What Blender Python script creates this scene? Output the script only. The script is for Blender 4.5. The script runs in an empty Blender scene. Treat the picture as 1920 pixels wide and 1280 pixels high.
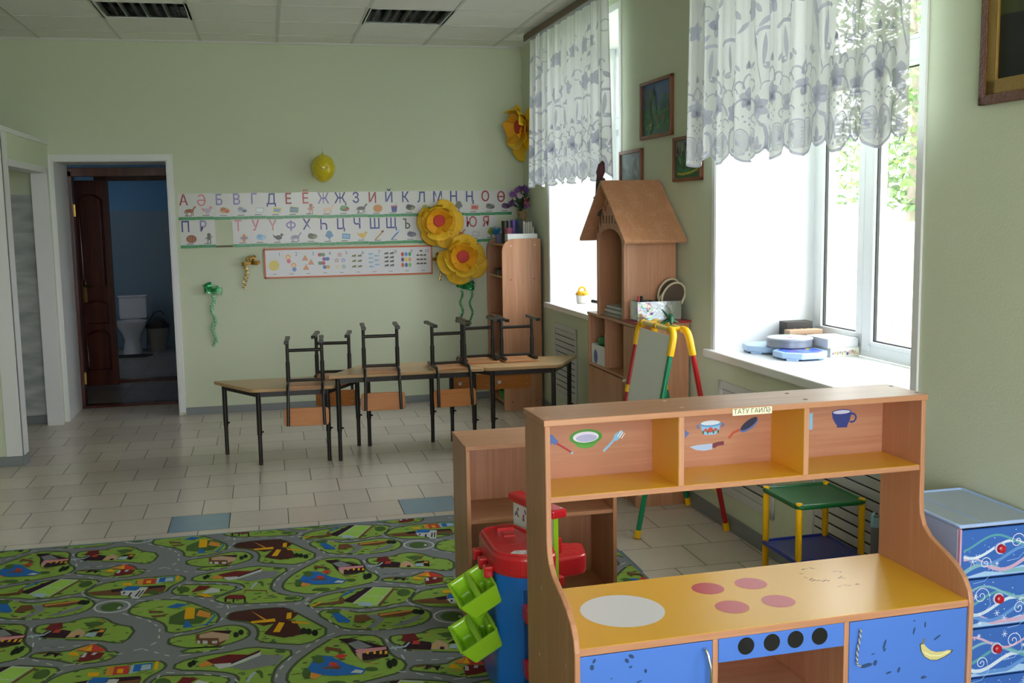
import bpy, bmesh, math, random
from mathutils import Vector, Matrix
R = math.radians
random.seed(7)
scn = bpy.context.scene
COL = scn.collection

# ------------------------------------------------------------------ camera, world, light, exposure
YAW, PITCH, ROLL, EYE = 0.22524742, 0.12182855, 0.01607509, 1.63
fw = Vector((math.sin(YAW)*math.cos(PITCH), math.cos(YAW)*math.cos(PITCH), -math.sin(PITCH)))
rt = Vector((math.cos(YAW), -math.sin(YAW), 0.0))
dn = fw.cross(rt)
r2 = rt*math.cos(ROLL)+dn*math.sin(ROLL)
d2 = -rt*math.sin(ROLL)+dn*math.cos(ROLL)
cam_d = bpy.data.cameras.new('camera')
cam = bpy.data.objects.new('camera', cam_d)
COL.objects.link(cam)
cam_d.sensor_width = 36.0
cam_d.lens = 36.0*1984.55/1920.0
cam_d.clip_start = 0.05
mw = Matrix.Identity(4)
for i in range(3):
    mw[i][0] = r2[i]; mw[i][1] = -d2[i]; mw[i][2] = -fw[i]
mw[2][3] = EYE
cam.matrix_world = mw
scn.camera = cam

world = bpy.data.worlds.new('overcast_sky')
scn.world = world
world.use_nodes = True
bg = world.node_tree.nodes['Background']
bg.inputs['Color'].default_value = (0.975, 0.965, 1.0, 1)
bg.inputs['Strength'].default_value = 11.0
scn.view_settings.view_transform = 'Standard'
scn.view_settings.look = 'None'
scn.view_settings.gamma = 1.0
scn.view_settings.use_curve_mapping = False
scn.view_settings.exposure = 0.0
scn.cycles.use_denoising = True
scn.cycles.max_bounces = 10
scn.cycles.diffuse_bounces = 6
scn.cycles.transparent_max_bounces = 24
scn.cycles.sample_clamp_indirect = 6.0
scn.cycles.caustics_reflective = False
scn.cycles.caustics_refractive = False

# the window wall runs at a slight angle: things on it are set out in its own frame
# (x into the wall, y along it away from the camera, z up)
TH = 0.0129
FR = {'world': Matrix.Identity(4),
      'wall': Matrix.Translation((2.3117, 0.001, 0)) @ Matrix.Rotation(TH, 4, 'Z'),
      'kitchen': Matrix.Translation((0.697, 2.671, 0)) @ Matrix.Rotation(R(2.1), 4, 'Z')}
WINS = [(3.38, 5.078), (6.53, 8.20), (0.10, 1.80), (-2.9, -1.2)]
SILL, HEAD = 0.905, 2.90
for i, (a, b) in enumerate(WINS):
    ld = bpy.data.lights.new('window_daylight', 'AREA')
    ld.shape = 'RECTANGLE'; ld.size = b-a; ld.size_y = HEAD-SILL
    ld.cycles.is_portal = True
    lo = bpy.data.objects.new('window_daylight', ld)
    COL.objects.link(lo)
    # a portal emits nothing: it only aims the sky's own light through the opening
    lo.matrix_world = FR['wall'] @ Matrix.Translation((0.70, (a+b)/2, (SILL+HEAD)/2)) @ Matrix(((0, 0, 1, 0), (1, 0, 0, 0), (0, 1, 0, 0), (0, 0, 0, 1)))

# unseen opening behind the camera, added to brighten the room
for a, b in ((-2.3, 2.1),):
    ld = bpy.data.lights.new('window_daylight', 'AREA'); ld.shape = 'RECTANGLE'; ld.size = b-a; ld.size_y = 2.6; ld.cycles.is_portal = True
    lo = bpy.data.objects.new('window_daylight', ld); COL.objects.link(lo)
    lo.location = ((a+b)/2, -3.80, 1.65); lo.rotation_euler = (math.pi/2, 0, math.pi)
# ------------------------------------------------------------------ materials
def lin(h):
    h = h.lstrip('#')
    out = []
    for i in (0, 2, 4):
        c = int(h[i:i+2], 16)/255
        out.append(c/12.92 if c <= 0.04045 else ((c+0.055)/1.055)**2.4)
    return (*out, 1)
MATS = {}
def mat(name, hexc, rough=0.5, metal=0.0, spec=0.5, bump=None, var=None, coat=0.0):
    """plain principled; bump=(scale,strength,distance); var=(scale,amount) mottles the colour"""
    if name in MATS: return MATS[name]
    m = bpy.data.materials.new(name); m.use_nodes = True
    nt = m.node_tree; b = nt.nodes['Principled BSDF']
    b.inputs['Base Color'].default_value = lin(hexc)
    b.inputs['Roughness'].default_value = rough
    b.inputs['Metallic'].default_value = metal
    b.inputs['Specular IOR Level'].default_value = spec
    b.inputs['Coat Weight'].default_value = coat
    if bump or var: tc = nt.nodes.new('ShaderNodeTexCoord')
    if bump:
        n = nt.nodes.new('ShaderNodeTexNoise'); n.inputs['Scale'].default_value = bump[0]; n.inputs['Detail'].default_value = 3
        bp = nt.nodes.new('ShaderNodeBump'); bp.inputs['Strength'].default_value = bump[1]; bp.inputs['Distance'].default_value = bump[2]
        nt.links.new(tc.outputs['Object'], n.inputs['Vector'])
        nt.links.new(n.outputs['Fac'], bp.inputs['Height']); nt.links.new(bp.outputs['Normal'], b.inputs['Normal'])
    if var:
        n = nt.nodes.new('ShaderNodeTexNoise'); n.inputs['Scale'].default_value = var[0]; n.inputs['Detail'].default_value = 4
        mx = nt.nodes.new('ShaderNodeMix'); mx.data_type = 'RGBA'
        c = lin(hexc)
        mx.inputs[6].default_value = tuple(v*(1-var[1]) for v in c[:3])+(1,)
        mx.inputs[7].default_value = tuple(min(1, v*(1+var[1])) for v in c[:3])+(1,)
        nt.links.new(tc.outputs['Object'], n.inputs['Vector'])
        nt.links.new(n.outputs['Fac'], mx.inputs[0]); nt.links.new(mx.outputs[2], b.inputs['Base Color'])
    MATS[name] = m
    return m
def wood(name, c1, c2, axis=2, rough=0.38, fine=60, longs=2.2):
    """laminate with a stretched grain along one axis"""
    if name in MATS: return MATS[name]
    m = bpy.data.materials.new(name); m.use_nodes = True
    nt = m.node_tree; b = nt.nodes['Principled BSDF']
    tc = nt.nodes.new('ShaderNodeTexCoord'); mp = nt.nodes.new('ShaderNodeMapping')
    s = [fine, fine, fine]; s[axis] = longs
    mp.inputs['Scale'].default_value = s
    n = nt.nodes.new('ShaderNodeTexNoise'); n.inputs['Scale'].default_value = 1.6; n.inputs['Detail'].default_value = 5
    n2 = nt.nodes.new('ShaderNodeTexNoise'); n2.inputs['Scale'].default_value = 0.22; n2.inputs['Detail'].default_value = 2
    ad = nt.nodes.new('ShaderNodeMath'); ad.operation = 'ADD'
    rp = nt.nodes.new('ShaderNodeValToRGB')
    rp.color_ramp.elements[0].position = 0.75; rp.color_ramp.elements[0].color = lin(c1)
    rp.color_ramp.elements[1].position = 1.25; rp.color_ramp.elements[1].color = lin(c2)
    rp.color_ramp.elements[1].position = 1.0
    hf = nt.nodes.new('ShaderNodeMath'); hf.operation = 'MULTIPLY'; hf.inputs[1].default_value = 0.8
    nt.links.new(tc.outputs['Object'], mp.inputs['Vector'])
    nt.links.new(mp.outputs['Vector'], n.inputs['Vector']); nt.links.new(mp.outputs['Vector'], n2.inputs['Vector'])
    nt.links.new(n.outputs['Fac'], ad.inputs[0]); nt.links.new(n2.outputs['Fac'], ad.inputs[1])
    nt.links.new(ad.outputs[0], hf.inputs[0]); nt.links.new(hf.outputs[0], rp.inputs['Fac'])
    nt.links.new(rp.outputs['Color'], b.inputs['Base Color'])
    b.inputs['Roughness'].default_value = rough
    MATS[name] = m
    return m
def see_through(name, hexc, clear, rough=0.5, fabric=0.0):
    """thin film or cloth that lets part of the light straight through"""
    if name in MATS: return MATS[name]
    m = bpy.data.materials.new(name); m.use_nodes = True
    nt = m.node_tree; b = nt.nodes['Principled BSDF']; out = nt.nodes['Material Output']
    b.inputs['Base Color'].default_value = lin(hexc); b.inputs['Roughness'].default_value = rough
    t = nt.nodes.new('ShaderNodeBsdfTransparent'); mx = nt.nodes.new('ShaderNodeMixShader')
    mx.inputs[0].default_value = clear
    if fabric:
        d = nt.nodes.new('ShaderNodeBsdfDiffuse'); d.inputs['Color'].default_value = lin(hexc)
        l = nt.nodes.new('ShaderNodeBsdfTranslucent'); l.inputs['Color'].default_value = lin(hexc)
        m2 = nt.nodes.new('ShaderNodeMixShader'); m2.inputs[0].default_value = fabric
        nt.links.new(d.outputs[0], m2.inputs[1]); nt.links.new(l.outputs[0], m2.inputs[2])
        nt.links.new(m2.outputs[0], mx.inputs[1])
    else:
        nt.links.new(b.outputs[0], mx.inputs[1])
    nt.links.new(t.outputs[0], mx.inputs[2]); nt.links.new(mx.outputs[0], out.inputs['Surface'])
    MATS[name] = m
    return m
def glass():
    if 'window_glass' in MATS: return MATS['window_glass']
    m = bpy.data.materials.new('window_glass'); m.use_nodes = True
    nt = m.node_tree; out = nt.nodes['Material Output']
    t = nt.nodes.new('ShaderNodeBsdfTransparent'); t.inputs['Color'].default_value = (0.95, 0.97, 0.96, 1)
    g = nt.nodes.new('ShaderNodeBsdfGlossy'); g.inputs['Roughness'].default_value = 0.02
    f = nt.nodes.new('ShaderNodeFresnel'); f.inputs['IOR'].default_value = 1.45
    mx = nt.nodes.new('ShaderNodeMixShader')
    ge = nt.nodes.new('ShaderNodeNewGeometry'); sb = nt.nodes.new('ShaderNodeMath'); sb.operation = 'SUBTRACT'; sb.inputs[0].default_value = 1.0
    mu = nt.nodes.new('ShaderNodeMath'); mu.operation = 'MULTIPLY'
    nt.links.new(ge.outputs['Backfacing'], sb.inputs[1]); nt.links.new(sb.outputs[0], mu.inputs[0]); nt.links.new(f.outputs[0], mu.inputs[1])
    nt.links.new(mu.outputs[0], mx.inputs[0]); nt.links.new(t.outputs[0], mx.inputs[1]); nt.links.new(g.outputs[0], mx.inputs[2])
    nt.links.new(mx.outputs[0], out.inputs['Surface'])
    MATS['window_glass'] = m
    return m
def c(hexc, rough=0.5):
    return mat('paint_'+hexc.lstrip('#')+('' if rough == 0.5 else '_%d' % (rough*100)), hexc, rough)

WALLG = mat('green_wallpaper', '#ced6c0', 0.75, spec=0.3, bump=(90, 0.25, 0.004))
WHITE = mat('white_plastic_trim', '#dfe1e4', 0.35)
CEIL = mat('ceiling_tile', '#ececeb', 0.9, bump=(240, 0.2, 0.002))
TBAR = mat('ceiling_bar', '#cfd0ce', 0.5)
BASE = mat('grey_skirting', '#7f858a', 0.5)
BEECH = wood('beech_laminate', '#b5805e', '#c49171', 2)
BEECHX = wood('beech_laminate_flat', '#b5805e', '#c49171', 0)
BEECHY = wood('beech_laminate_deep', '#b5805e', '#c49171', 1)
BEECHD = wood('beech_board_back', '#ac785c', '#b7866a', 0, fine=45)
TABLETOP = wood('light_beech_top', '#b8956a', '#c9a87c', 0, 0.3)
PLY = wood('varnished_plywood', '#bd7230', '#cc8440', 0, 0.45, 40)
PLYD = wood('dark_plywood', '#8a4a24', '#9c5a30', 0, 0.35, 40)
BLACKM = mat('black_painted_metal', '#1d1918', 0.35)
DOORW = wood('mahogany_door', '#42180f', '#5a2415', 2, 0.25)
CHROME = mat('chrome', '#d8d8d8', 0.15, 1.0)
BRASS = mat('brass', '#c09a50', 0.22, 1.0)
YELB = mat('yellow_laminate', '#e8b030', 0.32)
BLUED = mat('blue_laminate', '#4a78d0', 0.35)

# ------------------------------------------------------------------ geometry helpers
ORG = {}
FRAME_OF = {}
class MB:
    def __init__(s): s.v = []; s.f = []; s.m = []; s.ms = []
    def mi(s, m):
        if m not in s.ms: s.ms.append(m)
        return s.ms.index(m)
    def add(s, vs, fs, m):
        o = len(s.v); k = s.mi(m)
        s.v += [tuple(v) for v in vs]
        for f in fs: s.f.append(tuple(i+o for i in f)); s.m.append(k)
        return s
    def box(s, x0, x1, y0, y1, z0, z1, m):
        x0, x1 = min(x0, x1), max(x0, x1); y0, y1 = min(y0, y1), max(y0, y1); z0, z1 = min(z0, z1), max(z0, z1)
        return s.add([(x0, y0, z0), (x1, y0, z0), (x1, y1, z0), (x0, y1, z0), (x0, y0, z1), (x1, y0, z1), (x1, y1, z1), (x0, y1, z1)],
              [(0, 3, 2, 1), (4, 5, 6, 7), (0, 1, 5, 4), (1, 2, 6, 5), (2, 3, 7, 6), (3, 0, 4, 7)], m)
    def obox(s, ctr, u, v, w, m):
        ctr, u, v, w = map(Vector, (ctr, u, v, w)); P = []
        for k in (-1, 1):
            for a, b in ((-1, -1), (1, -1), (1, 1), (-1, 1)): P.append(ctr+u*a+v*b+w*k)
        return s.add(P, [(0, 3, 2, 1), (4, 5, 6, 7), (0, 1, 5, 4), (1, 2, 6, 5), (2, 3, 7, 6), (3, 0, 4, 7)], m)
    def tube(s, pts, r, m, n=10, closed=False, caps=True):
        pts = [Vector(p) for p in pts]; N = len(pts)
        rs = r if isinstance(r, (list, tuple)) else [r]*N
        up = None; P = []
        for i, p in enumerate(pts):
            if closed: t = pts[(i+1) % N]-pts[i-1]
            else: t = pts[min(i+1, N-1)]-pts[max(i-1, 0)]
            t.normalize()
            if up is None: up = Vector((0, 0, 1)) if abs(t.z) < 0.9 else Vector((1, 0, 0))
            a = t.cross(up)
            if a.length < 1e-6: a = t.orthogonal()
            a.normalize(); b = a.cross(t); up = b
            for k in range(n):
                q = 2*math.pi*k/n
                P.append(p+a*math.cos(q)*rs[i]+b*math.sin(q)*rs[i])
        F = []
        for i in range(N if closed else N-1):
            j = (i+1) % N
            for k in range(n): F.append((i*n+k, i*n+(k+1) % n, j*n+(k+1) % n, j*n+k))
        if caps and not closed:
            F.append(tuple(range(n-1, -1, -1))); F.append(tuple((N-1)*n+k for k in range(n)))
        return s.add(P, F, m)
    def lathe(s, prof, ctr, m, n=24, mx=None):
        ctr = Vector(ctr); P = []
        for r, z in prof:
            for k in range(n):
                q = 2*math.pi*k/n; v = Vector((r*math.cos(q), r*math.sin(q), z))
                P.append(ctr+(mx @ v if mx else v))
        F = []
        for i in range(len(prof)-1):
            for k in range(n): F.append((i*n+k, i*n+(k+1) % n, (i+1)*n+(k+1) % n, (i+1)*n+k))
        if prof[0][0] > 1e-5: F.append(tuple(range(n-1, -1, -1)))
        if prof[-1][0] > 1e-5: F.append(tuple((len(prof)-1)*n+k for k in range(n)))
        return s.add(P, F, m)
    def ell(s, ctr, rad, m, nu=16, nv=10, mx=None):
        prof = [(max(1e-6, math.sin(math.pi*i/nv)), -math.cos(math.pi*i/nv)) for i in range(nv+1)]
        S = Matrix.Diagonal(Vector(rad))
        return s.lathe(prof, ctr, m, nu, (mx @ S) if mx else S)
    def prism(s, poly, o, U, V, depth, m):
        o, U, V = Vector(o), Vector(U), Vector(V); N = U.cross(V)*depth; n = len(poly)
        P = [o+U*a+V*b for a, b in poly]+[o+U*a+V*b+N for a, b in poly]
        F = [tuple(range(n-1, -1, -1)), tuple(range(n, 2*n))]+[(i, (i+1) % n, n+(i+1) % n, n+i) for i in range(n)]
        return s.add(P, F, m)
    def build(s, name, parent=None, base=(0, 0, 0), frame='world', smooth=0, bevel=0, recalc=True, seg=2):
        me = bpy.data.meshes.new(name)
        off = ORG[parent] if parent else Vector(base)
        me.from_pydata([(x-off.x, y-off.y, z-off.z) for x, y, z in s.v], [], s.f)
        for m in s.ms: me.materials.append(m)
        me.polygons.foreach_set('material_index', s.m)
        if recalc:
            b = bmesh.new(); b.from_mesh(me)
            bmesh.ops.recalc_face_normals(b, faces=b.faces); b.to_mesh(me); b.free()
        if smooth:
            me.polygons.foreach_set('use_smooth', [True]*len(me.polygons))
            me.set_sharp_from_angle(angle=R(smooth))
        me.update()
        o = bpy.data.objects.new(name, me); COL.objects.link(o)
        ORG[o] = off.copy() if parent else Vector(base)
        if parent:
            o.parent = parent
        else:
            M = FR[frame] @ Matrix.Translation(Vector(base))
            o.location = M.to_translation(); o.rotation_euler = M.to_euler()
        if bevel:
            bm_ = o.modifiers.new('soft_edges', 'BEVEL'); bm_.width = bevel; bm_.segments = seg
            bm_.limit_method = 'ANGLE'; bm_.angle_limit = R(40)
        return o
def tag(o, label, cat, group=None):
    o['label'] = label; o['category'] = cat
    if group: o['group'] = group
    return o
def thing(name, label, cat, base=(0, 0, 0), frame='world', group=None):
    o = bpy.data.objects.new(name, None); COL.objects.link(o)
    o.empty_display_size = 0.05
    M = FR[frame] @ Matrix.Translation(Vector(base))
    o.location = M.to_translation(); o.rotation_euler = M.to_euler()
    ORG[o] = Vector(base)
    return tag(o, label, cat, group)
def struct(o):
    o['kind'] = 'structure'
    return o
def dup(root, label=None):
    r = root.copy(); COL.objects.link(r); ORG[r] = ORG[root]
    if label: r['label'] = label
    for ch in list(root.children):
        k = ch.copy(); COL.objects.link(k); k.parent = r
        for g in ch.children:
            d = g.copy(); COL.objects.link(d); d.parent = k
    return r
class Flat:
    """print, paint or stickers lying on a plane: o + U*u + V*v, raised along the normal by tiny layers"""
    def __init__(s, mb, o, U, V, eps=0.0002):
        s.mb = mb; s.o = Vector(o); s.U = Vector(U).normalized(); s.V = Vector(V).normalized(); s.N = s.U.cross(s.V); s.e = eps; s.k = 1
    def pt(s, u, v, k): return s.o+s.U*u+s.V*v+s.N*(s.e*k)
    def poly(s, pts, m, k=None):
        if k is None: s.k += 1; k = s.k
        s.mb.add([s.pt(u, v, k) for u, v in pts], [tuple(range(len(pts)))], m); return s
    def rect(s, u0, u1, v0, v1, m, k=None): return s.poly([(u0, v0), (u1, v0), (u1, v1), (u0, v1)], m, k)
    def disc(s, u, v, ru, rv, m, n=20, rot=0, k=None, a0=0, a1=360):
        P = []
        for i in range(n if a1-a0 >= 360 else n+1):
            a = R(a0+(a1-a0)*i/n); x, y = ru*math.cos(a), rv*math.sin(a)
            P.append((u+x*math.cos(rot)-y*math.sin(rot), v+x*math.sin(rot)+y*math.cos(rot)))
        return s.poly(P, m, k)
    def line(s, pts, w, m, k=None):
        if k is None: s.k += 1; k = s.k
        pts = [Vector(p) for p in pts]; n = len(pts); L = []; Q = []
        for i, p in enumerate(pts):
            t = pts[min(i+1, n-1)]-pts[max(i-1, 0)]
            if t.length < 1e-9: t = Vector((1, 0))
            t.normalize(); nn = Vector((-t.y, t.x))*(w/2)
            L.append(p+nn); Q.append(p-nn)
        P = [s.pt(a.x, a.y, k) for a in L]+[s.pt(a.x, a.y, k) for a in Q]
        s.mb.add(P, [(i, i+1, n+i+1, n+i) for i in range(n-1)], m); return s
    def ring(s, u, v, ru, rv, w, m, n=24, a0=0, a1=360, k=None):
        return s.line([(u+ru*math.cos(R(a0+(a1-a0)*i/n)), v+rv*math.sin(R(a0+(a1-a0)*i/n))) for i in range(n+1)], w, m, k)
    def star(s, u, v, r, m, n=5, inner=0.42, rot=90, k=None):
        return s.poly([(u+r*(1 if i % 2 == 0 else inner)*math.cos(R(rot+180*i/n)), v+r*(1 if i % 2 == 0 else inner)*math.sin(R(rot+180*i/n))) for i in range(2*n)], m, k)
    def text(s, txt, u, v, size, m, align='CENTER', wide=1.0, bold=0.0, k=None):
        cu = bpy.data.curves.new('lettering', 'FONT'); cu.body = txt; cu.size = 1.0; cu.align_x = align; cu.align_y = 'CENTER'
        cu.resolution_u = 3; cu.offset = bold
        ob = bpy.data.objects.new('lettering', cu); COL.objects.link(ob)
        dg = bpy.context.evaluated_depsgraph_get(); dg.update()
        me = bpy.data.meshes.new_from_object(ob.evaluated_get(dg))
        if k is None: s.k += 1; k = s.k
        vs = [s.pt(u+p.co.x*size*wide, v+p.co.y*size, k) for p in me.vertices]
        s.mb.add(vs, [tuple(p.vertices) for p in me.polygons], m)
        bpy.data.objects.remove(ob); bpy.data.curves.remove(cu); bpy.data.meshes.remove(me)
        return s
X3, Y3, Z3 = (1, 0, 0), (0, 1, 0), (0, 0, 1)
def rrect(u0, u1, v0, v1, r, n=4):
    P = []
    for cu, cv, a in ((u1-r, v0+r, -90), (u1-r, v1-r, 0), (u0+r, v1-r, 90), (u0+r, v0+r, 180)):
        for i in range(n+1): q = R(a+90*i/n); P.append((cu+r*math.cos(q), cv+r*math.sin(q)))
    return P

# ================================================================== THE ROOM
DY = 9.05      # back wall
CZ = 3.03      # ceiling
# floor: running bond of tiles set 4 mm apart on the screed
GROUT = mat('tile_grout', '#55524a', 0.9)
TILES = [mat('floor_tile_%s' % 'abc'[i], h, 0.24, spec=0.5, var=(14, 0.05)) for i, h in enumerate(('#cbc0b8', '#cfc4bb', '#c7bcb4'))]
TBLUE = mat('blue_floor_tile', '#7f97ac', 0.24, var=(14, 0.05))
fl = MB()
fl.box(-4.6, 2.9, -3.6, DY+0.6, -0.08, -0.0025, GROUT)
TW, TD = 0.310, 0.3045
BLUES = {(0, 0), (4, 0), (2, -4), (-2, -4), (6, -4), (0, -8), (4, -8)}
for j in range(-31, 14):
    y0 = 5.618+j*TD
    sh = 0.155 if j % 2 else 0.0
    for i in range(-14, 11):
        x0 = -0.569+i*TW+sh
        a, b = max(x0+0.002, -4.55), min(x0+TW-0.002, 2.32)
        p, q = y0+0.002, min(y0+TD-0.002, DY+0.58)
        if b-a < 0.01 or q-p < 0.01 or y0 < -3.6: continue
        if y0 > DY and (b < -1.7 or a > -0.7): continue
        m = TBLUE if (i, j) in BLUES else random.choice(TILES)
        fl.add([(a, p, 0), (b, p, 0), (b, q, 0), (a, q, 0)], [(0, 1, 2, 3)], m)
struct(fl.build('floor', recalc=False))
hall = MB()
HT = mat('hall_floor_tile', '#8d8b86', 0.3, var=(10, 0.06))
hall.box(-3.2, -0.05, DY+0.6, 14.0, -0.08, -0.0025, GROUT)
for j in range(14):
    for i in range(10):
        hall.box(-3.2+i*0.31+0.002, -3.2+(i+1)*0.31-0.002, DY+0.6+j*0.31+0.002, DY+0.6+(j+1)*0.31-0.002, -0.0024, 0, HT)
struct(hall.build('floor_hall', recalc=False))

# ceiling: tiles and bars on a 600 mm grid, with openings where the light fittings sit
FIX = [(-1.049, 7.49), (0.751, 7.49)]
ce = MB()
ce.box(-4.6, 2.9, -3.6, DY+0.6, CZ+0.14, CZ+0.2, CEIL)
for i in range(-8, 5):
    for j in range(-20, 4):
        x0, y0 = 0.151+i*0.6, 7.49+j*0.605
        if any(abs(x0-a) < 0.05 and abs(y0-b) < 0.05 for a, b in FIX): continue
        x1, y1 = min(x0+0.597, 2.33), min(y0+0.602, DY)
        x0 = max(x0, -4.55)
        if x1 > x0 and y1 > y0: ce.box(x0, x1, max(y0, -3.55), y1, CZ, CZ+0.015, CEIL)
struct(ce.build('ceiling'))
tb = MB()
for i in range(-7, 5): tb.box(0.151+i*0.6-0.013, 0.151+i*0.6+0.010, -3.55, DY, CZ-0.004, CZ+0.001, TBAR)
for j in range(-18, 4): tb.box(-4.55, 2.3, 7.49+j*0.605-0.007, 7.49+j*0.605+0.004, CZ-0.003, CZ+0.001, TBAR)
tb.box(-4.55, 2.26, DY-0.018, DY, CZ-0.016, CZ+0.001, TBAR)
struct(tb.build('trim_1'))

# back wall with the doorway
wb = MB()
DX0, DX1, DZ = -1.625, -0.755, 2.09
wb.box(-4.6, DX0, DY, DY+0.58, 0, CZ+0.15, WALLG)
wb.box(DX1, 2.95, DY, DY+0.58, 0, CZ+0.15, WALLG)
wb.box(DX0, DX1, DY, DY+0.58, DZ, CZ+0.15, WALLG)
struct(wb.build('wall_back'))
# right wall, pierced by the windows
wr = MB()
WT = 0.66
ys = [-3.7]
for a, b in sorted(WINS): ys += [a, b]
ys.append(DY+0.3)
for k in range(0, len(ys), 2): wr.box(0, WT, ys[k], ys[k+1], -0.1, CZ+0.12, WALLG)
for a, b in WINS:
    wr.box(0, WT, a, b, -0.1, SILL-0.045, WALLG); wr.box(0, WT, a, b, HEAD, CZ+0.12, WALLG)
struct(wr.build('wall_right', frame='wall'))
wl = MB(); wl.box(-4.7, -4.55, -3.6, DY+0.3, 0, CZ+0.15, WALLG); struct(wl.build('wall_left'))
wf = MB()
wf.box(-4.7, -0.35, -0.75, -0.60, 0, CZ+0.15, WALLG)      # unseen length of wall, added to shade the left of the view
for a, b in ((-4.7, -2.3), (2.1, 2.95)): wf.box(a, b, -3.75, -3.55, 0, CZ+0.15, WALLG)
for a, b in ((-2.3, 2.1),): wf.box(a, b, -3.75, -3.55, 0, 0.35, WALLG); wf.box(a, b, -3.75, -3.55, 2.95, CZ+0.15, WALLG)  # large opening made up to let in frontal daylight
struct(wf.build('wall_front'))

# low partition at the left with a doorway in its side
pt = MB()
PX = -1.65; PH = 2.205
pt.box(-4.55, PX, 7.50, 7.60, 0, PH, WALLG)
pt.box(PX-0.10, PX, 7.60, 7.62, 0, PH, WALLG)
pt.box(PX-0.10, PX, 7.62, 8.93, 2.03, PH, WALLG)
pt.box(PX-0.10, PX, 8.93, DY-0.002, 0, PH, WALLG)
struct(pt.build('wall_partition'))
tr = MB()
tr.box(-4.55, PX+0.012, 7.488, 7.612, PH, PH+0.035, WHITE)
tr.box(PX-0.11, PX+0.012, 7.612, DY-0.002, PH, PH+0.035, WHITE)
tr.box(PX-0.10, PX+0.010, 7.490, 7.5, 0.005, PH, WHITE)          # corner guard, two faces
tr.box(PX, PX+0.010, 7.490, 7.64, 0.005, PH, WHITE)
tr.box(PX-0.11, PX+0.010, 7.62, 8.93, 1.985, 2.03, WHITE)
tr.box(PX-0.11, PX+0.010, 8.90, 8.94, 0.0, 2.03, WHITE)
struct(tr.build('trim_2', bevel=0.003))
# tiled wall of the side room, seen through the partition's doorway
tw = MB()
MARB = bpy.data.materials.new('marbled_wall_tile'); MARB.use_nodes = True
_n = MARB.node_tree; _b = _n.nodes['Principled BSDF']; _b.inputs['Roughness'].default_value = 0.18
_t = _n.nodes.new('ShaderNodeTexCoord'); _m = _n.nodes.new('ShaderNodeMapping'); _m.inputs['Rotation'].default_value = (0, R(38), 0); _m.inputs['Scale'].default_value = (3, 3, 11)
_x = _n.nodes.new('ShaderNodeTexNoise'); _x.inputs['Scale'].default_value = 1.3; _x.inputs['Detail'].default_value = 4
_r = _n.nodes.new('ShaderNodeValToRGB'); _r.color_ramp.elements[0].position = 0.35; _r.color_ramp.elements[0].color = lin('#a3aaae'); _r.color_ramp.elements[1].position = 0.65; _r.color_ramp.elements[1].color = lin('#c9cdcf')
_n.links.new(_t.outputs['Object'], _m.inputs['Vector']); _n.links.new(_m.outputs['Vector'], _x.inputs['Vector']); _n.links.new(_x.outputs['Fac'], _r.inputs['Fac']); _n.links.new(_r.outputs['Color'], _b.inputs['Base Color'])
GR2 = mat('white_grout', '#d5d8d8', 0.8)
tw.box(-3.2, PX-0.105, DY-0.008, DY-0.001, 0, 1.824, GR2)
for i in range(8):
    for j in range(6):
        x1 = PX-0.108-0.0-i*0.2; z0 = -0.02+j*0.308
        tw.box(x1-0.198+ -0.0, x1, DY-0.012, DY-0.007, max(0, z0), z0+0.306, MARB)
struct(tw.build('wall_tiled'))
# skirting
sk = MB()
sk.box(DX1+0.045, 2.21, DY-0.014, DY, 0, 0.06, BASE)
sk.box(-4.55, PX, 7.486, 7.5, 0, 0.065, BASE)
sk.box(PX, PX+0.02, 7.486, 7.62, 0, 0.065, BASE)
sk.box(-3.2, PX-0.03, DY-0.03, DY-0.012, 0, 0.065, BASE)
struct(sk.build('baseboard_back', bevel=0.003))
sr = MB(); sr.box(-0.016, 0, -3.5, DY-0.02, 0, 0.075, BASE); struct(sr.build('baseboard_right', frame='wall', bevel=0.003))

# doorway in the back wall: white lined reveal, dark wooden frame, the hall and washroom beyond
dw = MB()
dw.box(DX0-0.055, DX0, DY-0.012, DY+0.0, 0, DZ+0.045, WHITE)
dw.box(DX1, DX1+0.042, DY-0.012, DY+0.0, 0.02, DZ+0.045, WHITE)
dw.box(DX0, DX1, DY-0.012, DY+0.0, DZ, DZ+0.045, WHITE)
dw.box(DX0, DX0+0.012, DY-0.010, DY+0.58, 0, DZ, WHITE)
dw.box(DX1-0.012, DX1, DY-0.010, DY+0.58, 0, DZ, WHITE)
dw.box(DX0, DX1, DY-0.010, DY+0.58, DZ-0.012, DZ, WHITE)
struct(dw.build('trim_3', bevel=0.002))
d1 = MB()
FY = DY+0.585
d1.box(-1.66, -1.585, FY, FY+0.10, 0, 2.03, DOORW); d1.box(-0.80, -0.70, FY, FY+0.10, 0, 2.03, DOORW)
d1.box(-1.66, -0.70, FY, FY+0.10, 1.985, 2.06, DOORW); d1.box(-1.66, -0.70, FY-0.01, FY+0.10, 0, 0.022, DOORW)
door1 = struct(d1.build('door_1', bevel=0.003))
for z in (1.70, 0.26):
    hg = MB(); hg.box(-1.585, -1.579, FY+0.02, FY+0.085, z-0.05, z+0.05, BRASS); hg.tube([(-1.574, FY+0.012, z-0.05), (-1.574, FY+0.012, z+0.05)], 0.008, BRASS)
    hg.build('hinge', door1, smooth=40)
HB = mat('hall_blue_paint', '#5688b0', 0.6); HTL = mat('hall_wall_tile', '#6f8696', 0.2, var=(3, 0.06))
HY = 10.95
hw = MB()
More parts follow.
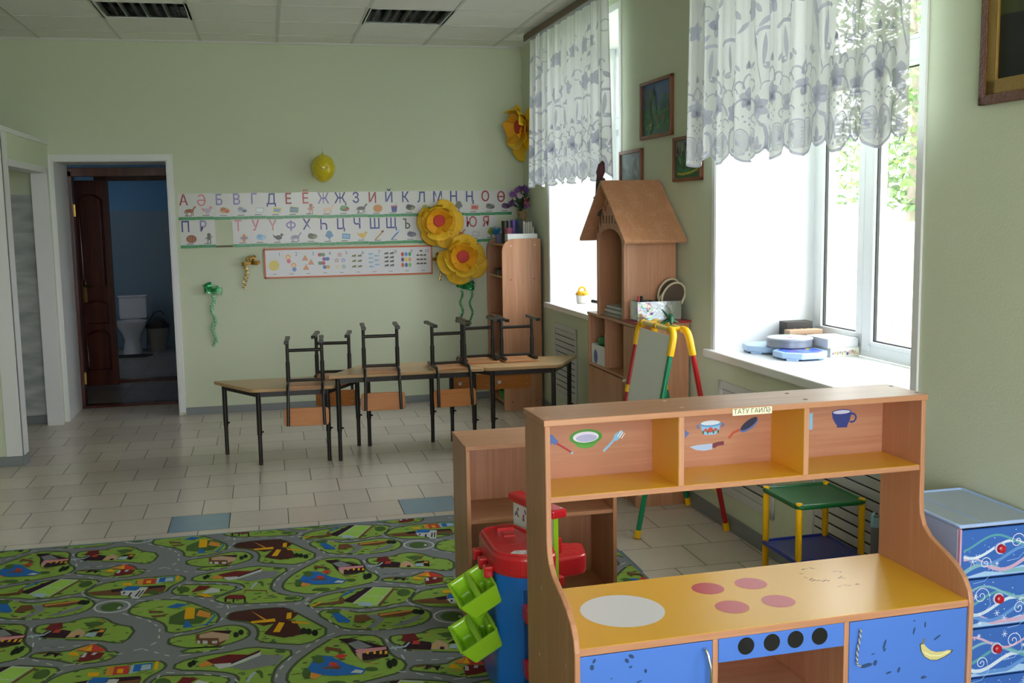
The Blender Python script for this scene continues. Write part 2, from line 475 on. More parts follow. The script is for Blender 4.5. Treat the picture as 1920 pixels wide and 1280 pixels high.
for (x0, x1, y0, y1) in ((-3.3, -3.2, FY, 12.1), (-3.3, -3.2, 12.6, 14.0), (-0.05, 0.05, FY, 14.0), (-3.3, 0.05, 13.9, 14.0)):
    hw.box(x0, x1, y0, y1, 0, 1.715, HTL); hw.box(x0, x1, y0, y1, 1.715, 2.75, HB)
hw.box(-3.3, -3.2, 12.1, 12.6, 0, 1.5, HTL); hw.box(-3.3, -3.2, 12.1, 12.6, 2.0, 2.75, HB)      # unseen opening, added to let daylight into the dark washroom
hw.box(-3.3, 0.05, FY, 14.0, 2.75, 2.82, CEIL)
struct(hw.build('wall_hall'))
d2_ = MB()
d2_.box(-0.87, -0.80, HY, HY+0.10, 0, 2.05, DOORW); d2_.box(-1.60, -0.80, HY, HY+0.10, 1.99, 2.07, DOORW); d2_.box(-1.80, -0.80, HY+0.1, HY+0.2, 0, 0.03, DOORW)
d2_.box(-1.86, -1.79, HY, HY+0.10, 0, 2.07, DOORW)
struct(d2_.build('door_2', bevel=0.003))
hb2 = MB(); hb2.box(-3.2, -1.86, HY, HY+0.1, 0, 2.75, HTL); hb2.box(-0.80, -0.05, HY, HY+0.1, 0, 2.75, HTL)
struct(hb2.build('wall_hall_inner'))
# panelled leaf standing in the hall
d3 = MB(); LX0, LX1, LY = -1.775, -1.462, HY-0.10
d3.box(LX0, LX1, LY, LY+0.04, 0.012, 1.992, DOORW)
leaf = struct(d3.build('door_3', bevel=0.002))
def arch_panel(z0, z1, arch):
    w = 0.100; cx = -1.630; P = [(cx-w, z0), (cx+w, z0)]
    top = [(cx+w*math.cos(R(a)), z1+arch*(0.6*math.sin(R(a)) + 0.4*math.sin(R(a))**3)) for a in range(0, 181, 20)]
    return P+top
for z0, z1, a in ((0.98, 1.80, 0.055), (0.62, 0.80, 0.04), (0.17, 0.50, 0.05)):
    pb = MB(); P = arch_panel(z0, z1, a)
    pb.tube([(x, LY-0.004, z) for x, z in P], 0.011, DOORW, 8, closed=True)
    pb.prism([(x*0.86+ -1.630*0.14, (z-(z0+z1)/2)*0.9+(z0+z1)/2) for x, z in P], (0, LY-0.008, 0), X3, Z3, -0.01, DOORW)
    pb.build('door_panel', leaf, smooth=40)
hd = MB(); hd.box(-1.745, -1.710, LY-0.006, LY, 0.83, 1.05, BRASS); hd.tube([(-1.728, LY-0.004, 0.985), (-1.728, LY-0.045, 0.985), (-1.70, LY-0.05, 0.985), (-1.62, LY-0.05, 0.982)], 0.009, BRASS)
hd.build('door_handle', leaf, smooth=40)

# washroom things beyond the hall
PORC = mat('white_porcelain', '#c3c9ce', 0.15)
wc_ = thing('toilet', 'white toilet standing in the dim washroom beyond the doorway', 'toilet', (-1.64, 13.45, 0))
b = MB(); b.box(-1.80, -1.48, 13.66, 13.84, 0.40, 0.66, PORC); b.box(-1.81, -1.47, 13.65, 13.85, 0.66, 0.69, PORC); b.build('cistern', wc_, bevel=0.02, seg=3)
b = MB(); P = [(0.115, 0.0), (0.10, 0.08), (0.085, 0.16), (0.11, 0.24), (0.165, 0.33), (0.175, 0.375), (0.15, 0.375), (0.12, 0.30), (1e-6, 0.2)]
b.lathe(P, (-1.64, 13.46, 0), PORC, 24, Matrix.Diagonal((1.0, 1.25, 1.0))); b.box(-1.72, -1.56, 13.52, 13.74, 0.0, 0.40, PORC); b.build('bowl', wc_, smooth=40)
b = MB(); b.lathe([(0.12, 0.376), (0.18, 0.376), (0.185, 0.395), (0.12, 0.395)], (-1.64, 13.46, 0), PORC, 24, Matrix.Diagonal((1.0, 1.22, 1.0))); b.build('seat_ring', wc_, smooth=40)
bn = thing('waste_bin', 'grey plastic waste bin with a dark liner beside the toilet', 'bin', (-1.36, 13.62, 0))
b = MB(); b.lathe([(0.095, 0.0), (0.128, 0.28), (0.133, 0.28), (0.133, 0.295), (0.122, 0.295), (0.092, 0.01), (1e-6, 0.01)], (-1.36, 13.62, 0), mat('grey_bin_plastic', '#8d8a80', 0.5), 24); b.build('bucket', bn, smooth=40)
b = MB(); b.lathe([(0.137, 0.285), (0.140, 0.31), (0.10, 0.36), (0.03, 0.40), (1e-6, 0.40)], (-1.36, 13.62, 0), mat('dark_bin_liner', '#2a2622', 0.5, bump=(30, 0.8, 0.02)), 18); b.build('liner', bn, smooth=50)
b = MB(); b.tube([(-1.50, 13.70, 0.008), (-1.49, 13.72, 0.20), (-1.46, 13.72, 0.36), (-1.40, 13.74, 0.46), (-1.32, 13.75, 0.48), (-1.28, 13.76, 0.43)], 0.007, mat('black_rubber_hose', '#1c1d20', 0.4), 8); tag(b.build('hose', base=(-1.49, 13.72, 0), smooth=50), 'thin black hose arching up from the washroom floor between toilet and bin', 'hose')
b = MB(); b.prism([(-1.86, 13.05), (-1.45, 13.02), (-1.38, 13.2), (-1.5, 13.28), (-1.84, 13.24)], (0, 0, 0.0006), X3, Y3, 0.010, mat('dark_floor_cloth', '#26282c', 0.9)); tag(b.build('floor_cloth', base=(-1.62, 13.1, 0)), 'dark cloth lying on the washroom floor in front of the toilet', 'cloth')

# ------------------------------------------------------------------ windows
PVC = mat('white_window_plastic', '#e3e6ea', 0.3)
SILLM = mat('white_window_sill', '#e4e6e8', 0.22)
SEAL = mat('black_window_seal', '#22262a', 0.6)
def window(n, a, b, full=True):
    w = MB(); X0, X1 = 0.55, 0.625
    w.box(X0, X1, a-0.01, b+0.01, SILL, SILL+0.06, PVC); w.box(X0, X1, a-0.01, b+0.01, HEAD-0.05, HEAD+0.01, PVC)
    w.box(X0, X1, a-0.01, a+0.05, SILL, HEAD, PVC); w.box(X0, X1, b-0.05, b+0.01, SILL, HEAD, PVC)
    w.box(X0-0.004, X1, a, b, 2.262, 2.355, PVC)
    t = (b-a)/3
    mull = (b-0.515, a+0.515)
    for y in mull: w.box(X0-0.004, X1, y-0.032, y+0.032, SILL+0.03, 2.30, PVC)
    fr = struct(w.build('window_%d' % n, frame='wall', bevel=0.004))
    # casements and the fanlight
    segs = [(b-0.05, mull[0]+0.032, SILL+0.06, 2.262), (mull[0]-0.032, mull[1]+0.032, SILL+0.06, 2.262), (mull[1]-0.032, a+0.05, SILL+0.06, 2.262), (b-0.05, a+0.05, 2.355, HEAD-0.05)]
    for k, (p, q, z0, z1) in enumerate(segs):
        s = MB(); f = 0.052 if k in (0, 2) else 0.02; x0, x1 = X0-0.006, X1-0.012
        s.box(x0, x1, q, p, z0, z0+f, PVC); s.box(x0, x1, q, p, z1-f, z1, PVC); s.box(x0, x1, p-f, p, z0, z1, PVC); s.box(x0, x1, q, q+f, z0, z1, PVC)
        g = 0.006
        for (u0, u1, v0, v1) in ((q+f, p-f, z0+f, z0+f+g), (q+f, p-f, z1-f-g, z1-f), (p-f-g, p-f, z0+f, z1-f), (q+f, q+f+g, z0+f, z1-f)):
            s.box(x0+0.012, x0+0.03, u0, u1, v0, v1, SEAL)
        so = s.build('window_sash', fr, bevel=0.003)
        gm = MB(); gm.box(X0+0.030, X0+0.034, q+f, p-f, z0+f, z1-f, glass()); gm.build('window_pane', so)
    # lined reveal and sill
    rv = MB()
    rv.box(-0.006, X0, b-0.008, b+0.002, SILL-0.01, HEAD, WHITE); rv.box(-0.006, X0, a-0.002, a+0.008, SILL-0.01, HEAD, WHITE); rv.box(-0.006, X0, a, b, HEAD-0.008, HEAD+0.002, WHITE)
    for y0, y1 in ((b, b+0.035), (a-0.035, a)): rv.box(-0.010, -0.001, y0, y1, SILL, HEAD+0.035, WHITE)
    rv.box(-0.010, -0.001, a, b, HEAD, HEAD+0.035, WHITE)
    rv.build('window_reveal', fr)
    sl = MB(); sl.box(-0.05, X0, a-0.06, b+0.05, SILL-0.042, SILL, SILLM)
    sl.build('window_sill', fr, bevel=0.006)
    return fr
for i, (a, b) in enumerate(WINS): window(i+1, a, b)

# ------------------------------------------------------------------ recessed ceiling lights
LOUV = mat('polished_louvre', '#c9ccd0', 0.12, 1.0)
LOUVL = mat('louvre_strip', '#c4c7ca', 0.3, 0.35)
TUBEM = mat('unlit_fluorescent_tube', '#e9eaec', 0.4)
for k, (fx, fy) in enumerate(FIX):
    t = thing('ceiling_light', ['square louvred ceiling light above the dark doorway', 'square louvred ceiling light nearest the window wall'][k], 'ceiling light', (fx+0.3, fy+0.3, CZ), group='recessed ceiling lights')
    h = MB()
    h.box(fx, fx+0.6, fy, fy+0.605, CZ+0.11, CZ+0.12, LOUV)
    for (x0, x1, y0, y1) in ((fx, fx+0.006, fy, fy+0.605), (fx+0.594, fx+0.6, fy, fy+0.605), (fx, fx+0.6, fy, fy+0.006), (fx, fx+0.6, fy+0.599, fy+0.605)): h.box(x0, x1, y0, y1, CZ, CZ+0.115, LOUV)
    h.build('housing', t)
    f = MB()
    for (x0, x1, y0, y1) in ((fx, fx+0.6, fy, fy+0.02), (fx, fx+0.6, fy+0.585, fy+0.605), (fx, fx+0.02, fy, fy+0.605), (fx+0.58, fx+0.6, fy, fy+0.605)): f.box(x0, x1, y0, y1, CZ-0.004, CZ+0.004, WHITE)
    f.build('frame', t)
    for i in range(4):
        g = MB(); x = fx+0.09+i*0.14; g.tube([(x, fy+0.02, CZ+0.075), (x, fy+0.585, CZ+0.075)], 0.013, TUBEM); g.build('light_tube', t, smooth=40)
    lv = MB()
    for i in range(5):
        x = fx+0.02+i*0.14
        lv.add([(x, fy+0.02, CZ), (x, fy+0.585, CZ), (x-0.016, fy+0.585, CZ+0.055), (x-0.016, fy+0.02, CZ+0.055), (x+0.016, fy+0.585, CZ+0.055), (x+0.016, fy+0.02, CZ+0.055)], [(0, 1, 2, 3), (0, 1, 4, 5)], LOUVL)
    for j in range(9):
        y = fy+0.05+j*0.063
        lv.add([(fx+0.02, y, CZ+0.006), (fx+0.58, y, CZ+0.006), (fx+0.58, y+0.01, CZ+0.05), (fx+0.02, y+0.01, CZ+0.05)], [(0, 1, 2, 3)], LOUV)
    lv.build('louvre', t, recalc=False)

# ------------------------------------------------------------------ outside the windows
GRASS = mat('garden_grass', '#8aa15c', 0.9, var=(1.2, 0.4))
ou = MB(); ou.box(2.98, 40, -20, 45, -0.75, -0.55, GRASS); ou.box(-20, 2.98, -20, -3.8, -0.75, -0.55, GRASS); struct(ou.build('ground_outside'))
FENCE = mat('white_metal_fence', '#dfe0dc', 0.6)
fe = MB()
for k in range(110):
    y = 2+k*0.25
    fe.box(11.5, 11.53, y, y+0.125, -0.55, 1.33, FENCE); fe.box(11.53, 11.56, y+0.125, y+0.25, -0.55, 1.33, FENCE)
tag(fe.build('fence', base=(11.5, 15, -0.55)), 'tall white corrugated fence standing across the garden outside the windows', 'fence')
LEAFS = [mat('tree_leaf_%s' % 'abc'[i], h, 0.6) for i, h in enumerate(('#5f7f3e', '#7a9a4e', '#4e6b3a'))]
BARK = mat('tree_bark', '#8b8078', 0.9, var=(6, 0.3))
TREES = ((13.9, 21.0, 8.6, 1.7, 'tall garden tree left of the trunk seen through the near window'), (18.2, 29.0, 9.5, 2.3, 'tall garden tree farthest behind the white fence'), (14.0, 16.6, 7.6, 1.7, 'slender garden tree beside the near window\'s edge'), (19.5, 23.5, 10, 2.4, 'broad garden tree behind the slender ones'))
for k, (tx, ty, th_, tr_, lab) in enumerate(TREES):
    t = thing('garden_tree', lab, 'tree', (tx, ty, -0.55), group='trees behind the fence')
    b = MB(); b.tube([(tx, ty, -0.55), (tx+0.1, ty, th_*0.4), (tx-0.05, ty+0.1, th_*0.8)], [0.17, 0.12, 0.04], BARK, 8)
    for q in range(7):
        z = th_*(0.3+0.08*q); a = q*2.4; b.tube([(tx, ty, z), (tx+math.cos(a)*tr_*0.7, ty+math.sin(a)*tr_*0.7, z+0.7)], [0.05, 0.015], BARK, 6)
    b.build('trunk', t, smooth=60)
    f = MB(); rr = random.Random(k)
    for q in range(2600):
        u = rr.random(); a = rr.random()*6.283; z = th_*(0.18+0.82*u); rad = tr_*(0.35+0.65*math.sin(math.pi*min(1, 0.15+u*0.85)))*math.sqrt(rr.random())
        p = Vector((tx+rad*math.cos(a), ty+rad*math.sin(a), z)); s = 0.10+0.07*rr.random()
        n1 = Vector((rr.uniform(-1, 1), rr.uniform(-1, 1), rr.uniform(-1, 1))).normalized(); n2 = n1.orthogonal().normalized()
        f.add([p-n1*s, p+n2*s*0.5, p+n1*s, p-n2*s*0.5], [(0, 1, 2, 3)], LEAFS[rr.randrange(3)])
    fo = f.build('foliage', t, recalc=False); fo['kind'] = 'stuff'
fb = MB(); rr = random.Random(5)
PINKS = [c('#e58ac8'), c('#d663b0'), c('#eeb0da'), LEAFS[1]]
for q in range(1600):
    x, y = 6.2+rr.random()*2.2, 9.0+rr.random()*4.5; z = -0.5+rr.random()*0.55; s = 0.035
    n1 = Vector((rr.uniform(-1, 1), rr.uniform(-1, 1), rr.uniform(-1, 1))).normalized(); n2 = n1.orthogonal().normalized(); p = Vector((x, y, z))
    fb.add([p-n1*s, p+n2*s, p+n1*s, p-n2*s], [(0, 1, 2, 3)], PINKS[3 if z < -0.2 else rr.randrange(3)])
fo = fb.build('flower_bed', base=(7.3, 11, -0.55), recalc=False); tag(fo, 'pink flowers growing on the grass below the near window', 'flowers'); fo['kind'] = 'stuff'

# ================================================================== FURNITURE
# ------------------------------------------------------------------ trapezoid tables
STEEL = mat('grey_steel_screw', '#a9a9a6', 0.3, 0.9)
def table(cx, yf, s, zt, front_short, label):
    t = thing('trapezoid_table', label, 'table', (cx, yf+s*0.43, 0), group='childrens trapezoid tables')
    dp = s*0.866
    sh, lg = (yf, yf+dp) if front_short else (yf+dp, yf)
    P = [(cx-s/2, sh), (cx+s/2, sh), (cx+s, lg), (cx-s, lg)]
    ctr = Vector((cx, yf+dp/2))
    Q = []
    for i, p in enumerate(P):                      # rounded corners
        p = Vector(p); a = (Vector(P[i-1])-p).normalized(); b = (Vector(P[(i+1) % 4])-p).normalized(); r = 0.035
        p0, p1 = p+a*r, p+b*r
        for k in range(5):
            u = k/4; Q.append(tuple((p0*(1-u)**2+p*2*u*(1-u)+p1*u*u)))
    if not front_short: Q.reverse()
    m = MB(); m.prism(Q, (0, 0, zt-0.022), X3, Y3, 0.022, TABLETOP); m.build('tabletop', t, bevel=0.004)
    L = []
    for i, p in enumerate(P):
        v = Vector(p); d = (ctr-v).normalized(); L.append(v+d*(0.085 if i > 1 else 0.055))
    a = MB()
    for i in range(4):
        p, q = L[i], L[(i+1) % 4]; d = (q-p); n = Vector((-d.y, d.x)).normalized()*0.011
        mid = (p+q)/2; a.obox((mid.x, mid.y, zt-0.040), (d.x/2, d.y/2, 0), (n.x, n.y, 0), (0, 0, 0.017), BLACKM)
    a.build('apron', t)
    for v in L:
        l = MB(); l.tube([(v.x, v.y, 0.20), (v.x, v.y, zt-0.023)], 0.0165, BLACKM, 12)
        l.tube([(v.x, v.y, 0.0), (v.x, v.y, 0.21)], 0.0135, BLACKM, 12)
        lo = l.build('leg', t, smooth=40)
        k = MB(); k.tube([(v.x+0.012, v.y-0.012, 0.225), (v.x+0.024, v.y-0.024, 0.225)], 0.006, BLACKM, 8); k.build('height_screw', lo)
    return t
table(0.125, 7.0, 0.53, 0.51, True, 'lower child height trapezoid table at the left end of the row')
table(0.876, 6.97, 0.535, 0.58, False, 'middle trapezoid table, its long edge facing the room')
table(1.68, 6.97, 0.515, 0.58, True, 'trapezoid table at the right end of the row beside the vent')

# ------------------------------------------------------------------ chairs, upended on the tables
SEATW = wood('pale_plywood_seat', '#b98258', '#cb9468', 1, 0.35, 40)
CAP = mat('black_plastic_cap', '#141212', 0.3)
def chair():
    t = thing('stacking_chair', '', 'chair', group='chairs upended on the tables')
    px = 0.112
    m = MB(); m.prism(rrect(-0.128, 0.128, -0.12, 0.155, 0.03), (0, 0, 0.298), X3, Y3, 0.012, SEATW); m.build('seat', t, bevel=0.003)
    for sx in (-1, 1):
        x = sx*px
        l = MB()
        l.tube([(x, 0, 0.012), (x, 0, 0.285)], 0.0115, BLACKM, 10)
        l.tube([(x, 0, 0.15), (x, 0, 0.285)], 0.0145, BLACKM, 10)
        lo = l.build('leg', t, smooth=40)
        r = MB(); r.obox((x, 0.035, 0.009), (0.0135, 0, 0), (0, 0.145, 0), (0, 0, 0.009), BLACKM)
        for y in (-0.105, 0.175): r.obox((x, y, 0.010), (0.0155, 0, 0), (0, 0.012, 0), (0, 0, 0.0105), CAP)
        r.build('foot_bar', lo, bevel=0.003)
        b = MB(); b.tube([(x, 0.13, 0.286), (x, -0.10, 0.286), (x, -0.135, 0.292), (x, -0.155, 0.315), (x, -0.165, 0.36), (x*1.04, -0.19, 0.545)], 0.0105, BLACKM, 10)
        b.build('back_tube', t, smooth=40)
    s = MB(); s.tube([(-px, 0, 0.275), (px, 0, 0.275)], 0.010, BLACKM, 10); s.build('seat_rail', t, smooth=40)
    s = MB(); s.tube([(-px, 0, 0.075), (px, 0, 0.075)], 0.0115, BLACKM, 10); s.build('stretcher', t, smooth=40)
    k = MB()
    tilt = Vector((0, -0.025, 0.185)).normalized(); nrm = Vector((1, 0, 0)).cross(tilt)
    k.prism(rrect(-0.145, 0.145, 0, 0.118, 0.022), (0, -0.163, 0.432), X3, tilt, -0.010, PLY)
    bo = k.build('backrest', t, bevel=0.003)
    for x in (-px, px):
        for v in (0.035, 0.085):
            g = MB(); p = Vector((x, -0.163, 0.432))+tilt*v
            g.tube([p-nrm*0.0112, p+nrm*0.0015], 0.0045, STEEL, 8); g.build('screw', bo)
    return t, bo
ch, bk = chair()
def put(o, x, y, zt, rz):
    o.location = (x, y, zt+0.3105); o.rotation_euler = (math.pi, 0, rz)
spots = [(0.212, 7.075, 0.51, math.pi-R(3), 'upended chair on the front edge of the left table'),
         (0.715, 7.09, 0.58, math.pi-R(3), 'upended chair on the left half of the middle table'),
         (1.175, 7.075, 0.58, math.pi+R(3.5), 'upended chair on the right half of the middle table'),
         (0.415, 7.395, 0.51, -R(8), 'turned upended chair at the back of the left table, back to the wall'),
         (1.428, 7.335, 0.58, R(3), 'upended chair at the back left of the right table'),
         (1.712, 7.32, 0.58, R(1), 'rightmost upended chair, in front of the tall corner cupboard')]
for i, (x, y, z, rz, lab) in enumerate(spots):
    o = ch if i == 0 else dup(ch)
    o['label'] = lab
    put(o, x, y, z, rz)
# white round stickers on the backs that face the room
for o in [o for o in COL.objects if o.name.startswith('stacking_chair') and o.parent is None][3:]:
    m = MB(); tilt = Vector((0, -0.025, 0.185)).normalized(); nrm = Vector((1, 0, 0)).cross(tilt)
    p = Vector((-0.095, -0.163, 0.432))+tilt*0.062
    m.tube([p-nrm*0.0099, p-nrm*0.0114], 0.014, c('#d8d8da'), 16)
    s = m.build('sticker', smooth=40); s.parent = [k for k in o.children if k.name.startswith('backrest')][0]
    s['label'] = 'white round sticker'

# ------------------------------------------------------------------ tall open cupboard in the corner
cb = thing('tall_cupboard', 'tall beech open cupboard with rounded tops in the corner by the flowers', 'cupboard', (2.03, 8.72, 0))
CX0, CX1, CY0, CY1, CH = 1.853, 2.178, 8.40, 9.03, 1.412
side = [(CX0, 0.0), (CX1, 0.0), (CX1, CH)]+[(CX0+0.10-0.10*math.sin(R(a)), CH-0.10+0.10*math.cos(R(a))) for a in range(0, 91, 15)]
for y in (CY0, CY1-0.018):
    m = MB(); m.prism(side, (0, y+0.018, 0), X3, Z3, 0.018, BEECH); po = m.build('side_panel', cb, bevel=0.002)
    if y == CY0:
        for x, z in ((CX0+0.075, 1.355), (CX1-0.05, 1.36), (CX0+0.07, 1.08), (CX1-0.06, 1.085), (CX0+0.07, 0.07), (CX1-0.05, 0.075)):
            q = MB(); q.tube([(x, CY0-0.0015, z), (x, CY0+0.001, z)], 0.006, c('#7d4d33') if z < 1.3 else c('#d9c4b0'), 10); q.build('screw_cap', po)
for z in (0.05, 0.42, 0.75, 1.09, 1.355):
    m = MB(); m.box(CX0+0.01, CX1-0.012, CY0+0.018, CY1-0.018, z, z+0.016, BEECHY); m.build('shelf', cb, bevel=0.0015)
m = MB(); m.box(CX1-0.010, CX1-0.003, CY0+0.018, CY1-0.018, 0.03, 1.36, BEECH); m.build('back_panel', cb)

# ------------------------------------------------------------------ cabinet with the little house on top (window wall frame)
DARKIN = BEECH
hc = thing('house_cabinet', 'beech toy cabinet with a pitched roof house on top between the windows', 'cabinet', (-0.185, 5.7, 0), 'wall')
HX0, HX1, HY0, HY1, HZ = -0.325, -0.012, 5.392, 6.22, 1.015
def panel(name, x0, x1, y0, y1, z0, z1, m, bev=0.0015, par=None):
    b = MB(); b.box(x0, x1, y0, y1, z0, z1, m); return b.build(name, par or hc, bevel=bev)
panel('side_panel', HX0, HX1, HY0, HY0+0.016, 0, HZ-0.016, BEECH)
panel('side_panel', HX0, HX1, HY1-0.016, HY1, 0, HZ-0.016, BEECH)
panel('divider', HX0+0.004, HX1, 5.575, 5.591, 0, HZ-0.016, BEECH)
panel('divider', HX0+0.004, HX1, 5.90, 5.916, 0.705, HZ-0.016, BEECH)
panel('cabinet_top', HX0-0.004, HX1, HY0-0.004, HY1+0.004, HZ-0.016, HZ, BEECHY)
panel('shelf', HX0+0.004, HX1, 5.591, HY1-0.016, 0.69, 0.705, BEECHY)
panel('shelf', HX0+0.004, HX1, 5.591, HY1-0.016, 0.05, 0.066, BEECHY)
panel('back_panel', HX1-0.006, HX1, HY0+0.016, HY1-0.016, 0.02, HZ-0.02, BEECH)
panel('plinth', HX0+0.02, HX0+0.034, HY0+0.016, HY1-0.016, 0, 0.05, BEECH)
dr = panel('door', HX0-0.002, HX0+0.014, HY0+0.004, 5.574, 0.06, HZ-0.02, BEECH)
b = MB(); b.tube([(HX0-0.002, 5.535, 0.69), (HX0-0.02, 5.535, 0.69)], 0.009, c('#d8d8d4'), 12); b.build('knob', dr)
dr = panel('door', HX0-0.002, HX0+0.014, 5.592, 5.898, 0.07, 0.685, BEECH)
dr = panel('door', HX0-0.002, HX0+0.014, 5.901, HY1-0.004, 0.07, 0.685, BEECH)
TX0, TX1, TY0, TY1 = -0.322, -0.014, 5.575, 6.05
panel('house_wall', TX0+0.016, TX1, TY0, TY0+0.016, HZ, 1.52, BEECH)
panel('house_wall', TX0+0.016, TX1, TY1-0.016, TY1, HZ, 1.52, BEECH)
panel('house_back', TX1-0.006, TX1, TY0+0.016, TY1-0.016, HZ, 1.6, BEECH)
tc_ = (TY0+TY1)/2+0.005
# gable board with an arched opening; dark strips paint in the shade of its slots
ga = MB()
arch = [(tc_+0.205*math.cos(R(a)), 1.44+0.085*math.sin(R(a))) for a in range(180, -1, -15)]
P = [(TY0, HZ), (tc_-0.205, HZ)]+arch+[(tc_+0.205, HZ), (TY1, HZ), (TY1, 1.50), (tc_, 1.775), (TY0, 1.50)]
ga.prism([(-y, z) for y, z in P], (TX0+0.016, 0, 0), (0, -1, 0), Z3, 0.016, BEECH)
go = ga.build('gable', hc, bevel=0.0015)
for i in range(7):
    sl = MB()
    y = tc_-0.15+i*0.05; z = 1.585-0.0*abs(i-3)
    sl.box(TX0-0.0012, TX0+0.002, y-0.007, y+0.007, 1.555, 1.555+0.045, c('#4a2a1c')); sl.build('slot_shade', go)
for i in range(5):
    for s in (-1, 1):
        y = tc_+s*(0.03+i*0.042); z = 1.715-i*0.042
        sl = MB(); sl.box(TX0-0.0012, TX0+0.002, y-0.006, y+0.006, z-0.05, z-0.012, c('#4a2a1c')); sl.build('slot_shade', go)
for s in (-1, 1):
    b = MB(); ridge = Vector((tc_+s*0.0, 1.80)); eave = Vector((tc_+s*0.405, 1.462)); d = eave-ridge; nn = Vector((-d.y, d.x)).normalized()*0.009*s
    b.prism([(p.x, p.y) for p in (ridge+nn*0, eave+nn*0, eave-nn*2, ridge-nn*2)], (-0.375, 0, 0), Y3, Z3, 0.36, BEECHY)
    b.build('roof_slope', hc, bevel=0.002)

# ------------------------------------------------------------------ low bookcase behind the play kitchen
bc = thing('low_bookcase', 'low beech open bookcase standing on the carpet behind the play kitchen', 'bookcase', (1.02, 4.09, 0.008))
BX0, BX1, BY0, BY1, BH = 0.712, 1.322, 3.935, 4.24, 0.735
def bpan(name, x0, x1, y0, y1, z0, z1, m): b = MB(); b.box(x0, x1, y0, y1, z0, z1, m); return b.build(name, bc, bevel=0.0015)
prof = [(BY0, 0.0102), (BY1-0.05, 0.0102), (BY1-0.012, 0.03), (BY1, 0.075), (BY1, BH-0.016), (BY0, BH-0.016)]
for x in (BX0, BX1-0.016):
    b = MB(); b.prism(prof, (x, 0, 0), Y3, Z3, 0.016, BEECH); b.build('side_panel', bc, bevel=0.0015)
to = bpan('top_board', BX0-0.002, BX1+0.002, BY0-0.003, BY1+0.002, BH-0.016, BH, BEECHX)
bpan('shelf', BX0+0.016, BX1-0.016, BY0+0.004, BY1-0.01, 0.425, 0.441, BEECHX)
bpan('shelf', BX0+0.016, BX1-0.016, BY0+0.004, BY1-0.01, 0.075, 0.091, BEECHX)
bpan('plinth', BX0+0.016, BX1-0.016, BY0+0.02, BY0+0.034, 0.0102, 0.075, BEECHX)
bpan('back_panel', BX0+0.016, BX1-0.016, BY1-0.010, BY1-0.004, 0.06, BH-0.016, BEECH)
for x, y in ((BX0+0.012, BY1-0.03), (BX0+0.012, BY0+0.03)):
    b = MB(); b.tube([(x, y, BH-0.001), (x, y, BH+0.001)], 0.006, c('#d9b090'), 10); b.build('screw_cap', to)

# ------------------------------------------------------------------ play kitchen (its own frame: x along the front, y into depth)
pk = thing('play_kitchen', 'beech play kitchen with yellow counter and blue doors in the foreground', 'play kitchen', (0.585, 0, 0), 'kitchen')
KW, KT = 1.172, 0.0155
KD = 0.195        # depth of the rear shelf part; the counter comes forward to -0.228
def kp(name, x0, x1, y0, y1, z0, z1, m, par=None, bev=0.0015): b = MB(); b.box(x0, x1, y0, y1, z0, z1, m); return b.build(name, par or pk, bevel=bev)
curve = [(0.0, 1.063), (-0.003, 0.90), (-0.004, 0.76), (-0.008, 0.722), (-0.022, 0.692), (-0.050, 0.668), (-0.090, 0.652), (-0.130, 0.638), (-0.170, 0.620), (-0.205, 0.594), (-0.227, 0.562), (-0.236, 0.530), (-0.236, 0.0102)]
for x in (0.0, KW-KT):
    b = MB(); b.prism([(KD, 0.0102), (KD, 1.063)]+curve, (x, 0, 0), Y3, Z3, KT, BEECH); s = b.build('side_panel', pk, bevel=0.003)
    if x == 0:
        for y, z in ((0.05, 0.86), (0.12, 0.86), (0.05, 0.60), (-0.16, 0.47), (0.08, 0.40), (0.1, 0.81)):
            q = MB(); q.tube([(-0.0012, y, z), (0.001, y, z)], 0.005, c('#a98a6c'), 10); q.build('screw_cap', s)
tp = kp('top_board', -0.003, KW+0.003, -0.004, KD+0.002, 1.063, 1.08, BEECHX, bev=0.002)
for x, y in ((0.013, 0.17), (0.013, 0.03), (0.415, 0.05), (0.41, 0.16), (0.80, 0.045), (0.80, 0.15), (1.16, 0.03), (1.16, 0.155)):
    q = MB(); q.tube([(x, y, 1.0795), (x, y, 1.0812)], 0.0065, c('#6a5344') if x > 0.7 else c('#c9a184'), 12); q.build('screw_cap', tp)
lbm = MB(); f = Flat(lbm, (0, -0.0042, 0), X3, Z3); f.rect(0.545, 0.666, 1.057, 1.0765, c('#e4e2c4')); lk = c('#2b2a28'); f.text('ТАТУ ГАИЛ', 0.5995, 1.0672, 0.0185, lk, bold=0.002); f.ring(0.6560, 1.0672, 0.0042, 0.0062, 0.0016, lk, 20, -180, 140); f.rect(0.6520, 0.6600, 1.0664, 1.0679, lk)
lb = lbm.build('paper_label', tp, recalc=False); lb['label'] = 'cream paper label with black lettering'
ys_ = kp('upper_shelf', KT, KW-KT, 0.0, KD-0.006, 0.853, 0.868, BEECHX)
kp('shelf_lining', KT+0.0005, KW-KT-0.0005, 0.0015, KD-0.0065, 0.868, 0.8688, YELB, ys_, 0)
for x in (0.386, 0.772):
    d = kp('divider', x, x+KT, 0.0, KD-0.006, 0.868, 1.063, BEECH)
    kp('divider_lining', x-0.0007, x, 0.0015, KD-0.0065, 0.8688, 1.0629, YELB, d, 0)
bkp = kp('back_panel', KT, KW-KT, KD-0.006, KD, 0.853, 1.063, BEECHD)
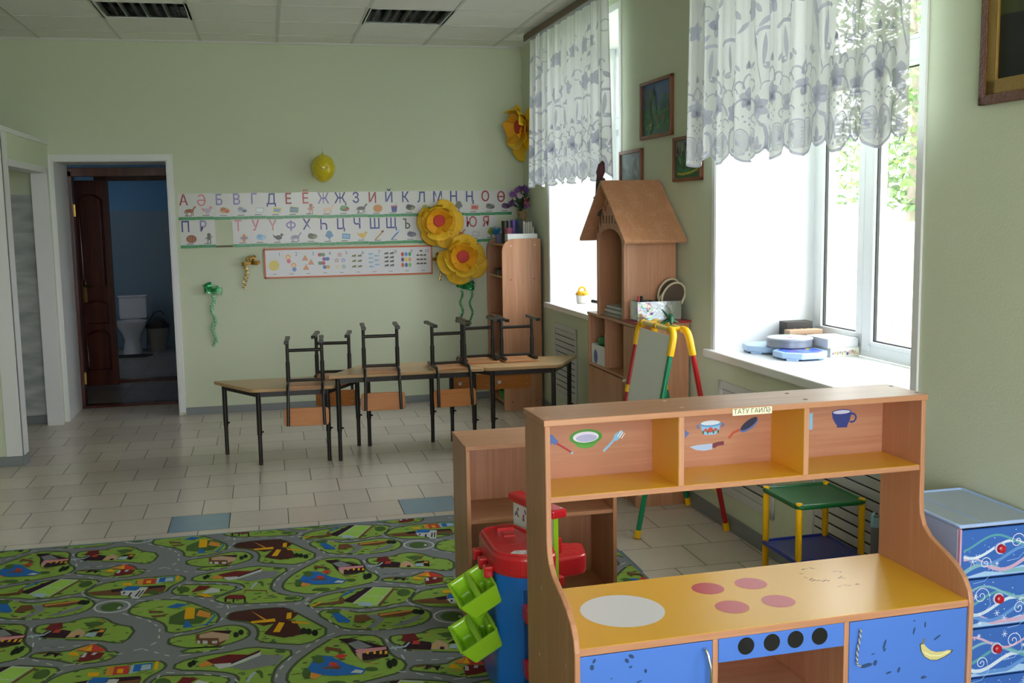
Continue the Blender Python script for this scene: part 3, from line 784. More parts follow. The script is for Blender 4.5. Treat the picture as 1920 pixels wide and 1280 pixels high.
# cut-out pictures stuck to the back panel
BLU, BLUL, SKY = c('#4d6cb0'), c('#8fb4e0'), c('#86bfe6')
def sticker(nm, draw):
    st = MB(); f = Flat(st, (0, KD-0.0062, 0), X3, Z3, 0.00012); draw(f)
    so = st.build('picture_sticker', bkp, recalc=False); so['label'] = nm
def _s0(f):
    f.line([(0.071, 0.992), (0.092, 0.972)], 0.016, BLU); f.disc(0.074, 0.985, 0.012, 0.014, BLU, 12); f.line([(0.092, 0.972), (0.137, 0.942)], 0.006, c('#a02a32')); f.disc(0.138, 0.941, 0.004, 0.004, BLUL, 8)
sticker('fork with a red handle picture', _s0)
def _s1(f):
    f.disc(0.18, 0.967, 0.032, 0.016, c('#4f9a36')); f.disc(0.18, 0.984, 0.050, 0.023, c('#3f8f2e'), 28); f.disc(0.18, 0.984, 0.039, 0.016, c('#d9dcef'), 28); f.disc(0.182, 0.981, 0.032, 0.011, c('#a9b0d8'), 24)
sticker('green rimmed plate picture', _s1)
def _s2(f):
    f.line([(0.233, 0.938), (0.255, 0.958), (0.268, 0.972)], 0.007, SKY); f.poly([(0.262, 0.968), (0.268, 0.985), (0.288, 0.997), (0.296, 0.99), (0.284, 0.973), (0.272, 0.966)], SKY)
    for k in range(3): f.line([(0.277+k*0.006, 0.978-k*0.003), (0.289+k*0.005, 0.995-k*0.004)], 0.0018, c('#ffffff'))
sticker('pale blue fork picture', _s2)
def _s3(f):
    f.poly([(0.489, 0.983), (0.503, 0.972), (0.489, 0.958)], BLU)
sticker('blue sticker corner picture', _s3)
def _s4(f):
    f.poly([(0.540, 0.990), (0.545, 0.968), (0.556, 0.963), (0.586, 0.963), (0.598, 0.969), (0.602, 0.992)], SKY); f.disc(0.571, 0.995, 0.036, 0.008, c('#5a98cc')); f.disc(0.571, 0.999, 0.031, 0.007, c('#cfe3f2')); f.line([(0.533, 0.995), (0.526, 0.99), (0.535, 0.985)], 0.005, BLU); f.line([(0.609, 0.996), (0.615, 0.99), (0.606, 0.985)], 0.005, BLU)
    for dx, r in ((0, 0.008), (-0.016, 0.005), (0.016, 0.005)): f.disc(0.571+dx, 0.978, r, r, c('#c4453a'), 12)
    for dx in (-0.024, -0.009, 0.009, 0.024): f.disc(0.571+dx, 0.972, 0.003, 0.006, c('#4a5a2a'), 8)
sticker('flowered blue saucepan picture', _s4)
def _s5(f):
    f.line([(0.631, 0.948), (0.645, 0.964), (0.668, 0.972)], 0.008, c('#b4543a')); f.disc(0.697, 0.984, 0.034, 0.014, c('#5a74b4'), 20, 0.55); f.disc(0.697, 0.988, 0.032, 0.011, c('#27304c'), 20, 0.55)
sticker('blue frying pan picture', _s5)
def _s6(f):
    f.poly([(0.504, 0.931), (0.53, 0.935), (0.578, 0.936), (0.577, 0.918), (0.55, 0.916), (0.525, 0.920)], c('#a6bfe0')); f.poly([(0.578, 0.936), (0.596, 0.940), (0.615, 0.941), (0.615, 0.929), (0.597, 0.928), (0.585, 0.922), (0.577, 0.924)], c('#6e2f3c'))
sticker('kitchen knife picture', _s6)
def _s7(f):
    f.rect(0.900, 0.911, 0.955, 1.006, SKY)
sticker('pale blue strip picture', _s7)
def _s8(f):
    f.poly([(0.977, 1.003), (0.980, 0.985), (0.990, 0.968), (0.996, 0.962), (0.995, 0.955), (1.031, 0.954), (1.032, 0.962), (1.040, 0.975), (1.045, 1.0)], c('#2b3c84')); f.disc(1.011, 1.003, 0.034, 0.009, c('#2b3c84')); f.disc(1.011, 1.003, 0.030, 0.006, c('#c6cbe4')); f.ring(1.047, 0.983, 0.014, 0.013, 0.006, c('#2b3c84'), 18, -120, 110)
sticker('dark blue cup picture', _s8)
# counter
ct = kp('counter', KT, KW-KT, -0.230, 0.195, 0.518, 0.5372, BEECHX)
kp('counter_lining', KT+0.0005, KW-KT-0.0005, -0.2290, 0.1945, 0.5372, 0.538, YELB, ct, 0)
pr = MB(); f = Flat(pr, (0, 0, 0.538), X3, Y3, 0.00025)
f.disc(0.211, -0.018, 0.116, 0.118, c('#e0e1ea', 0.3), 48)
so = pr.build('sink_disc', ct, recalc=False); so['label'] = 'white round sink disc'
for (u, v) in ((0.508, 0.068), (0.645, 0.068), (0.509, -0.083), (0.651, -0.082)):
    pr = MB(); Flat(pr, (0, 0, 0.538), X3, Y3, 0.00025).disc(u, v, 0.047, 0.047, c('#c2323e', 0.3), 32); so = pr.build('hob_ring', ct, recalc=False); so['label'] = 'red hob ring'
sc = MB(); f = Flat(sc, (0, 0, 0.538), X3, Y3, 0.00002); DIRT = see_through('brown_scuff', '#7a5a28', 0.45)
rr = random.Random(3)
for k in range(26):
    a = rr.random()*6.28; x, y = 0.88+0.062*math.cos(a)+rr.uniform(-.008, .008), 0.075+0.055*math.sin(a)+rr.uniform(-.006, .006)
    f.disc(x, y, rr.uniform(0.003, 0.010), rr.uniform(0.001, 0.0028), DIRT, 8, rr.uniform(-.5, .5), k=3+k)
for k in range(7): f.disc(0.90+rr.uniform(-.04, .05), -0.03+rr.uniform(-.01, .02), rr.uniform(0.004, 0.009), 0.0014, DIRT, 8, rr.uniform(-.4, .4), k=40+k)
sc.build('scuff_marks', ct, recalc=False)['kind'] = 'stuff'
# lower fronts
for x in (0.381, 0.768): kp('divider', x, x+KT, -0.228, KD-0.006, 0.05, 0.518, BEECH)
kp('bottom_board', KT, KW-KT, -0.215, KD-0.006, 0.05, 0.066, BEECHX)
kp('back_panel', KT, KW-KT, KD-0.006, KD, 0.05, 0.518, BEECHD)
kp('oven_shelf', 0.3965, 0.768, -0.20, KD-0.006, 0.25, 0.266, BEECHX)
dl = kp('door', KT+0.001, 0.380, -0.2285, -0.2125, 0.07, 0.5155, BLUED)
dr_ = kp('door', 0.7845, KW-KT-0.001, -0.2285, -0.2125, 0.07, 0.5155, BLUED)
pn = kp('control_panel', 0.3975, 0.767, -0.2285, -0.2125, 0.452, 0.517, BLUED)
for x in (0.476, 0.551, 0.621, 0.693):
    b = MB(); b.tube([(x, -0.2285, 0.489), (x, -0.2300, 0.489)], 0.0235, mat('black_film', '#060607', 0.4), 28); so = b.build('knob_disc', pn, smooth=40); so['label'] = 'black round knob disc'
b = MB(); b.tube([(0.355, -0.2285, 0.497), (0.355, -0.243, 0.496), (0.357, -0.252, 0.485), (0.362, -0.256, 0.46), (0.363, -0.256, 0.42), (0.362, -0.252, 0.39), (0.361, -0.243, 0.378), (0.361, -0.2285, 0.377)], 0.0048, CHROME, 10); so = b.build('handle', dl, smooth=40); so['label'] = 'chrome bow handle'
RUB = see_through('worn_patch', '#26435e', 0.35)
def smears(par, pts, nm='worn_marks'):
    m = MB(); f = Flat(m, (0, -0.2287, 0), X3, Z3, 0.0001)
    for i, (u, v, a, b_, rot) in enumerate(pts):
        f.poly([(u+p*math.cos(rot)-q*math.sin(rot), v+p*math.sin(rot)+q*math.cos(rot)) for p, q in ((-a, -b_*0.4), (-a*0.3, -b_), (a*0.7, -b_*0.7), (a, b_*0.2), (a*0.4, b_), (-a*0.6, b_*0.8))], RUB, 3+i)
    m.build(nm, par, recalc=False)
smears(dl, [(0.054, 0.502, 0.007, 0.004, 0.9), (0.048, 0.486, 0.008, 0.006, 1.4), (0.154, 0.502, 0.009, 0.005, -0.6), (0.142, 0.492, 0.008, 0.005, -1.0), (0.152, 0.474, 0.005, 0.003, 0.2), (0.193, 0.458, 0.006, 0.004, 1.5), (0.175, 0.432, 0.008, 0.002, 0.2), (0.1, 0.45, 0.003, 0.002, 0)])
smears(dr_, [(0.893, 0.440, 0.016, 0.004, 1.25), (0.894, 0.425, 0.006, 0.003, 0.9), (0.985, 0.468, 0.012, 0.003, 1.3), (1.02, 0.482, 0.009, 0.003, 1.5), (1.06, 0.44, 0.014, 0.003, 0.5), (0.985, 0.497, 0.004, 0.002, 0), (0.858, 0.418, 0.007, 0.002, 0.1), (0.838, 0.388, 0.020, 0.006, 0.1), (0.865, 0.392, 0.009, 0.006, 1.2), (0.908, 0.358, 0.010, 0.003, 0.2), (0.94, 0.362, 0.009, 0.004, 1.2), (1.02, 0.33, 0.01, 0.004, 0)])
m = MB(); f = Flat(m, (0, -0.2288, 0), X3, Z3, 0.0001)
ban = [(1.008, 0.425), (1.012, 0.405), (1.022, 0.390), (1.040, 0.378), (1.062, 0.375), (1.084, 0.381), (1.104, 0.390), (1.108, 0.397), (1.098, 0.399), (1.078, 0.397), (1.058, 0.398), (1.040, 0.405), (1.026, 0.417), (1.017, 0.428)]
cb_ = Vector((1.05, 0.395)); f.poly([tuple(cb_+(Vector(p)-cb_)*1.09) for p in ban], c('#3b4630')); f.poly(ban, c('#c9c285')); f.line([(1.014, 0.426), (1.019, 0.442)], 0.006, c('#6d7048')); f.line([(1.02, 0.402), (1.04, 0.39), (1.07, 0.386), (1.098, 0.394)], 0.004, c('#e0dba8'))
so = m.build('banana_sticker', dr_, recalc=False); so['label'] = 'banana sticker'
b = MB()
pts = [(0.8145, 0.4955), (0.813, 0.475), (0.8085, 0.45), (0.805, 0.425), (0.8045, 0.405), (0.809, 0.395), (0.816, 0.391)]
for ph in (0, math.pi):
    P = []
    for i in range(61):
        t = i/60*(len(pts)-1); k = min(int(t), len(pts)-2); u = t-k
        x = pts[k][0]*(1-u)+pts[k+1][0]*u; z = pts[k][1]*(1-u)+pts[k+1][1]*u
        P.append((x+0.0018*math.cos(i*0.9+ph), -0.2345+0.0018*math.sin(i*0.9+ph), z))
    b.tube(P, 0.0017, c('#cfcabb') if ph else c('#5a5c60'), 6)
so = b.build('rope_handle', dr_, smooth=60); so['label'] = 'black and white twisted cord handle'

# ------------------------------------------------------------------ play easel
RED, GRN, YEL, YELT = mat('red_plastic_pipe', '#a3161a', 0.3), mat('green_plastic_pipe', '#0f7f58', 0.3), mat('yellow_plastic', '#f0b90c', 0.3), mat('pale_yellow_pipe', '#e6d27c', 0.3)
ea = thing('play_easel', 'folding childs easel of red, green and yellow pipes with a white board', 'easel', (1.98, 5.12, 0))
A0, A1 = Vector((1.738, 4.862, 0)), Vector((1.738, 5.358, 0))     # feet of the board side
B0, B1 = Vector((2.222, 4.862, 0)), Vector((2.217, 5.358, 0))     # feet of the wall side
AT0, AT1 = Vector((1.935, 4.862, 1.035)), Vector((1.935, 5.358, 1.035))
BT0, BT1 = Vector((2.005, 4.862, 1.035)), Vector((2.005, 5.358, 1.035))
for ft, tp_, m in ((A0, AT0, GRN), (A1, AT1, RED), (B0, BT0, RED), (B1, BT1, GRN)):
    d = (tp_-ft).normalized(); L = (tp_-ft).length
    b = MB(); b.tube([ft+d*0.03, ft+d*(L-0.10)], 0.0135, m, 14); lg = b.build('leg', ea, smooth=40)
    b = MB(); b.tube([ft+d*0.004, ft+d*0.045], 0.0165, YEL, 14); b.build('foot', lg, smooth=40)
    b = MB(); b.tube([ft+d*(L-0.385), ft+d*(L-0.345)], 0.0175, YEL, 14); b.build('joint_ring', lg, smooth=40)
for (p, q) in ((AT0, AT1), (BT0, BT1)):
    b = MB(); b.tube([p+Vector((0, 0.04, 0)), q-Vector((0, 0.04, 0))], 0.0125, YELT, 14); ro = b.build('top_rail', ea, smooth=40)
    b = MB(); m_ = (p+q)/2; b.tube([m_-Vector((0, 0.016, 0)), m_+Vector((0, 0.016, 0))], 0.0165, YEL, 14); b.build('joint_ring', ro, smooth=40)
for tp_, ft, s in ((AT0, A0, 1), (AT1, A1, -1), (BT0, B0, 1), (BT1, B1, -1)):
    d = (ft-tp_).normalized()
    P = [tp_+d*0.125, tp_+d*0.05]+[tp_+d*0.05*(1-u)**2+Vector((0, s*0.05, 0))*u*u for u in (0.25, 0.5, 0.75)]+[tp_+Vector((0, s*0.065, 0))]
    b = MB(); b.tube(P, 0.0185, YEL, 14); b.build('elbow', ea, smooth=40)
for y in (4.95, 5.27):
    b = MB(); b.tube([(1.935, y, 1.035), (2.005, y, 1.035)], 0.012, YEL, 12); b.build('hinge', ea, smooth=40)
d = (A0-AT0).normalized(); n_ = Vector((0, 1, 0)).cross(d).normalized()
b = MB(); ctr = (AT0+AT1)/2+d*0.40; b.obox(ctr, Vector((0, 0.222, 0)), d*0.37, n_*0.004, mat('white_board', '#eceeee', 0.3)); bo = b.build('white_board', ea, bevel=0.002)
b = MB(); b.obox((AT0+AT1)/2+d*0.785, Vector((0, 0.235, 0)), d*0.012, n_*0.02, YEL); b.build('pen_tray', ea, bevel=0.003)
for (p, q) in ((A0, A1), (B0, B1)):
    pp, qq = p.lerp(AT0 if p == A0 else BT0, 0.2), q.lerp(AT1 if q == A1 else BT1, 0.2)
    b = MB(); b.tube([pp, qq], 0.011, YELT, 12); b.build('lower_rail', ea, smooth=40)
# green toy clinging to the rail
gt = MB(); G = mat('dark_green_rubber', '#14563a', 0.4)
gt.tube([(1.985, 5.03, 1.052), (1.99, 5.05, 1.075), (2.0, 5.08, 1.085), (2.0, 5.11, 1.07)], [0.006, 0.016, 0.016, 0.006], G, 10)
gt.tube([(1.95, 5.055, 1.05), (1.99, 5.06, 1.075), (2.03, 5.05, 1.055)], [0.004, 0.008, 0.004], G, 8)
gt.tube([(1.95, 5.09, 1.052), (2.0, 5.085, 1.078), (2.03, 5.10, 1.055)], [0.004, 0.008, 0.004], G, 8)
gt.tube([(1.995, 5.10, 1.08), (1.985, 5.12, 1.10), (1.97, 5.13, 1.12)], [0.008, 0.006, 0.002], G, 8)
tag(gt.build('toy_lizard', base=(1.99, 5.07, 1.05), smooth=60), 'small dark green rubber toy perched on the easel rail', 'toy')

# ------------------------------------------------------------------ little two tier plastic table (window wall frame)
pt_ = thing('plastic_side_table', 'green topped plastic table with yellow legs and blue shelf by the vent', 'side table', (-0.228, 3.668, 0), 'wall')
SX0, SX1, SY0, SY1 = -0.372, -0.084, 3.525, 3.812
GTOP, BSH = mat('green_plastic_top', '#0d5c2d', 0.3, bump=(160, 0.3, 0.003)), mat('blue_plastic_shelf', '#1a2c9a', 0.3)
def tray(name, z, m, t):
    b = MB(); b.prism(rrect(SX0, SX1, SY0, SY1, 0.018), (0, 0, z-0.014), X3, Y3, 0.010, m)
    P = [(x, y, z-0.008) for x, y in rrect(SX0+0.004, SX1-0.004, SY0+0.004, SY1-0.004, 0.018)]
    b.tube(P, 0.0105, m, 10, closed=True)
    return b.build(name, t, smooth=40)
tray('tabletop', 0.520, GTOP, pt_); tray('lower_shelf', 0.305, BSH, pt_)
for x in (SX0+0.012, SX1-0.012):
    for y in (SY0+0.012, SY1-0.012):
        b = MB(); b.tube([(x, y, 0), (x, y, 0.524)], 0.0125, YEL, 14); b.tube([(x, y, 0.522), (x, y, 0.526)], 0.012, YEL, 14); b.build('leg', pt_, smooth=40)
# grey pole with a pale blue clamp
PALEB = mat('pale_blue_plastic', '#a4cfe6', 0.35)
gp = thing('mop_pole', 'grey metal pole with pale blue cap standing beside the green topped table', 'pole', (2.118, 3.36, 0))
b = MB(); b.tube([(2.118, 3.36, 0.0), (2.118, 3.36, 0.512)], 0.0155, mat('grey_metal', '#8e9196', 0.3, 0.85), 16); b.build('tube', gp, smooth=40)
b = MB(); b.tube([(2.118, 3.36, 0.470), (2.118, 3.36, 0.508)], 0.0175, PALEB, 16); b.tube([(2.101, 3.352, 0.475), (2.097, 3.345, 0.52), (2.105, 3.345, 0.527)], 0.005, PALEB, 8); b.tube([(2.133, 3.36, 0.40), (2.142, 3.36, 0.46), (2.14, 3.36, 0.53), (2.146, 3.36, 0.60)], [0.006, 0.008, 0.006, 0.003], PALEB, 8); b.build('clamp', gp, smooth=40)

# ------------------------------------------------------------------ plastic drawer tower (window wall frame)
dw_ = thing('drawer_tower', 'pale blue plastic drawer tower with snowflake pictured fronts and red knobs', 'drawers', (-0.16, 2.87, 0), 'wall')
EX0, EX1, EY0, EY1, EH = -0.303, -0.018, 2.685, 3.062, 0.682
SHELL = see_through('milky_blue_plastic', '#b3c3ea', 0.12, 0.3); RIMB = mat('pale_blue_rim', '#a9c4f6', 0.3); PINKP = mat('pink_plastic_edge', '#d8a6c0', 0.35)
b = MB()
b.box(EX0, EX0+0.006, EY0+0.012, EY1, 0.02, EH-0.012, SHELL); b.box(EX1-0.006, EX1, EY0+0.012, EY1, 0.02, EH-0.012, SHELL); b.box(EX0, EX1, EY1-0.006, EY1, 0.02, EH-0.012, SHELL)
b.build('body', dw_, bevel=0.002)
b = MB(); b.box(EX0+0.002, EX1-0.002, EY0+0.006, EY1-0.002, EH-0.012, EH-0.004, mat('milky_blue_lid', '#aebcd6', 0.3))
to = b.build('lid', dw_, bevel=0.002)
b = MB(); P = [(x, y, EH-0.004) for x, y in rrect(EX0+0.003, EX1-0.003, EY0+0.006, EY1-0.003, 0.01)]; b.tube(P, 0.005, RIMB, 8, closed=True); b.tube([(EX0+0.095, EY0+0.02, EH-0.004), (EX0+0.095, EY1-0.01, EH-0.004)], 0.0022, RIMB, 6); b.build('lid_rim', to, smooth=40)
BLUEF, BLUEG, WHT, ICE = c('#3868bc', 0.25), c('#5f92d6', 0.25), c('#e6eefa', 0.25), c('#a4c8ee', 0.25)
for k in range(4):
    z1 = EH-0.016-k*0.157; z0 = z1-0.152
    b = MB(); b.box(EX0+0.006, EX1-0.004, EY0, EY0+0.012, z0, z1, BLUEF); b.box(EX0+0.010, EX1-0.008, EY0+0.012, EY1-0.02, z0+0.01, z1-0.03, SHELL)
    do = b.build('drawer', dw_, bevel=0.002)
    m = MB(); f = Flat(m, (EX0, EY0-0.0003, z0), X3, Z3, 0.00004); rr = random.Random(20+k); W = EX1-EX0; H = 0.152
    for q in range(5):
        y_ = 0.02+0.022*q; f.line([(0.014+(W-0.028)*t/14, min(H-0.016, max(0.014, y_+0.022*math.sin(t*0.45+q*1.3+k*0.9)))) for t in range(15)], 0.013-0.0015*q, (c('#7fb2c4', 0.25), c('#c9a9c8', 0.25), BLUEG, c('#cfe0f2', 0.25), c('#5aa0ae', 0.25))[(q+k) % 5])
    # swirls, snowflakes and stars in white and ice blue
    for (u, v, r_) in ((0.20, 0.105, 0.026), (0.09, 0.045, 0.020)) if k % 2 == 0 else ((0.08, 0.10, 0.028), (0.215, 0.05, 0.022)):
        f.line([(u+r_*(1-t/26)*math.cos(t*0.42), v+r_*(1-t/26)*math.sin(t*0.42)) for t in range(25)], 0.0022, WHT)
        f.line([(u+r_, v), (u+r_+0.006, v-0.03), (u+r_-0.02, v-0.055), (u+r_-0.06, v-0.06)], 0.0016, ICE)
    for q in range(7):
        u, v, r_ = rr.uniform(0.02, W-0.02), rr.uniform(0.015, H-0.015), rr.uniform(0.005, 0.012)
        for a in range(3): f.line([(u-r_*math.cos(a*1.047), v-r_*math.sin(a*1.047)), (u+r_*math.cos(a*1.047), v+r_*math.sin(a*1.047))], 0.0016, WHT)
    for q in range(26): f.disc(rr.uniform(0.012, W-0.012), rr.uniform(0.01, H-0.01), rr.choice((0.001, 0.0016, 0.0024)), 0.0015, rr.choice((WHT, ICE)), 8)
    f.poly([(0.015, 0.006), (0.09, 0.02), (0.15, 0.012), (0.22, 0.028), (W-0.012, 0.018), (W-0.012, 0.004), (0.015, 0.004)], ICE, 1)
    m.build('snow_print', do, recalc=False)
    b = MB(); cx_, cz_ = (EX0+EX1)/2-0.005, (z0+z1)/2+0.012
    b.lathe([(0.0, 0.016), (0.008, 0.0155), (0.0125, 0.012), (0.014, 0.004)], (cx_, EY0-0.003, cz_), mat('red_knob', '#b4182a', 0.25), 20, Matrix.Rotation(R(90), 3, 'X'))
    b.lathe([(0.018, 0.004), (0.018, 0.0)], (cx_, EY0-0.001, cz_), c('#c9d2f0', 0.3), 20, Matrix.Rotation(R(90), 3, 'X'))
    so = b.build('knob', do, smooth=40)
for x in (EX0+0.001, EX1-0.006):
    b = MB(); b.box(x, x+0.006, EY0+0.001, EY0+0.013, 0.02, EH-0.012, PINKP); b.build('edge_strip', dw_)
for x in (EX0+0.02, EX1-0.02):
    for y in (EY0+0.03, EY1-0.03):
        b = MB(); b.tube([(x, y, 0), (x, y, 0.024)], 0.012, RIMB, 12); b.build('foot', dw_, smooth=40)

# ------------------------------------------------------------------ toy workbench with lime tool bins (own orientation)
FR['bench'] = Matrix.Translation((0.700, 3.30, 0.0102))
wb_ = thing('toy_workbench', 'red, blue and lime green toy workbench between the play kitchen and bookcase', 'toy workbench', (0.16, 0.15, 0), 'bench')
REDT, BLUT, LIME = mat('red_toy_plastic', '#c8202a', 0.25, coat=0.3), mat('blue_toy_plastic', '#1a70d0', 0.25, coat=0.3), mat('lime_toy_plastic', '#96cc26', 0.25, coat=0.3)
def roundpoly(P, r, n=5):
    Q = []
    for i, p in enumerate(P):
        p = Vector(p); a = (Vector(P[i-1])-p); b_ = (Vector(P[(i+1) % len(P)])-p); k = min(r, a.length*.45, b_.length*.45); p0, p1 = p+a.normalized()*k, p+b_.normalized()*k
        for q in range(n+1): u = q/n; Q.append(tuple(p0*(1-u)**2+p*2*u*(1-u)+p1*u*u))
    return Q
TOPP = [(-0.012, 0.025), (0.055, -0.050), (0.185, -0.050), (0.205, 0.06), (0.128, 0.330), (0.09, 0.345), (-0.012, 0.312)]
inset = lambda P, k: [(0.10+(x-0.10)*k, 0.15+(y-0.15)*k) for x, y in P]
b = MB(); b.prism(roundpoly(inset(TOPP, 0.93), 0.022), (0, 0, 0.0), X3, Y3, 0.425, BLUT)
body = b.build('body', wb_, smooth=30)
b = MB(); e0, e1 = Vector(inset(TOPP, 0.925)[1]), Vector(inset(TOPP, 0.925)[2]); e0, e1 = e0.lerp(e1, 0.12), e0.lerp(e1, 0.9); dd = (e1-e0)
b.obox(((e0.x+e1.x)/2, (e0.y+e1.y)/2, 0.20), (dd.x/2, dd.y/2, 0), (0, 0.003, 0), (0, 0, 0.185), mat('shaded_blue_toy_plastic', '#0f4f9c', 0.3)); b.build('recess_shade', body, bevel=0.004)  # raised darker slab paints in the shade of a hollow front
b = MB(); b.prism(roundpoly(TOPP, 0.045, 7), (0, 0, 0.425), X3, Y3, 0.072, REDT); tp_ = b.build('worktop', wb_, bevel=0.012, seg=3)
b = MB(); b.tube([(x, y, 0.498) for x, y in roundpoly(inset(TOPP, 0.90), 0.05, 6)], 0.006, REDT, 8, closed=True)
b.box(0.05, 0.11, 0.25, 0.285, 0.4965, 0.512, REDT); b.box(0.06, 0.10, 0.19, 0.245, 0.4965, 0.503, REDT)
b.tube([(0.075, 0.155, 0.4965), (0.075, 0.155, 0.4985)], 0.05, REDT, 24)
b.build('worktop_relief', tp_, smooth=40)
m = MB(); f = Flat(m, (0, 0, 0.4982), X3, Y3, 0.00004); f.poly([(0.035, 0.005), (0.075, -0.026), (0.135, -0.028), (0.135, 0.028), (0.06, 0.034)], c('#d9d6d2')); rr = random.Random(9)
for q in range(46): f.disc(rr.uniform(0.055, 0.13), rr.uniform(-0.016, 0.024), rr.uniform(0.002, 0.005), 0.002, c(rr.choice(('#c84a52', '#5f86c0', '#7fb0a0', '#d8a0b8', '#8a7fb4'))), 7, rr.uniform(0, 3))
so = m.build('picture_sticker', tp_, recalc=False); so['label'] = 'white sticker printed with small coloured pictures'
for z in (0.34, 0.15):
    b = MB(); b.box(0.066, 0.180, -0.095, -0.030, z-0.055, z, REDT); b.build('red_drawer', body, bevel=0.010)
for y in (0.05, 0.14, 0.235):
    b = MB(); b.box(-0.040, -0.008, y, y+0.035, 0.405, 0.445, REDT); b.build('side_hook', tp_, bevel=0.006)
# lime bins hanging at the left side
def tool_bin(zc):
    b = MB(); M_ = Matrix.Translation((-0.060, 0.085, zc)) @ Matrix.Rotation(R(-30), 4, 'Y') @ Matrix.Rotation(R(8), 4, 'X')
    def q(x, y, z): return tuple(M_ @ Vector((x, y, z)))
    w, l, dp = 0.046, 0.092, 0.080
    def shell(x0, x1, y0, y1):    # one open pocket
        o = [(x0, y0), (x1, y0), (x1, y1), (x0, y1)]; i_ = [(x0+0.010, y0+0.012), (x1-0.010, y0+0.012), (x1-0.010, y1-0.012), (x0+0.010, y1-0.012)]; bt = [(x0+0.016, y0+0.025), (x1-0.016, y0+0.025), (x1-0.016, y1-0.025), (x0+0.016, y1-0.025)]
        vs = [q(x, y, dp/2) for x, y in o]+[q(x, y, dp/2) for x, y in i_]+[q(x, y, -dp/2+0.016) for x, y in bt]
        fs = [(k, (k+1) % 4, 4+(k+1) % 4, 4+k) for k in range(4)]+[(4+k, 4+(k+1) % 4, 8+(k+1) % 4, 8+k) for k in range(4)]+[(8, 9, 10, 11)]
        b.add(vs, fs, LIME)
    X0, X1 = -w-0.026, w+0.026
    shell(X0, 0.002, -l, l); shell(0.002, X1, -l, l)
    out = [(X0, -l), (X1, -l), (X1, l), (X0, l)]; low = [(X0+0.022, -l+0.020), (X1-0.014, -l+0.020), (X1-0.014, l-0.020), (X0+0.022, l-0.020)]
    b.add([q(x, y, dp/2) for x, y in out]+[q(x, y, -dp/2) for x, y in low], [(k, (k+1) % 4, 4+(k+1) % 4, 4+k) for k in range(4)]+[(4, 5, 6, 7)], LIME)
    b.box(-0.03, 0.004, 0.06, 0.14, zc-0.03, zc+0.05, LIME)
    return b.build('tool_bin', wb_, bevel=0.008, seg=3)
tool_bin(0.345); tool_bin(0.192)
# upright tool board with red rails, and the lower red shelf behind it
u_ = Vector((-math.sin(R(18)), math.cos(R(18)), 0)); n_ = Vector((math.cos(R(18)), math.sin(R(18)), 0)); pc_ = Vector((0.184, 0.235, 0))
b = MB(); b.obox(pc_+Vector((0, 0, 0.437)), u_*0.135, n_*0.010, (0, 0, 0.140), LIME); bd = b.build('tool_board', wb_, bevel=0.003)
m = MB(); o_ = pc_+u_*0.132-n_*0.0105+Vector((0, 0, 0.30)); f = Flat(m, o_, -u_, Z3, 0.00003); f.rect(0.0, 0.264, 0.0, 0.275, c('#d9dcd8')); rr = random.Random(4)
for q in range(80): f.disc(rr.uniform(0.012, 0.252), rr.uniform(0.012, 0.262), rr.uniform(0.004, 0.013), rr.uniform(0.003, 0.008), c(rr.choice(('#3a4a78', '#6a7aa8', '#b4484a', '#49a08a', '#7a5aa0', '#5a5a66'))), 7, rr.uniform(0, 3))
m.build('board_print', bd, recalc=False)
b = MB(); b.obox(pc_+n_*0.006+Vector((0, 0, 0.592)), u_*0.150, n_*0.030, (0, 0, 0.016), REDT); b.build('top_rail', wb_, bevel=0.008)
b = MB(); b.obox(pc_+n_*0.021-u_*0.10+Vector((0, 0, 0.47)), u_*0.022, n_*0.012, (0, 0, 0.028), REDT); b.build('board_hook', bd, bevel=0.005)
b = MB(); b.obox(pc_+n_*0.021-u_*0.12+Vector((0, 0, 0.345)), u_*0.015, n_*0.012, (0, 0, 0.018), REDT); b.build('board_hook', bd, bevel=0.005)
b = MB(); b.prism(roundpoly([(0.215, 0.235), (0.385, 0.275), (0.412, 0.42), (0.20, 0.46)], 0.03), (0, 0, 0.305), X3, Y3, 0.075, REDT)
so = b.build('side_shelf', wb_, bevel=0.010, seg=3)
b = MB(); b.box(0.268, 0.286, 0.30, 0.42, 0.379, 0.388, REDT)
for k in range(4): b.box(0.305, 0.362, 0.30+k*0.03, 0.306+k*0.03, 0.379, 0.383, REDT)
b.build('shelf_ribs', so, bevel=0.003)

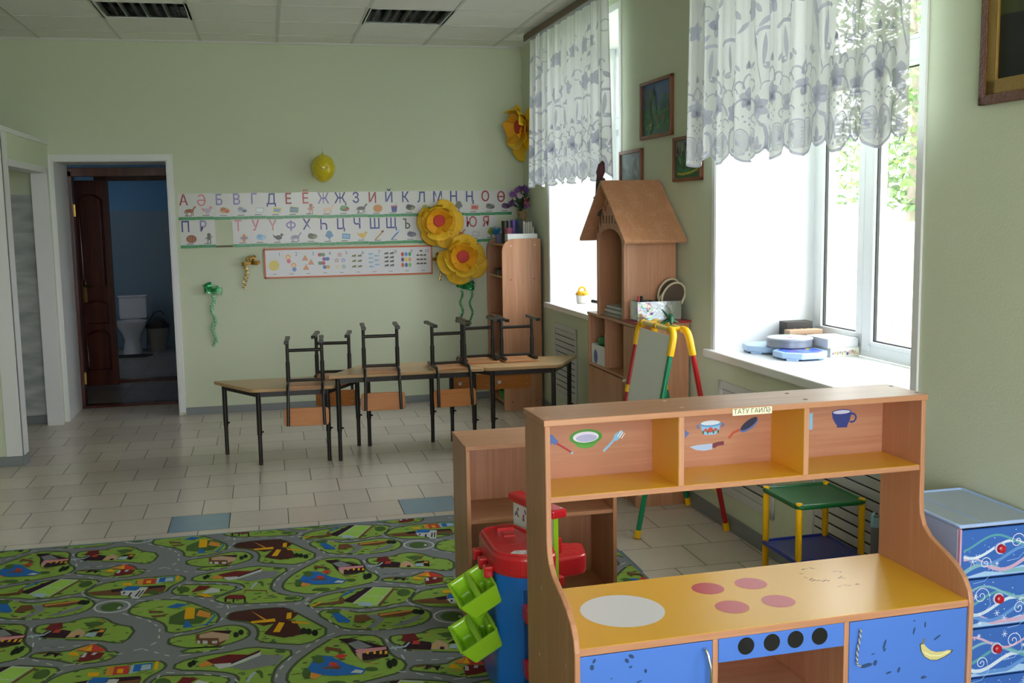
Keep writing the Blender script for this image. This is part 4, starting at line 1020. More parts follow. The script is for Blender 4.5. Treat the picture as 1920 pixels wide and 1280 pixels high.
# ------------------------------------------------------------------ carpet
RUGC = {'g': '#86a54a', 'w': '#b9bdc0', 'r': '#7b7e84', 'd': '#4a6436', 'p': '#4a2c28', 'y': '#dba51e', 'o': '#cc8a3e', 't': '#232b22', 'b': '#2c66ae', 'q': '#6e4a34', 'n': '#b89a84', 'k': '#33222a', 'h': '#6e2a2c', 's': '#9fb4c4', 'i': '#c98a94', 'e': '#bc4038', 'l': '#9cc65a', 'D': '#4a5640'}
RUGM = {k: mat('carpet_'+k, v, 0.95, spec=0.1, bump=(420, 0.6, 0.004), var=(160, 0.16)) for k, v in RUGC.items()}
CELL = """g,-221,4288,-209,4353,-130,4366,5,4359,60,4263,103,4183,175,4050,83,3944,-19,3987,-103,4027,-90,4106,-100,4180,-133,4233;g,-625,4486,-595,4572,-538,4596,-415,4562,-315,4432,-255,4339,-274,4242,-354,4207,-444,4197,-454,4291,-499,4361,-596,4440;g,-430,5052,-429,5110,-336,5119,-262,5168,-205,5177,-159,5149,-135,5090,-141,5040,-190,5000,-245,4978,-352,4991,-391,5017;g,-386,4956,-345,4977,-284,4972,-222,4956,-313,4936;g,-390,4801,-386,4857,-282,4898,-208,4901,-122,4931,-42,4890,36,4850,-32,4747,-51,4662,-55,4587,4,4498,88,4464,72,4418,-10,4431,-100,4440,-220,4468,-266,4511,-278,4545,-210,4599,-162,4628,-155,4669,-181,4718,-277,4767;g,-460,4647,-462,4711,-433,4755,-376,4741,-275,4719,-209,4684,-197,4648,-249,4599,-272,4585,-289,4563,-392,4616;g,-838,4771,-795,4854,-727,4888,-596,4897,-457,4895,-427,4850,-439,4808,-486,4759,-501,4677,-625,4645,-759,4679,-810,4729;g,399,4862,409,4903,504,4883,586,4937,654,4904,695,4829,788,4765,764,4626,720,4638,668,4677,520,4724,450,4750,430,4814,411,4819;g,440,4584,461,4607,567,4583,601,4613,651,4637,693,4590,707,4538,749,4538,743,4494,706,4460,617,4463,544,4522,446,4568;g,4,4628,37,4733,103,4834,200,4953,279,4942,357,4909,367,4801,379,4716,427,4644,404,4573,314,4542,220,4514,127,4485,21,4560;g,104,4354,137,4430,235,4473,391,4502,480,4472,568,4431,542,4371,493,4272,326,4260,236,4310,121,4330;g,140,4247,176,4285,233,4269,315,4199,403,4215,512,4242,583,4157,577,4079,517,4019,381,4012,236,4063,196,4137;w,741,5012,734,4991,720,4974,701,4962,679,4958,655,4961,633,4971,613,4987,599,5008,591,5031,590,5055,596,5077,610,5095,629,5107,652,5112,676,5109,699,5098,719,5081,733,5060,741,5036;r,732,5015,726,4997,714,4982,697,4973,677,4969,657,4972,637,4981,620,4995,607,5012,600,5032,599,5053,605,5071,617,5086,633,5096,653,5100,674,5097,695,5088,712,5074,725,5055,731,5035;d,711,5019,703,4999,688,4985,669,4981,648,4987,631,5002,621,5022,619,5045,627,5065,642,5078,662,5083,682,5077,700,5062,710,5041;p,-221,4288,-209,4353,-130,4366,5,4359,60,4263,35,4215,-77,4173,-133,4233;p,-77,5049,-25,5179,47,5158,75,5006,1,4989;y,-42,4098,-17,4196,5,4183,-16,4091;y,11,4222,16,4289,35,4291,31,4223;y,-129,4235,-33,4241,-31,4207,-124,4213;y,31,4196,102,4159,97,4144,34,4172;o,-130,4352,-105,4310,-61,4229,-81,4248;t,88,5034,84,5012,75,5005,66,5017,63,5042,67,5064,77,5072,85,5059;t,107,5023,103,5000,94,4993,85,5005,82,5030,87,5052,96,5060,105,5047;t,130,5003,126,4981,117,4974,108,4986,105,5010,110,5033,119,5040,128,5028;d,-450,4295,-451,4378,-400,4439,-333,4440,-276,4367,-323,4269,-387,4269;y,-394,4362,-395,4467,-357,4455,-353,4328,-392,4329;o,-348,4359,-339,4423,-289,4371,-293,4316,-334,4346;b,-391,4235,-387,4314,-374,4306,-353,4238;b,-354,4242,-303,4255,-275,4339,-283,4388,-268,4337,-296,4244;b,-477,4490,-436,4523,-387,4500,-432,4468;q,-541,4469,-490,4450,-478,4432,-538,4439;q,-529,4408,-470,4406,-471,4383,-520,4387;q,-335,5110,-277,5137,-200,5116,-208,5076,-224,5005,-245,4978,-330,5025;n,-322,5107,-279,5125,-208,5084,-210,5034,-243,5010,-248,5053,-320,5072;k,-280,4178,-200,4156,-211,4125,-260,4157;w,-328,5050,-316,5046,-314,5017,-327,5024;w,-306,5044,-288,5038,-286,5005,-305,5012;w,-272,5030,-250,5028,-252,5000,-269,5005;t,-172,5066,-174,5046,-182,5040,-190,5050,-193,5072,-191,5091,-183,5098,-175,5087;t,-153,4126,-156,4106,-163,4100,-171,4111,-175,4132,-172,4152,-165,4159,-157,4148;r,-215,4781,-146,4790,-88,4853,-2,4819,-29,4746,-145,4725;h,-284,4851,-207,4883,-132,4862,-88,4897,-90,4867,-187,4790,-253,4808;w,-257,4809,-194,4803,-88,4881,-88,4843,-193,4769,-233,4757;k,-194,4803,-95,4883,-91,4873,-192,4791;o,-308,4824,-280,4844,-253,4802,-299,4793;t,-328,4823,-330,4806,-336,4801,-343,4810,-347,4829,-345,4846,-339,4852,-332,4842;t,-318,4838,-319,4820,-326,4815,-333,4824,-337,4843,-335,4860,-329,4866,-321,4857;s,-137,4621,-123,4682,-105,4711,-98,4703,-116,4664,-128,4618;d,-109,4706,-91,4712,-80,4692,-78,4642,-87,4645,-92,4679;h,-240,4550,-223,4569,-164,4554,-151,4520,-169,4500,-232,4522;k,-241,4489,-240,4545,-233,4543,-231,4481;k,-207,4475,-206,4525,-201,4524,-199,4468;k,-158,4461,-161,4523,-153,4520,-151,4459;q,-163,4544,-158,4616,-65,4585,-59,4494,-69,4575,-154,4604;d,63,4451,57,4442,43,4439,26,4443,12,4454,7,4466,13,4475,27,4478,44,4473,58,4463;d,4,4855,-2,4847,-16,4847,-31,4855,-37,4867,-31,4875,-16,4876,-2,4867;h,-387,4642,-357,4725,-302,4699,-329,4663;w,-341,4624,-301,4683,-265,4656,-265,4614,-319,4613;y,-361,4620,-319,4608,-292,4564,-324,4568;d,-393,4687,-397,4665,-410,4655,-428,4660,-443,4678,-451,4703,-447,4724,-434,4735,-416,4730,-400,4711;q,-832,4769,-728,4774,-497,4753,-505,4687,-628,4679,-798,4723;k,-734,4776,-652,4788,-504,4773,-502,4746,-641,4742,-724,4739;o,643,4807,639,4882,651,4879,655,4804;y,-690,4819,-691,4851,-653,4844,-652,4809;o,-629,4808,-632,4885,-609,4882,-604,4806;e,-604,4809,-606,4882,-554,4876,-550,4803;y,-591,4820,-592,4856,-572,4854,-570,4814;s,-547,4802,-548,4880,-519,4879,-519,4812;b,-537,4817,-537,4880,-473,4881,-471,4817;s,-511,4819,-510,4869,-478,4868,-474,4823;y,-463,4815,-465,4888,-454,4890,-450,4816;w,-685,4762,-682,4779,-659,4772,-659,4752;w,-615,4760,-611,4773,-589,4770,-590,4753;t,-606,4689,-606,4661,-612,4651,-620,4665,-626,4695,-627,4724,-621,4734,-612,4720;t,-589,4710,-589,4684,-595,4675,-603,4688,-609,4716,-609,4742,-603,4752,-595,4738;d,-521,4683,-527,4668,-545,4666,-563,4678,-573,4697,-567,4712,-549,4714,-530,4702;h,436,4839,450,4898,494,4901,506,4832,473,4816;k,426,4780,450,4823,512,4818,545,4796,536,4726,454,4754;e,471,4798,482,4829,504,4820,499,4790;n,533,4732,547,4783,574,4813,600,4768,600,4714;y,546,4747,551,4770,559,4768,554,4744;y,567,4759,571,4776,579,4774,575,4757;k,566,4723,571,4746,586,4742,583,4718;s,602,4725,614,4758,649,4754,640,4708;k,603,4767,626,4792,680,4783,668,4701,647,4718,650,4766;o,647,4755,656,4779,675,4774,669,4749;w,-689,4741,-674,4749,-625,4735,-603,4772,-575,4764,-601,4626,-630,4634,-637,4666,-679,4690;b,-688,4747,-668,4803,-611,4787,-623,4734,-674,4749;k,-677,4707,-673,4732,-665,4730,-670,4702;k,-651,4670,-644,4716,-636,4714,-644,4664;k,-622,4661,-608,4730,-602,4728,-615,4656;k,-608,4652,-594,4732,-588,4731,-603,4648;r,449,4702,460,4735,535,4716,538,4654,492,4646,455,4656;s,384,4786,443,4790,461,4819,469,4817,445,4775,387,4773;s,431,4755,445,4757,438,4729;d,659,4839,652,4827,638,4821,621,4822,604,4830,593,4844,590,4858,596,4871,610,4877,628,4876,645,4867,656,4854;h,621,4539,640,4562,707,4538,695,4485,656,4474,619,4474;e,598,4586,651,4637,691,4586,706,4555,669,4554;y,627,4577,649,4629,653,4567;y,571,4553,586,4583,606,4566,616,4530;o,595,4598,646,4633,627,4577;w,623,4516,631,4554,642,4551,638,4512;w,657,4529,664,4550,679,4546,671,4525;w,-678,4527,-670,4553,-659,4544,-664,4523;q,448,4588,480,4607,496,4586,463,4589;k,489,4554,494,4597,505,4594,533,4581,548,4582,528,4538,521,4573,503,4578;k,202,4921,251,4917,362,4812,380,4797,372,4708,327,4701,281,4694,253,4751,234,4859;r,235,4869,276,4889,323,4813,263,4799;i,256,4791,270,4803,374,4799,372,4775,267,4758;n,255,4771,280,4758,275,4696,264,4719;y,295,4750,297,4779,307,4781,304,4751;y,320,4743,323,4772,332,4774,330,4744;y,342,4736,345,4766,354,4767,352,4738;y,361,4731,364,4761,373,4762,371,4733;b,73,4666,114,4790,165,4766,217,4683,282,4617,267,4583,169,4592,96,4621;e,154,4681,159,4715,184,4702,185,4663;q,129,4665,135,4677,198,4669,190,4642;o,71,4610,90,4642,126,4613,101,4583;e,180,4762,197,4781,228,4758,201,4730;q,145,4822,153,4861,206,4825,211,4793,180,4816;w,225,4604,245,4627,272,4610,262,4590;d,139,4744,135,4722,124,4711,112,4714,102,4731,99,4755,104,4777,114,4788,127,4785,137,4768;d,325,4608,317,4597,299,4597,283,4607,276,4622,284,4633,302,4634,319,4624;d,87,4633,82,4603,70,4593,60,4609,56,4642,62,4672,73,4683,84,4666;t,382,4637,376,4611,366,4603,358,4616,357,4644,363,4670,373,4678,381,4665;t,399,4648,392,4622,383,4613,375,4627,374,4655,380,4681,390,4689,398,4676;d,208,4520,196,4508,171,4509,146,4522,136,4540,147,4553,173,4552,198,4539;k,246,4366,359,4497,390,4494,288,4329;w,284,4325,390,4499,469,4468,381,4273;l,292,4328,391,4489,462,4461,380,4283;w,339,4402,340,4407,423,4372,421,4367;s,305,4291,318,4338,366,4312,362,4270;b,248,4435,304,4494,309,4478,253,4419;q,231,4370,245,4435,256,4380,250,4339,121,4336,116,4351;q,385,4269,474,4461,482,4455,397,4265;d,540,4389,531,4366,515,4356,498,4360,485,4379,483,4405,491,4428,507,4439,525,4434,537,4415;y,115,4343,158,4382,160,4369,121,4330;b,191,4241,220,4241,264,4134,257,4113,213,4133;d,232,4245,223,4232,202,4231,183,4243,175,4261,184,4275,205,4276,225,4263;q,274,4116,285,4191,331,4186,348,4127,295,4103;q,373,4143,377,4182,529,4188,530,4155,468,4125;r,330,5139,370,5135,398,5073,350,4995,318,5004,363,5067;r,412,4993,492,5047,532,5083,556,5092,523,5023,468,4993;o,381,4172,523,4187,521,4174,385,4155;t,547,4159,540,4141,527,4136,517,4147,515,4168,523,4186,535,4191,545,4180;t,566,4149,559,4131,546,4126,536,4137,535,4157,542,4176,554,4181,564,4170"""
ROADS = """~,-283,4445,-225,4425,-110,4430,41,4380,88,4401;~,88,4401,126,4468,253,4559,380,4580,440,4554,553,4457,649,4468;~,88,4401,151,4244,219,4056,272,4024,437,4011,545,4057;~,207,4997,139,4951,28,4817,-30,4681,-35,4611;~,88,4401,155,4316,289,4238,407,4246,505,4277,544,4388,599,4426;~,507,4294,549,4207,629,4152;~,-288,4552,-230,4471,-216,4374,-254,4265,-374,4198,-440,4148;~,-621,4611,-483,4589,-402,4616,-310,4541,-229,4439;~,-658,4480,-542,4373,-481,4270,-473,4130,-511,4075,-648,4024,-760,3970;~,-529,5028,-405,4918,-310,4930,-204,4965;~,-467,4668,-432,4788,-297,4742,-180,4674,-156,4616,-233,4536;~,378,4893,391,4815,418,4735,431,4638;~,455,4654,566,4635,683,4649"""
def parse(txt):
    out = []
    for it in txt.split(';'):
        a = it.split(','); v = [int(x)/1000 for x in a[1:]]
        out.append((a[0], list(zip(v[0::2], v[1::2]))))
    return out
RX0, RX1, RY0, RY1, RZ = -2.35, 1.585, 1.25, 5.505, 0.008
def clip(P):
    for ax, lim, sg in ((0, RX0+.012, 1), (0, RX1-.012, -1), (1, RY0+.012, 1), (1, RY1-.012, -1)):
        Q = []
        for i in range(len(P)):
            a, b_ = P[i-1], P[i]; ia, ib = (a[ax]-lim)*sg >= 0, (b_[ax]-lim)*sg >= 0
            if ia != ib:
                t = (lim-a[ax])/(b_[ax]-a[ax]); Q.append((a[0]+(b_[0]-a[0])*t, a[1]+(b_[1]-a[1])*t))
            if ib: Q.append(b_)
        P = Q
        if len(P) < 3: return None
    return P
def grow(P, d):
    A = sum(P[i-1][0]*P[i][1]-P[i][0]*P[i-1][1] for i in range(len(P)))
    s = 1 if A > 0 else -1; Q = []
    for i in range(len(P)):
        a, p, b_ = Vector(P[i-1]), Vector(P[i]), Vector(P[(i+1) % len(P)])
        t = (b_-a); t = t.normalized() if t.length > 1e-6 else Vector((1, 0)); n = Vector((t.y, -t.x))*s; Q.append(tuple(p+n*d))
    return Q
def smooth2(P):
    Q = []
    for i in range(len(P)):
        a, b_ = P[i], P[(i+1) % len(P)]
        Q += [(a[0]*.75+b_[0]*.25, a[1]*.75+b_[1]*.25), (a[0]*.25+b_[0]*.75, a[1]*.25+b_[1]*.75)]
    return Q
rug = MB(); rug.box(RX0, RX1, RY0, RY1, 0.0005, RZ, RUGM['r'])
rf = Flat(rug, (0, 0, RZ), X3, Y3, 0.000004)
cell, roads = parse(CELL), parse(ROADS)
def within(P, x, y):
    r_ = False
    for i in range(len(P)):
        (x0, y0), (x1, y1) = P[i-1], P[i]
        if (y0 > y) != (y1 > y) and x < (x1-x0)*(y-y0)/(y1-y0)+x0: r_ = not r_
    return r_
rr = random.Random(31); extra = []
for kind, P in [e for e in cell if e[0] == 'g']:      # bushes, paths and flower beds printed on each island
    xs, ys2 = [p[0] for p in P], [p[1] for p in P]; A = abs(sum(P[i-1][0]*P[i][1]-P[i][0]*P[i-1][1] for i in range(len(P))))/2; n = 0
    for t in range(900):
        if n > A*420: break
        x, y = rr.uniform(min(xs), max(xs)), rr.uniform(min(ys2), max(ys2)); k = rr.random()
        a, b_, an = (rr.uniform(.006, .016), rr.uniform(.004, .009), rr.uniform(-.4, .4)) if k < .6 else (rr.uniform(.010, .030), rr.uniform(.0018, .003), rr.uniform(-.5, .5))
        if not within(smooth2(P), x, y): continue
        n += 1; extra.append(('ddDtq'[int(k*5)] if k < .6 else 'qknlo'[int((k-.6)*12.4)], [(x+a*math.cos(R(45*q))*math.cos(an)-b_*math.sin(R(45*q))*math.sin(an), y+a*math.cos(R(45*q))*math.sin(an)+b_*math.sin(R(45*q))*math.cos(an)) for q in range(8)]))
ni = len([e for e in cell if e[0] == 'g']); cell = cell[:ni]+extra+cell[ni:]
for ci in range(-3, 3):
    for cj in range(-4, 3):
        ox, oy = ci*1.365, cj*0.96-(0.475 if ci % 2 else 0)
        for k, (kind, P) in enumerate(cell):
            P = [(x+ox, y+oy) for x, y in P]
            if max(p[0] for p in P) < RX0 or min(p[0] for p in P) > RX1 or max(p[1] for p in P) < RY0 or min(p[1] for p in P) > RY1: continue
            if kind == 'g':
                P = smooth2(P)
                for dd, mm, kk in ((0.012, 'D', 2), (0.0, 'g', 4)):
                    Q = clip(grow(P, dd) if dd else P)
                    if Q: rf.poly(Q, RUGM[mm], kk)
            else:
                Q = clip(P)
                if Q: rf.poly(Q, RUGM[kind], 6+k)
        for _, P in roads:
            P = [Vector((x+ox, y+oy)) for x, y in P]
            for a, b_ in zip(P[:-1], P[1:]):
                L = (b_-a).length; n = max(1, int(L/0.055))
                for q in range(n):
                    u, v = a.lerp(b_, (q+0.2)/n), a.lerp(b_, (q+0.65)/n)
                    if all(RX0+.02 < p.x < RX1-.02 and RY0+.02 < p.y < RY1-.02 for p in (u, v)): rf.line([u, v], 0.006, RUGM['w'], 3)
ro = rug.build('carpet', base=(-0.4, 3.4, 0), recalc=False)
tag(ro, 'green play carpet printed with grey roads, houses, ponds and windmills', 'carpet')
eg = MB(); TEAL = mat('teal_carpet_edge', '#4f8088', 0.95)
P = [(RX0, RY0), (RX1, RY0), (RX1, RY1), (RX0, RY1)]
eg.tube([(x, y, 0.0052) for x, y in P], 0.0046, TEAL, 8, closed=True)
rr = random.Random(8)
for q in range(700):
    x = RX0+(RX1-RX0)*rr.random(); eg.tube([(x, RY1, 0.004), (x+rr.uniform(-.006, .006), RY1+rr.uniform(.004, .013), 0.002+0.002*rr.random())], 0.0011, TEAL, 4)
eg.build('bound_edge', ro)

# ================================================================== ON THE WALLS
def wallflat(mb, x, z, y=DY, eps=0.0003): return Flat(mb, (x, y, z), X3, Z3, eps)
CARD = c('#d3d4d6', 0.28); CGRN = c('#1f8a50', 0.3); INK = c('#3a3a3e', 0.5)
CWD = 0.1390
def draw_pic(f, kind, u, v, cols, s=1.0):
    m = [c(h, 0.3) for h in cols]
    if kind == 'beast':      # four legs, body, neck and head
        f.disc(u, v, 0.030*s, 0.014*s, m[0]); f.line([(u+0.022*s, v+0.004*s), (u+0.036*s, v+0.026*s)], 0.011*s, m[0]); f.disc(u+0.042*s, v+0.027*s, 0.012*s, 0.006*s, m[0], 10)
        for d in (-0.024, -0.016, 0.014, 0.023): f.line([(u+d*s, v-0.006*s), (u+d*s*1.05, v-0.036*s)], 0.0045*s, m[1])
        f.line([(u-0.029*s, v+0.004*s), (u-0.036*s, v-0.018*s)], 0.005*s, m[1])
    elif kind == 'bird':
        f.disc(u, v, 0.026*s, 0.017*s, m[0]); f.disc(u+0.024*s, v+0.020*s, 0.010*s, 0.010*s, m[1], 12); f.poly([(u+0.033*s, v+0.022*s), (u+0.043*s, v+0.018*s), (u+0.033*s, v+0.016*s)], m[2]); f.poly([(u-0.018*s, v+0.008*s), (u-0.044*s, v+0.024*s), (u-0.030*s, v-0.004*s)], m[1])
        for d in (-0.004, 0.008): f.line([(u+d*s, v-0.014*s), (u+d*s, v-0.032*s)], 0.003*s, m[2])
    elif kind == 'ball':
        f.disc(u, v, 0.030*s, 0.030*s, m[0], 24); f.disc(u, v, 0.030*s, 0.012*s, m[1], 24); f.disc(u, v, 0.011*s, 0.030*s, m[2], 24)
    elif kind == 'bun':
        f.disc(u, v, 0.036*s, 0.029*s, m[0], 24)
        for k in (-1, 0, 1): f.line([(u+k*0.014*s, v-0.02*s), (u+k*0.018*s, v+0.02*s)], 0.004*s, m[1])
    elif kind == 'tree':
        f.line([(u, v-0.036*s), (u, v)], 0.006*s, m[1])
        for k, (dx, dy, r) in enumerate(((0, 0.024, 0.022), (-0.014, 0.008, 0.016), (0.014, 0.008, 0.016), (0, -0.004, 0.014))): f.disc(u+dx*s, v+dy*s, r*s, r*0.9*s, m[0], 12)
    elif kind == 'box':
        f.poly([(u-0.032*s, v-0.020*s), (u+0.028*s, v-0.024*s), (u+0.034*s, v+0.014*s), (u-0.026*s, v+0.020*s)], m[0]); f.poly([(u-0.024*s, v-0.012*s), (u+0.020*s, v-0.016*s), (u+0.024*s, v+0.006*s), (u-0.020*s, v+0.010*s)], m[1])
    elif kind == 'blob':
        for dx, dy, a, b_, k in ((0, 0, 0.036, 0.020, 0), (-0.012, 0.010, 0.020, 0.014, 1), (0.016, -0.006, 0.016, 0.010, 2)): f.disc(u+dx*s, v+dy*s, a*s, b_*s, m[k % len(m)], 16)
    elif kind == 'cup':
        f.poly([(u-0.018*s, v-0.030*s), (u+0.018*s, v-0.030*s), (u+0.024*s, v+0.014*s), (u-0.024*s, v+0.014*s)], m[0]); f.rect(u-0.024*s, u+0.024*s, v+0.010*s, v+0.018*s, m[1]); f.line([(u+0.004*s, v+0.018*s), (u+0.020*s, v+0.042*s)], 0.005*s, m[2])
    elif kind == 'stick':
        f.line([(u-0.030*s, v-0.032*s), (u+0.026*s, v+0.026*s)], 0.010*s, m[0]); f.line([(u+0.018*s, v+0.026*s), (u+0.036*s, v+0.034*s)], 0.014*s, m[1])
    elif kind == 'figure':
        f.disc(u, v+0.026*s, 0.014*s, 0.014*s, m[0], 14); f.poly([(u-0.014*s, v-0.010*s), (u+0.014*s, v-0.010*s), (u+0.012*s, v+0.014*s), (u-0.012*s, v+0.014*s)], m[1])
        for d in (-1, 1): f.line([(u+d*0.008*s, v-0.010*s), (u+d*0.011*s, v-0.036*s)], 0.007*s, m[1]); f.line([(u+d*0.012*s, v+0.010*s), (u+d*0.026*s, v-0.004*s if d < 0 else v+0.014*s)], 0.006*s, m[1])
CR_, CB_, CP_, CK_ = '#9c1f2e', '#2c3c8c', '#8a7fc0', '#d88a9c'  # violet and pink letters and the pale castle have glare put into their colour
ROW1 = [('А', CR_, 'beast', ('#9a5230', '#7a3d22'), 'brown horse'), ('Ә', CK_, 'bird', ('#b9a9c4', '#d0808c', '#b05a50'), 'pink cockerel'), ('Б', CP_, 'blob', ('#cf9a54', '#b06a34', '#c44a3a'), 'orange spinning top'), ('В', CP_, 'blob', ('#b9c0cf', '#8f98ae', '#5c6478'), 'pale grey machine'), ('Г', CP_, 'box', ('#b9c7d0', '#dfe6ea'), 'pale grey castle'), ('Д', '#4a4a9a', 'box', ('#d8cc6a', '#7aa2cf'), 'yellow and blue book'), ('Е', CR_, 'box', ('#5f7d3a', '#6c8fb8'), 'green landscape'), ('Ё', '#c04a54', 'figure', ('#b06a60', '#b87a60'), 'small red figure'), ('Ж', CP_, 'beast', ('#d9bfae', '#c9a894'), 'pale giraffe'), ('Җ', CB_, 'blob', ('#3f7a3c', '#5a9a4a', '#b03038'), 'green leaves and berries'), ('З', CB_, 'beast', ('#4a4a4e', '#2e2e32'), 'dark zebra'), ('И', CR_, 'bun', ('#cf8a34', '#a8641e'), 'round orange loaf'), ('Й', CB_, 'cup', ('#3a4a9a', '#c84a4a', '#8fb4d8'), 'blue yoghurt cup'), ('К', CB_, 'blob', ('#3c4438', '#23282a', '#8a8a5a'), 'dark heap of coal'), ('Л', CB_, 'blob', ('#b9b45a', '#8fa04a', '#5a7a3a'), 'green lemon'), ('М', CB_, 'cup', ('#6a7acf', '#cfd4ee', '#8a93d8'), 'blue jug partly behind the flower'), ('Н', CB_, 'tree', ('#6a6a66', '#4a4844'), 'grey bare tree'), ('Ң', CB_, 'box', ('#d89a94', '#c45a54'), 'pink strawberry box'), ('О', CR_, 'blob', ('#77756f', '#5a5a56', '#3f4a3a'), 'grey nest of twigs'), ('Ө', CR_, 'blob', ('#6a3f80', '#4a2f5a', '#3a4a3a'), 'purple plums by the vase')]
ROW2 = [('П', '#3a3a8a', 'bun', ('#8a4a24', '#c48a4a'), 'brown pie'), ('Р', CP_, 'figure', ('#4a5a4e', '#4f5f54'), 'grey green robot'), None, ('Т', CK_, 'ball', ('#d8c8b0', '#6a9ac8', '#c8705a'), 'striped ball'), ('У', '#c8708a', 'blob', ('#8fbce0', '#7aaad8', '#a9cce8'), 'pale blue shape'), ('Ү', '#c88a9a', 'bird', ('#3a3f46', '#23282c', '#5a5044'), 'dark duck'), ('Ф', CP_, 'beast', ('#8a92ae', '#767e9a'), 'blue grey elephant'), ('Х', CB_, 'blob', ('#5a6440', '#3f4a34', '#7a7a4a'), 'green chameleon'), ('Һ', CB_, 'tree', ('#4f8ab8', '#5a7a9a'), 'blue statue'), ('Ц', CB_, 'box', ('#5a94c4', '#8ab4d4'), 'blue circus block'), ('Ч', CB_, 'bird', ('#d8b43a', '#d0a02e', '#c47a2a'), 'yellow chick'), ('Ш', CB_, 'stick', ('#b08a2e', '#6a4a2a'), 'yellow balloon pump'), ('Щ', CB_, 'stick', ('#3a6ab4', '#a9c4e4'), 'blue toothbrush'), ('Ъ', '#4a5040', 'blob', ('#6a6a84', '#54546e', '#7a7a94'), 'grey parcel'), ('Ы', CB_, 'box', ('#8a8a6a', '#aaaa8a'), 'olive box behind the flowers'), ('Ь', CB_, 'blob', ('#8a7a6a', '#6a5a4a', '#a0907a'), 'brown shape behind the flowers'), ('Э', CR_, 'beast', ('#b4622e', '#8a4420'), 'orange fox beside the flowers'), ('Ю', '#b03a4a', 'box', ('#b9bcbc', '#cfd2d2'), 'grey square'), ('Я', '#b03a4a', 'tree', ('#8a9a34', '#6a4a2a'), 'yellow green tree')]
for rown, row, zt, zb in ((0, ROW1, 1.816, 1.603), (1, ROW2, 1.603, 1.378)):
    for i, e in enumerate(row):
        if e is None: continue
        L, col, kind, cols, what = e
        x0 = -0.690+i*CWD+(0.004 if rown else 0); dz = 0.002*math.sin(i*2.1)+(0.002 if rown == 0 else -0.001); t = 0.0016+0.0008*(i % 2)
        b = MB(); b.box(x0, x0+CWD-0.0012, DY-t, DY-0.0002, zb+dz, zt+dz, CARD)
        o = b.build('alphabet_card', base=(x0+CWD/2, DY, zb))
        hue = 'red' if col in (CR_, '#c04a54', '#b03a4a') else 'glare paled pink' if col in (CK_, '#c8708a', '#c88a9a') else 'glare paled violet' if col == CP_ else 'dark'if col == '#4a5040' else 'blue'
        tag(o, '%s row alphabet card with %s letter %s and a %s' % ('upper' if rown == 0 else 'lower', hue, L, what), 'alphabet card', 'alphabet cards on the back wall')
        m = MB(); f = Flat(m, (x0, DY-t, zb+dz), X3, Z3, 0.00008); H = zt-zb
        f.rect(0.0, CWD-0.0012, 0.0, 0.024, CGRN); f.rect(0.03, 0.105, 0.0105, 0.0135, c('#4aa878', 0.3))
        f.rect(0.048, 0.102, 0.031, 0.036, INK)
        lm = c(col, 0.35)
        if L in 'ӘӨ':
            f.ring(0.045, H-0.056, 0.029, 0.042, 0.0125, lm, 30, *((0, 360) if L == 'Ө' else (-180, 140))); f.rect(0.018, 0.072, H-0.062, H-0.051, lm)
        elif L == 'Ф': f.ring(0.054, H-0.052, 0.034, 0.024, 0.012, lm, 30); f.rect(0.048, 0.060, H-0.102, H-0.012, lm)
        elif L in 'ЪЫЬ': f.ring(0.050, H-0.077, 0.022, 0.020, 0.012, lm, 20, -90, 90); f.rect(0.034, 0.046, H-0.103, H-0.014, lm); f.rect(0.034, 0.052, H-0.063, H-0.051, lm); f.rect(0.034, 0.052, H-0.103, H-0.091, lm); (f.rect(0.016, 0.046, H-0.026, H-0.014, lm) if L == 'Ъ' else f.rect(0.082, 0.094, H-0.103, H-0.014, lm) if L == 'Ы' else None)
        else: f.text(L, 0.045 if L not in 'ЖҖШЩЮФ' else 0.054, H-0.056, 0.122, lm, wide=0.84, bold=0.010)
        draw_pic(f, kind, 0.088, 0.074, cols, 1.12)
        m.build('card_print', o, recalc=False)
# wooden batten glimpsed in the gap of the lower row
b = MB(); b.box(-0.690+2*CWD+0.004, -0.690+3*CWD, DY-0.006, DY, 1.378, 1.394, c('#6f6a4e')); tag(b.build('batten', base=(-0.34, DY, 1.385)), 'thin brown batten in the gap of the lower card row', 'batten')

# number chart
nc = thing('number_chart', 'white number chart one to ten in an orange frame below the cards', 'chart', (0.675, DY, 1.11))
NX0, NX1, NZ0, NZ1 = -0.030, 1.382, 1.110, 1.358
ORF = c('#c4551e', 0.35)
b = MB(); b.box(NX0+0.008, NX1-0.008, DY-0.006, DY-0.001, NZ0+0.008, NZ1-0.008, c('#d6d8de', 0.3)); sh = b.build('sheet', nc)
b = MB(); b.box(NX0, NX1, DY-0.010, DY-0.0005, NZ0, NZ0+0.013, ORF); b.box(NX0, NX1, DY-0.010, DY-0.0005, NZ1-0.013, NZ1, ORF); b.box(NX0, NX0+0.013, DY-0.010, DY-0.0005, NZ0, NZ1, ORF); b.box(NX1-0.013, NX1, DY-0.010, DY-0.0005, NZ0, NZ1, ORF); b.build('frame', nc, bevel=0.001)
m = MB(); f = Flat(m, (NX0, DY-0.006, NZ0), X3, Z3, 0.00002); cw = (NX1-NX0-0.03)/10; GR = c('#5a5f6a', 0.4)
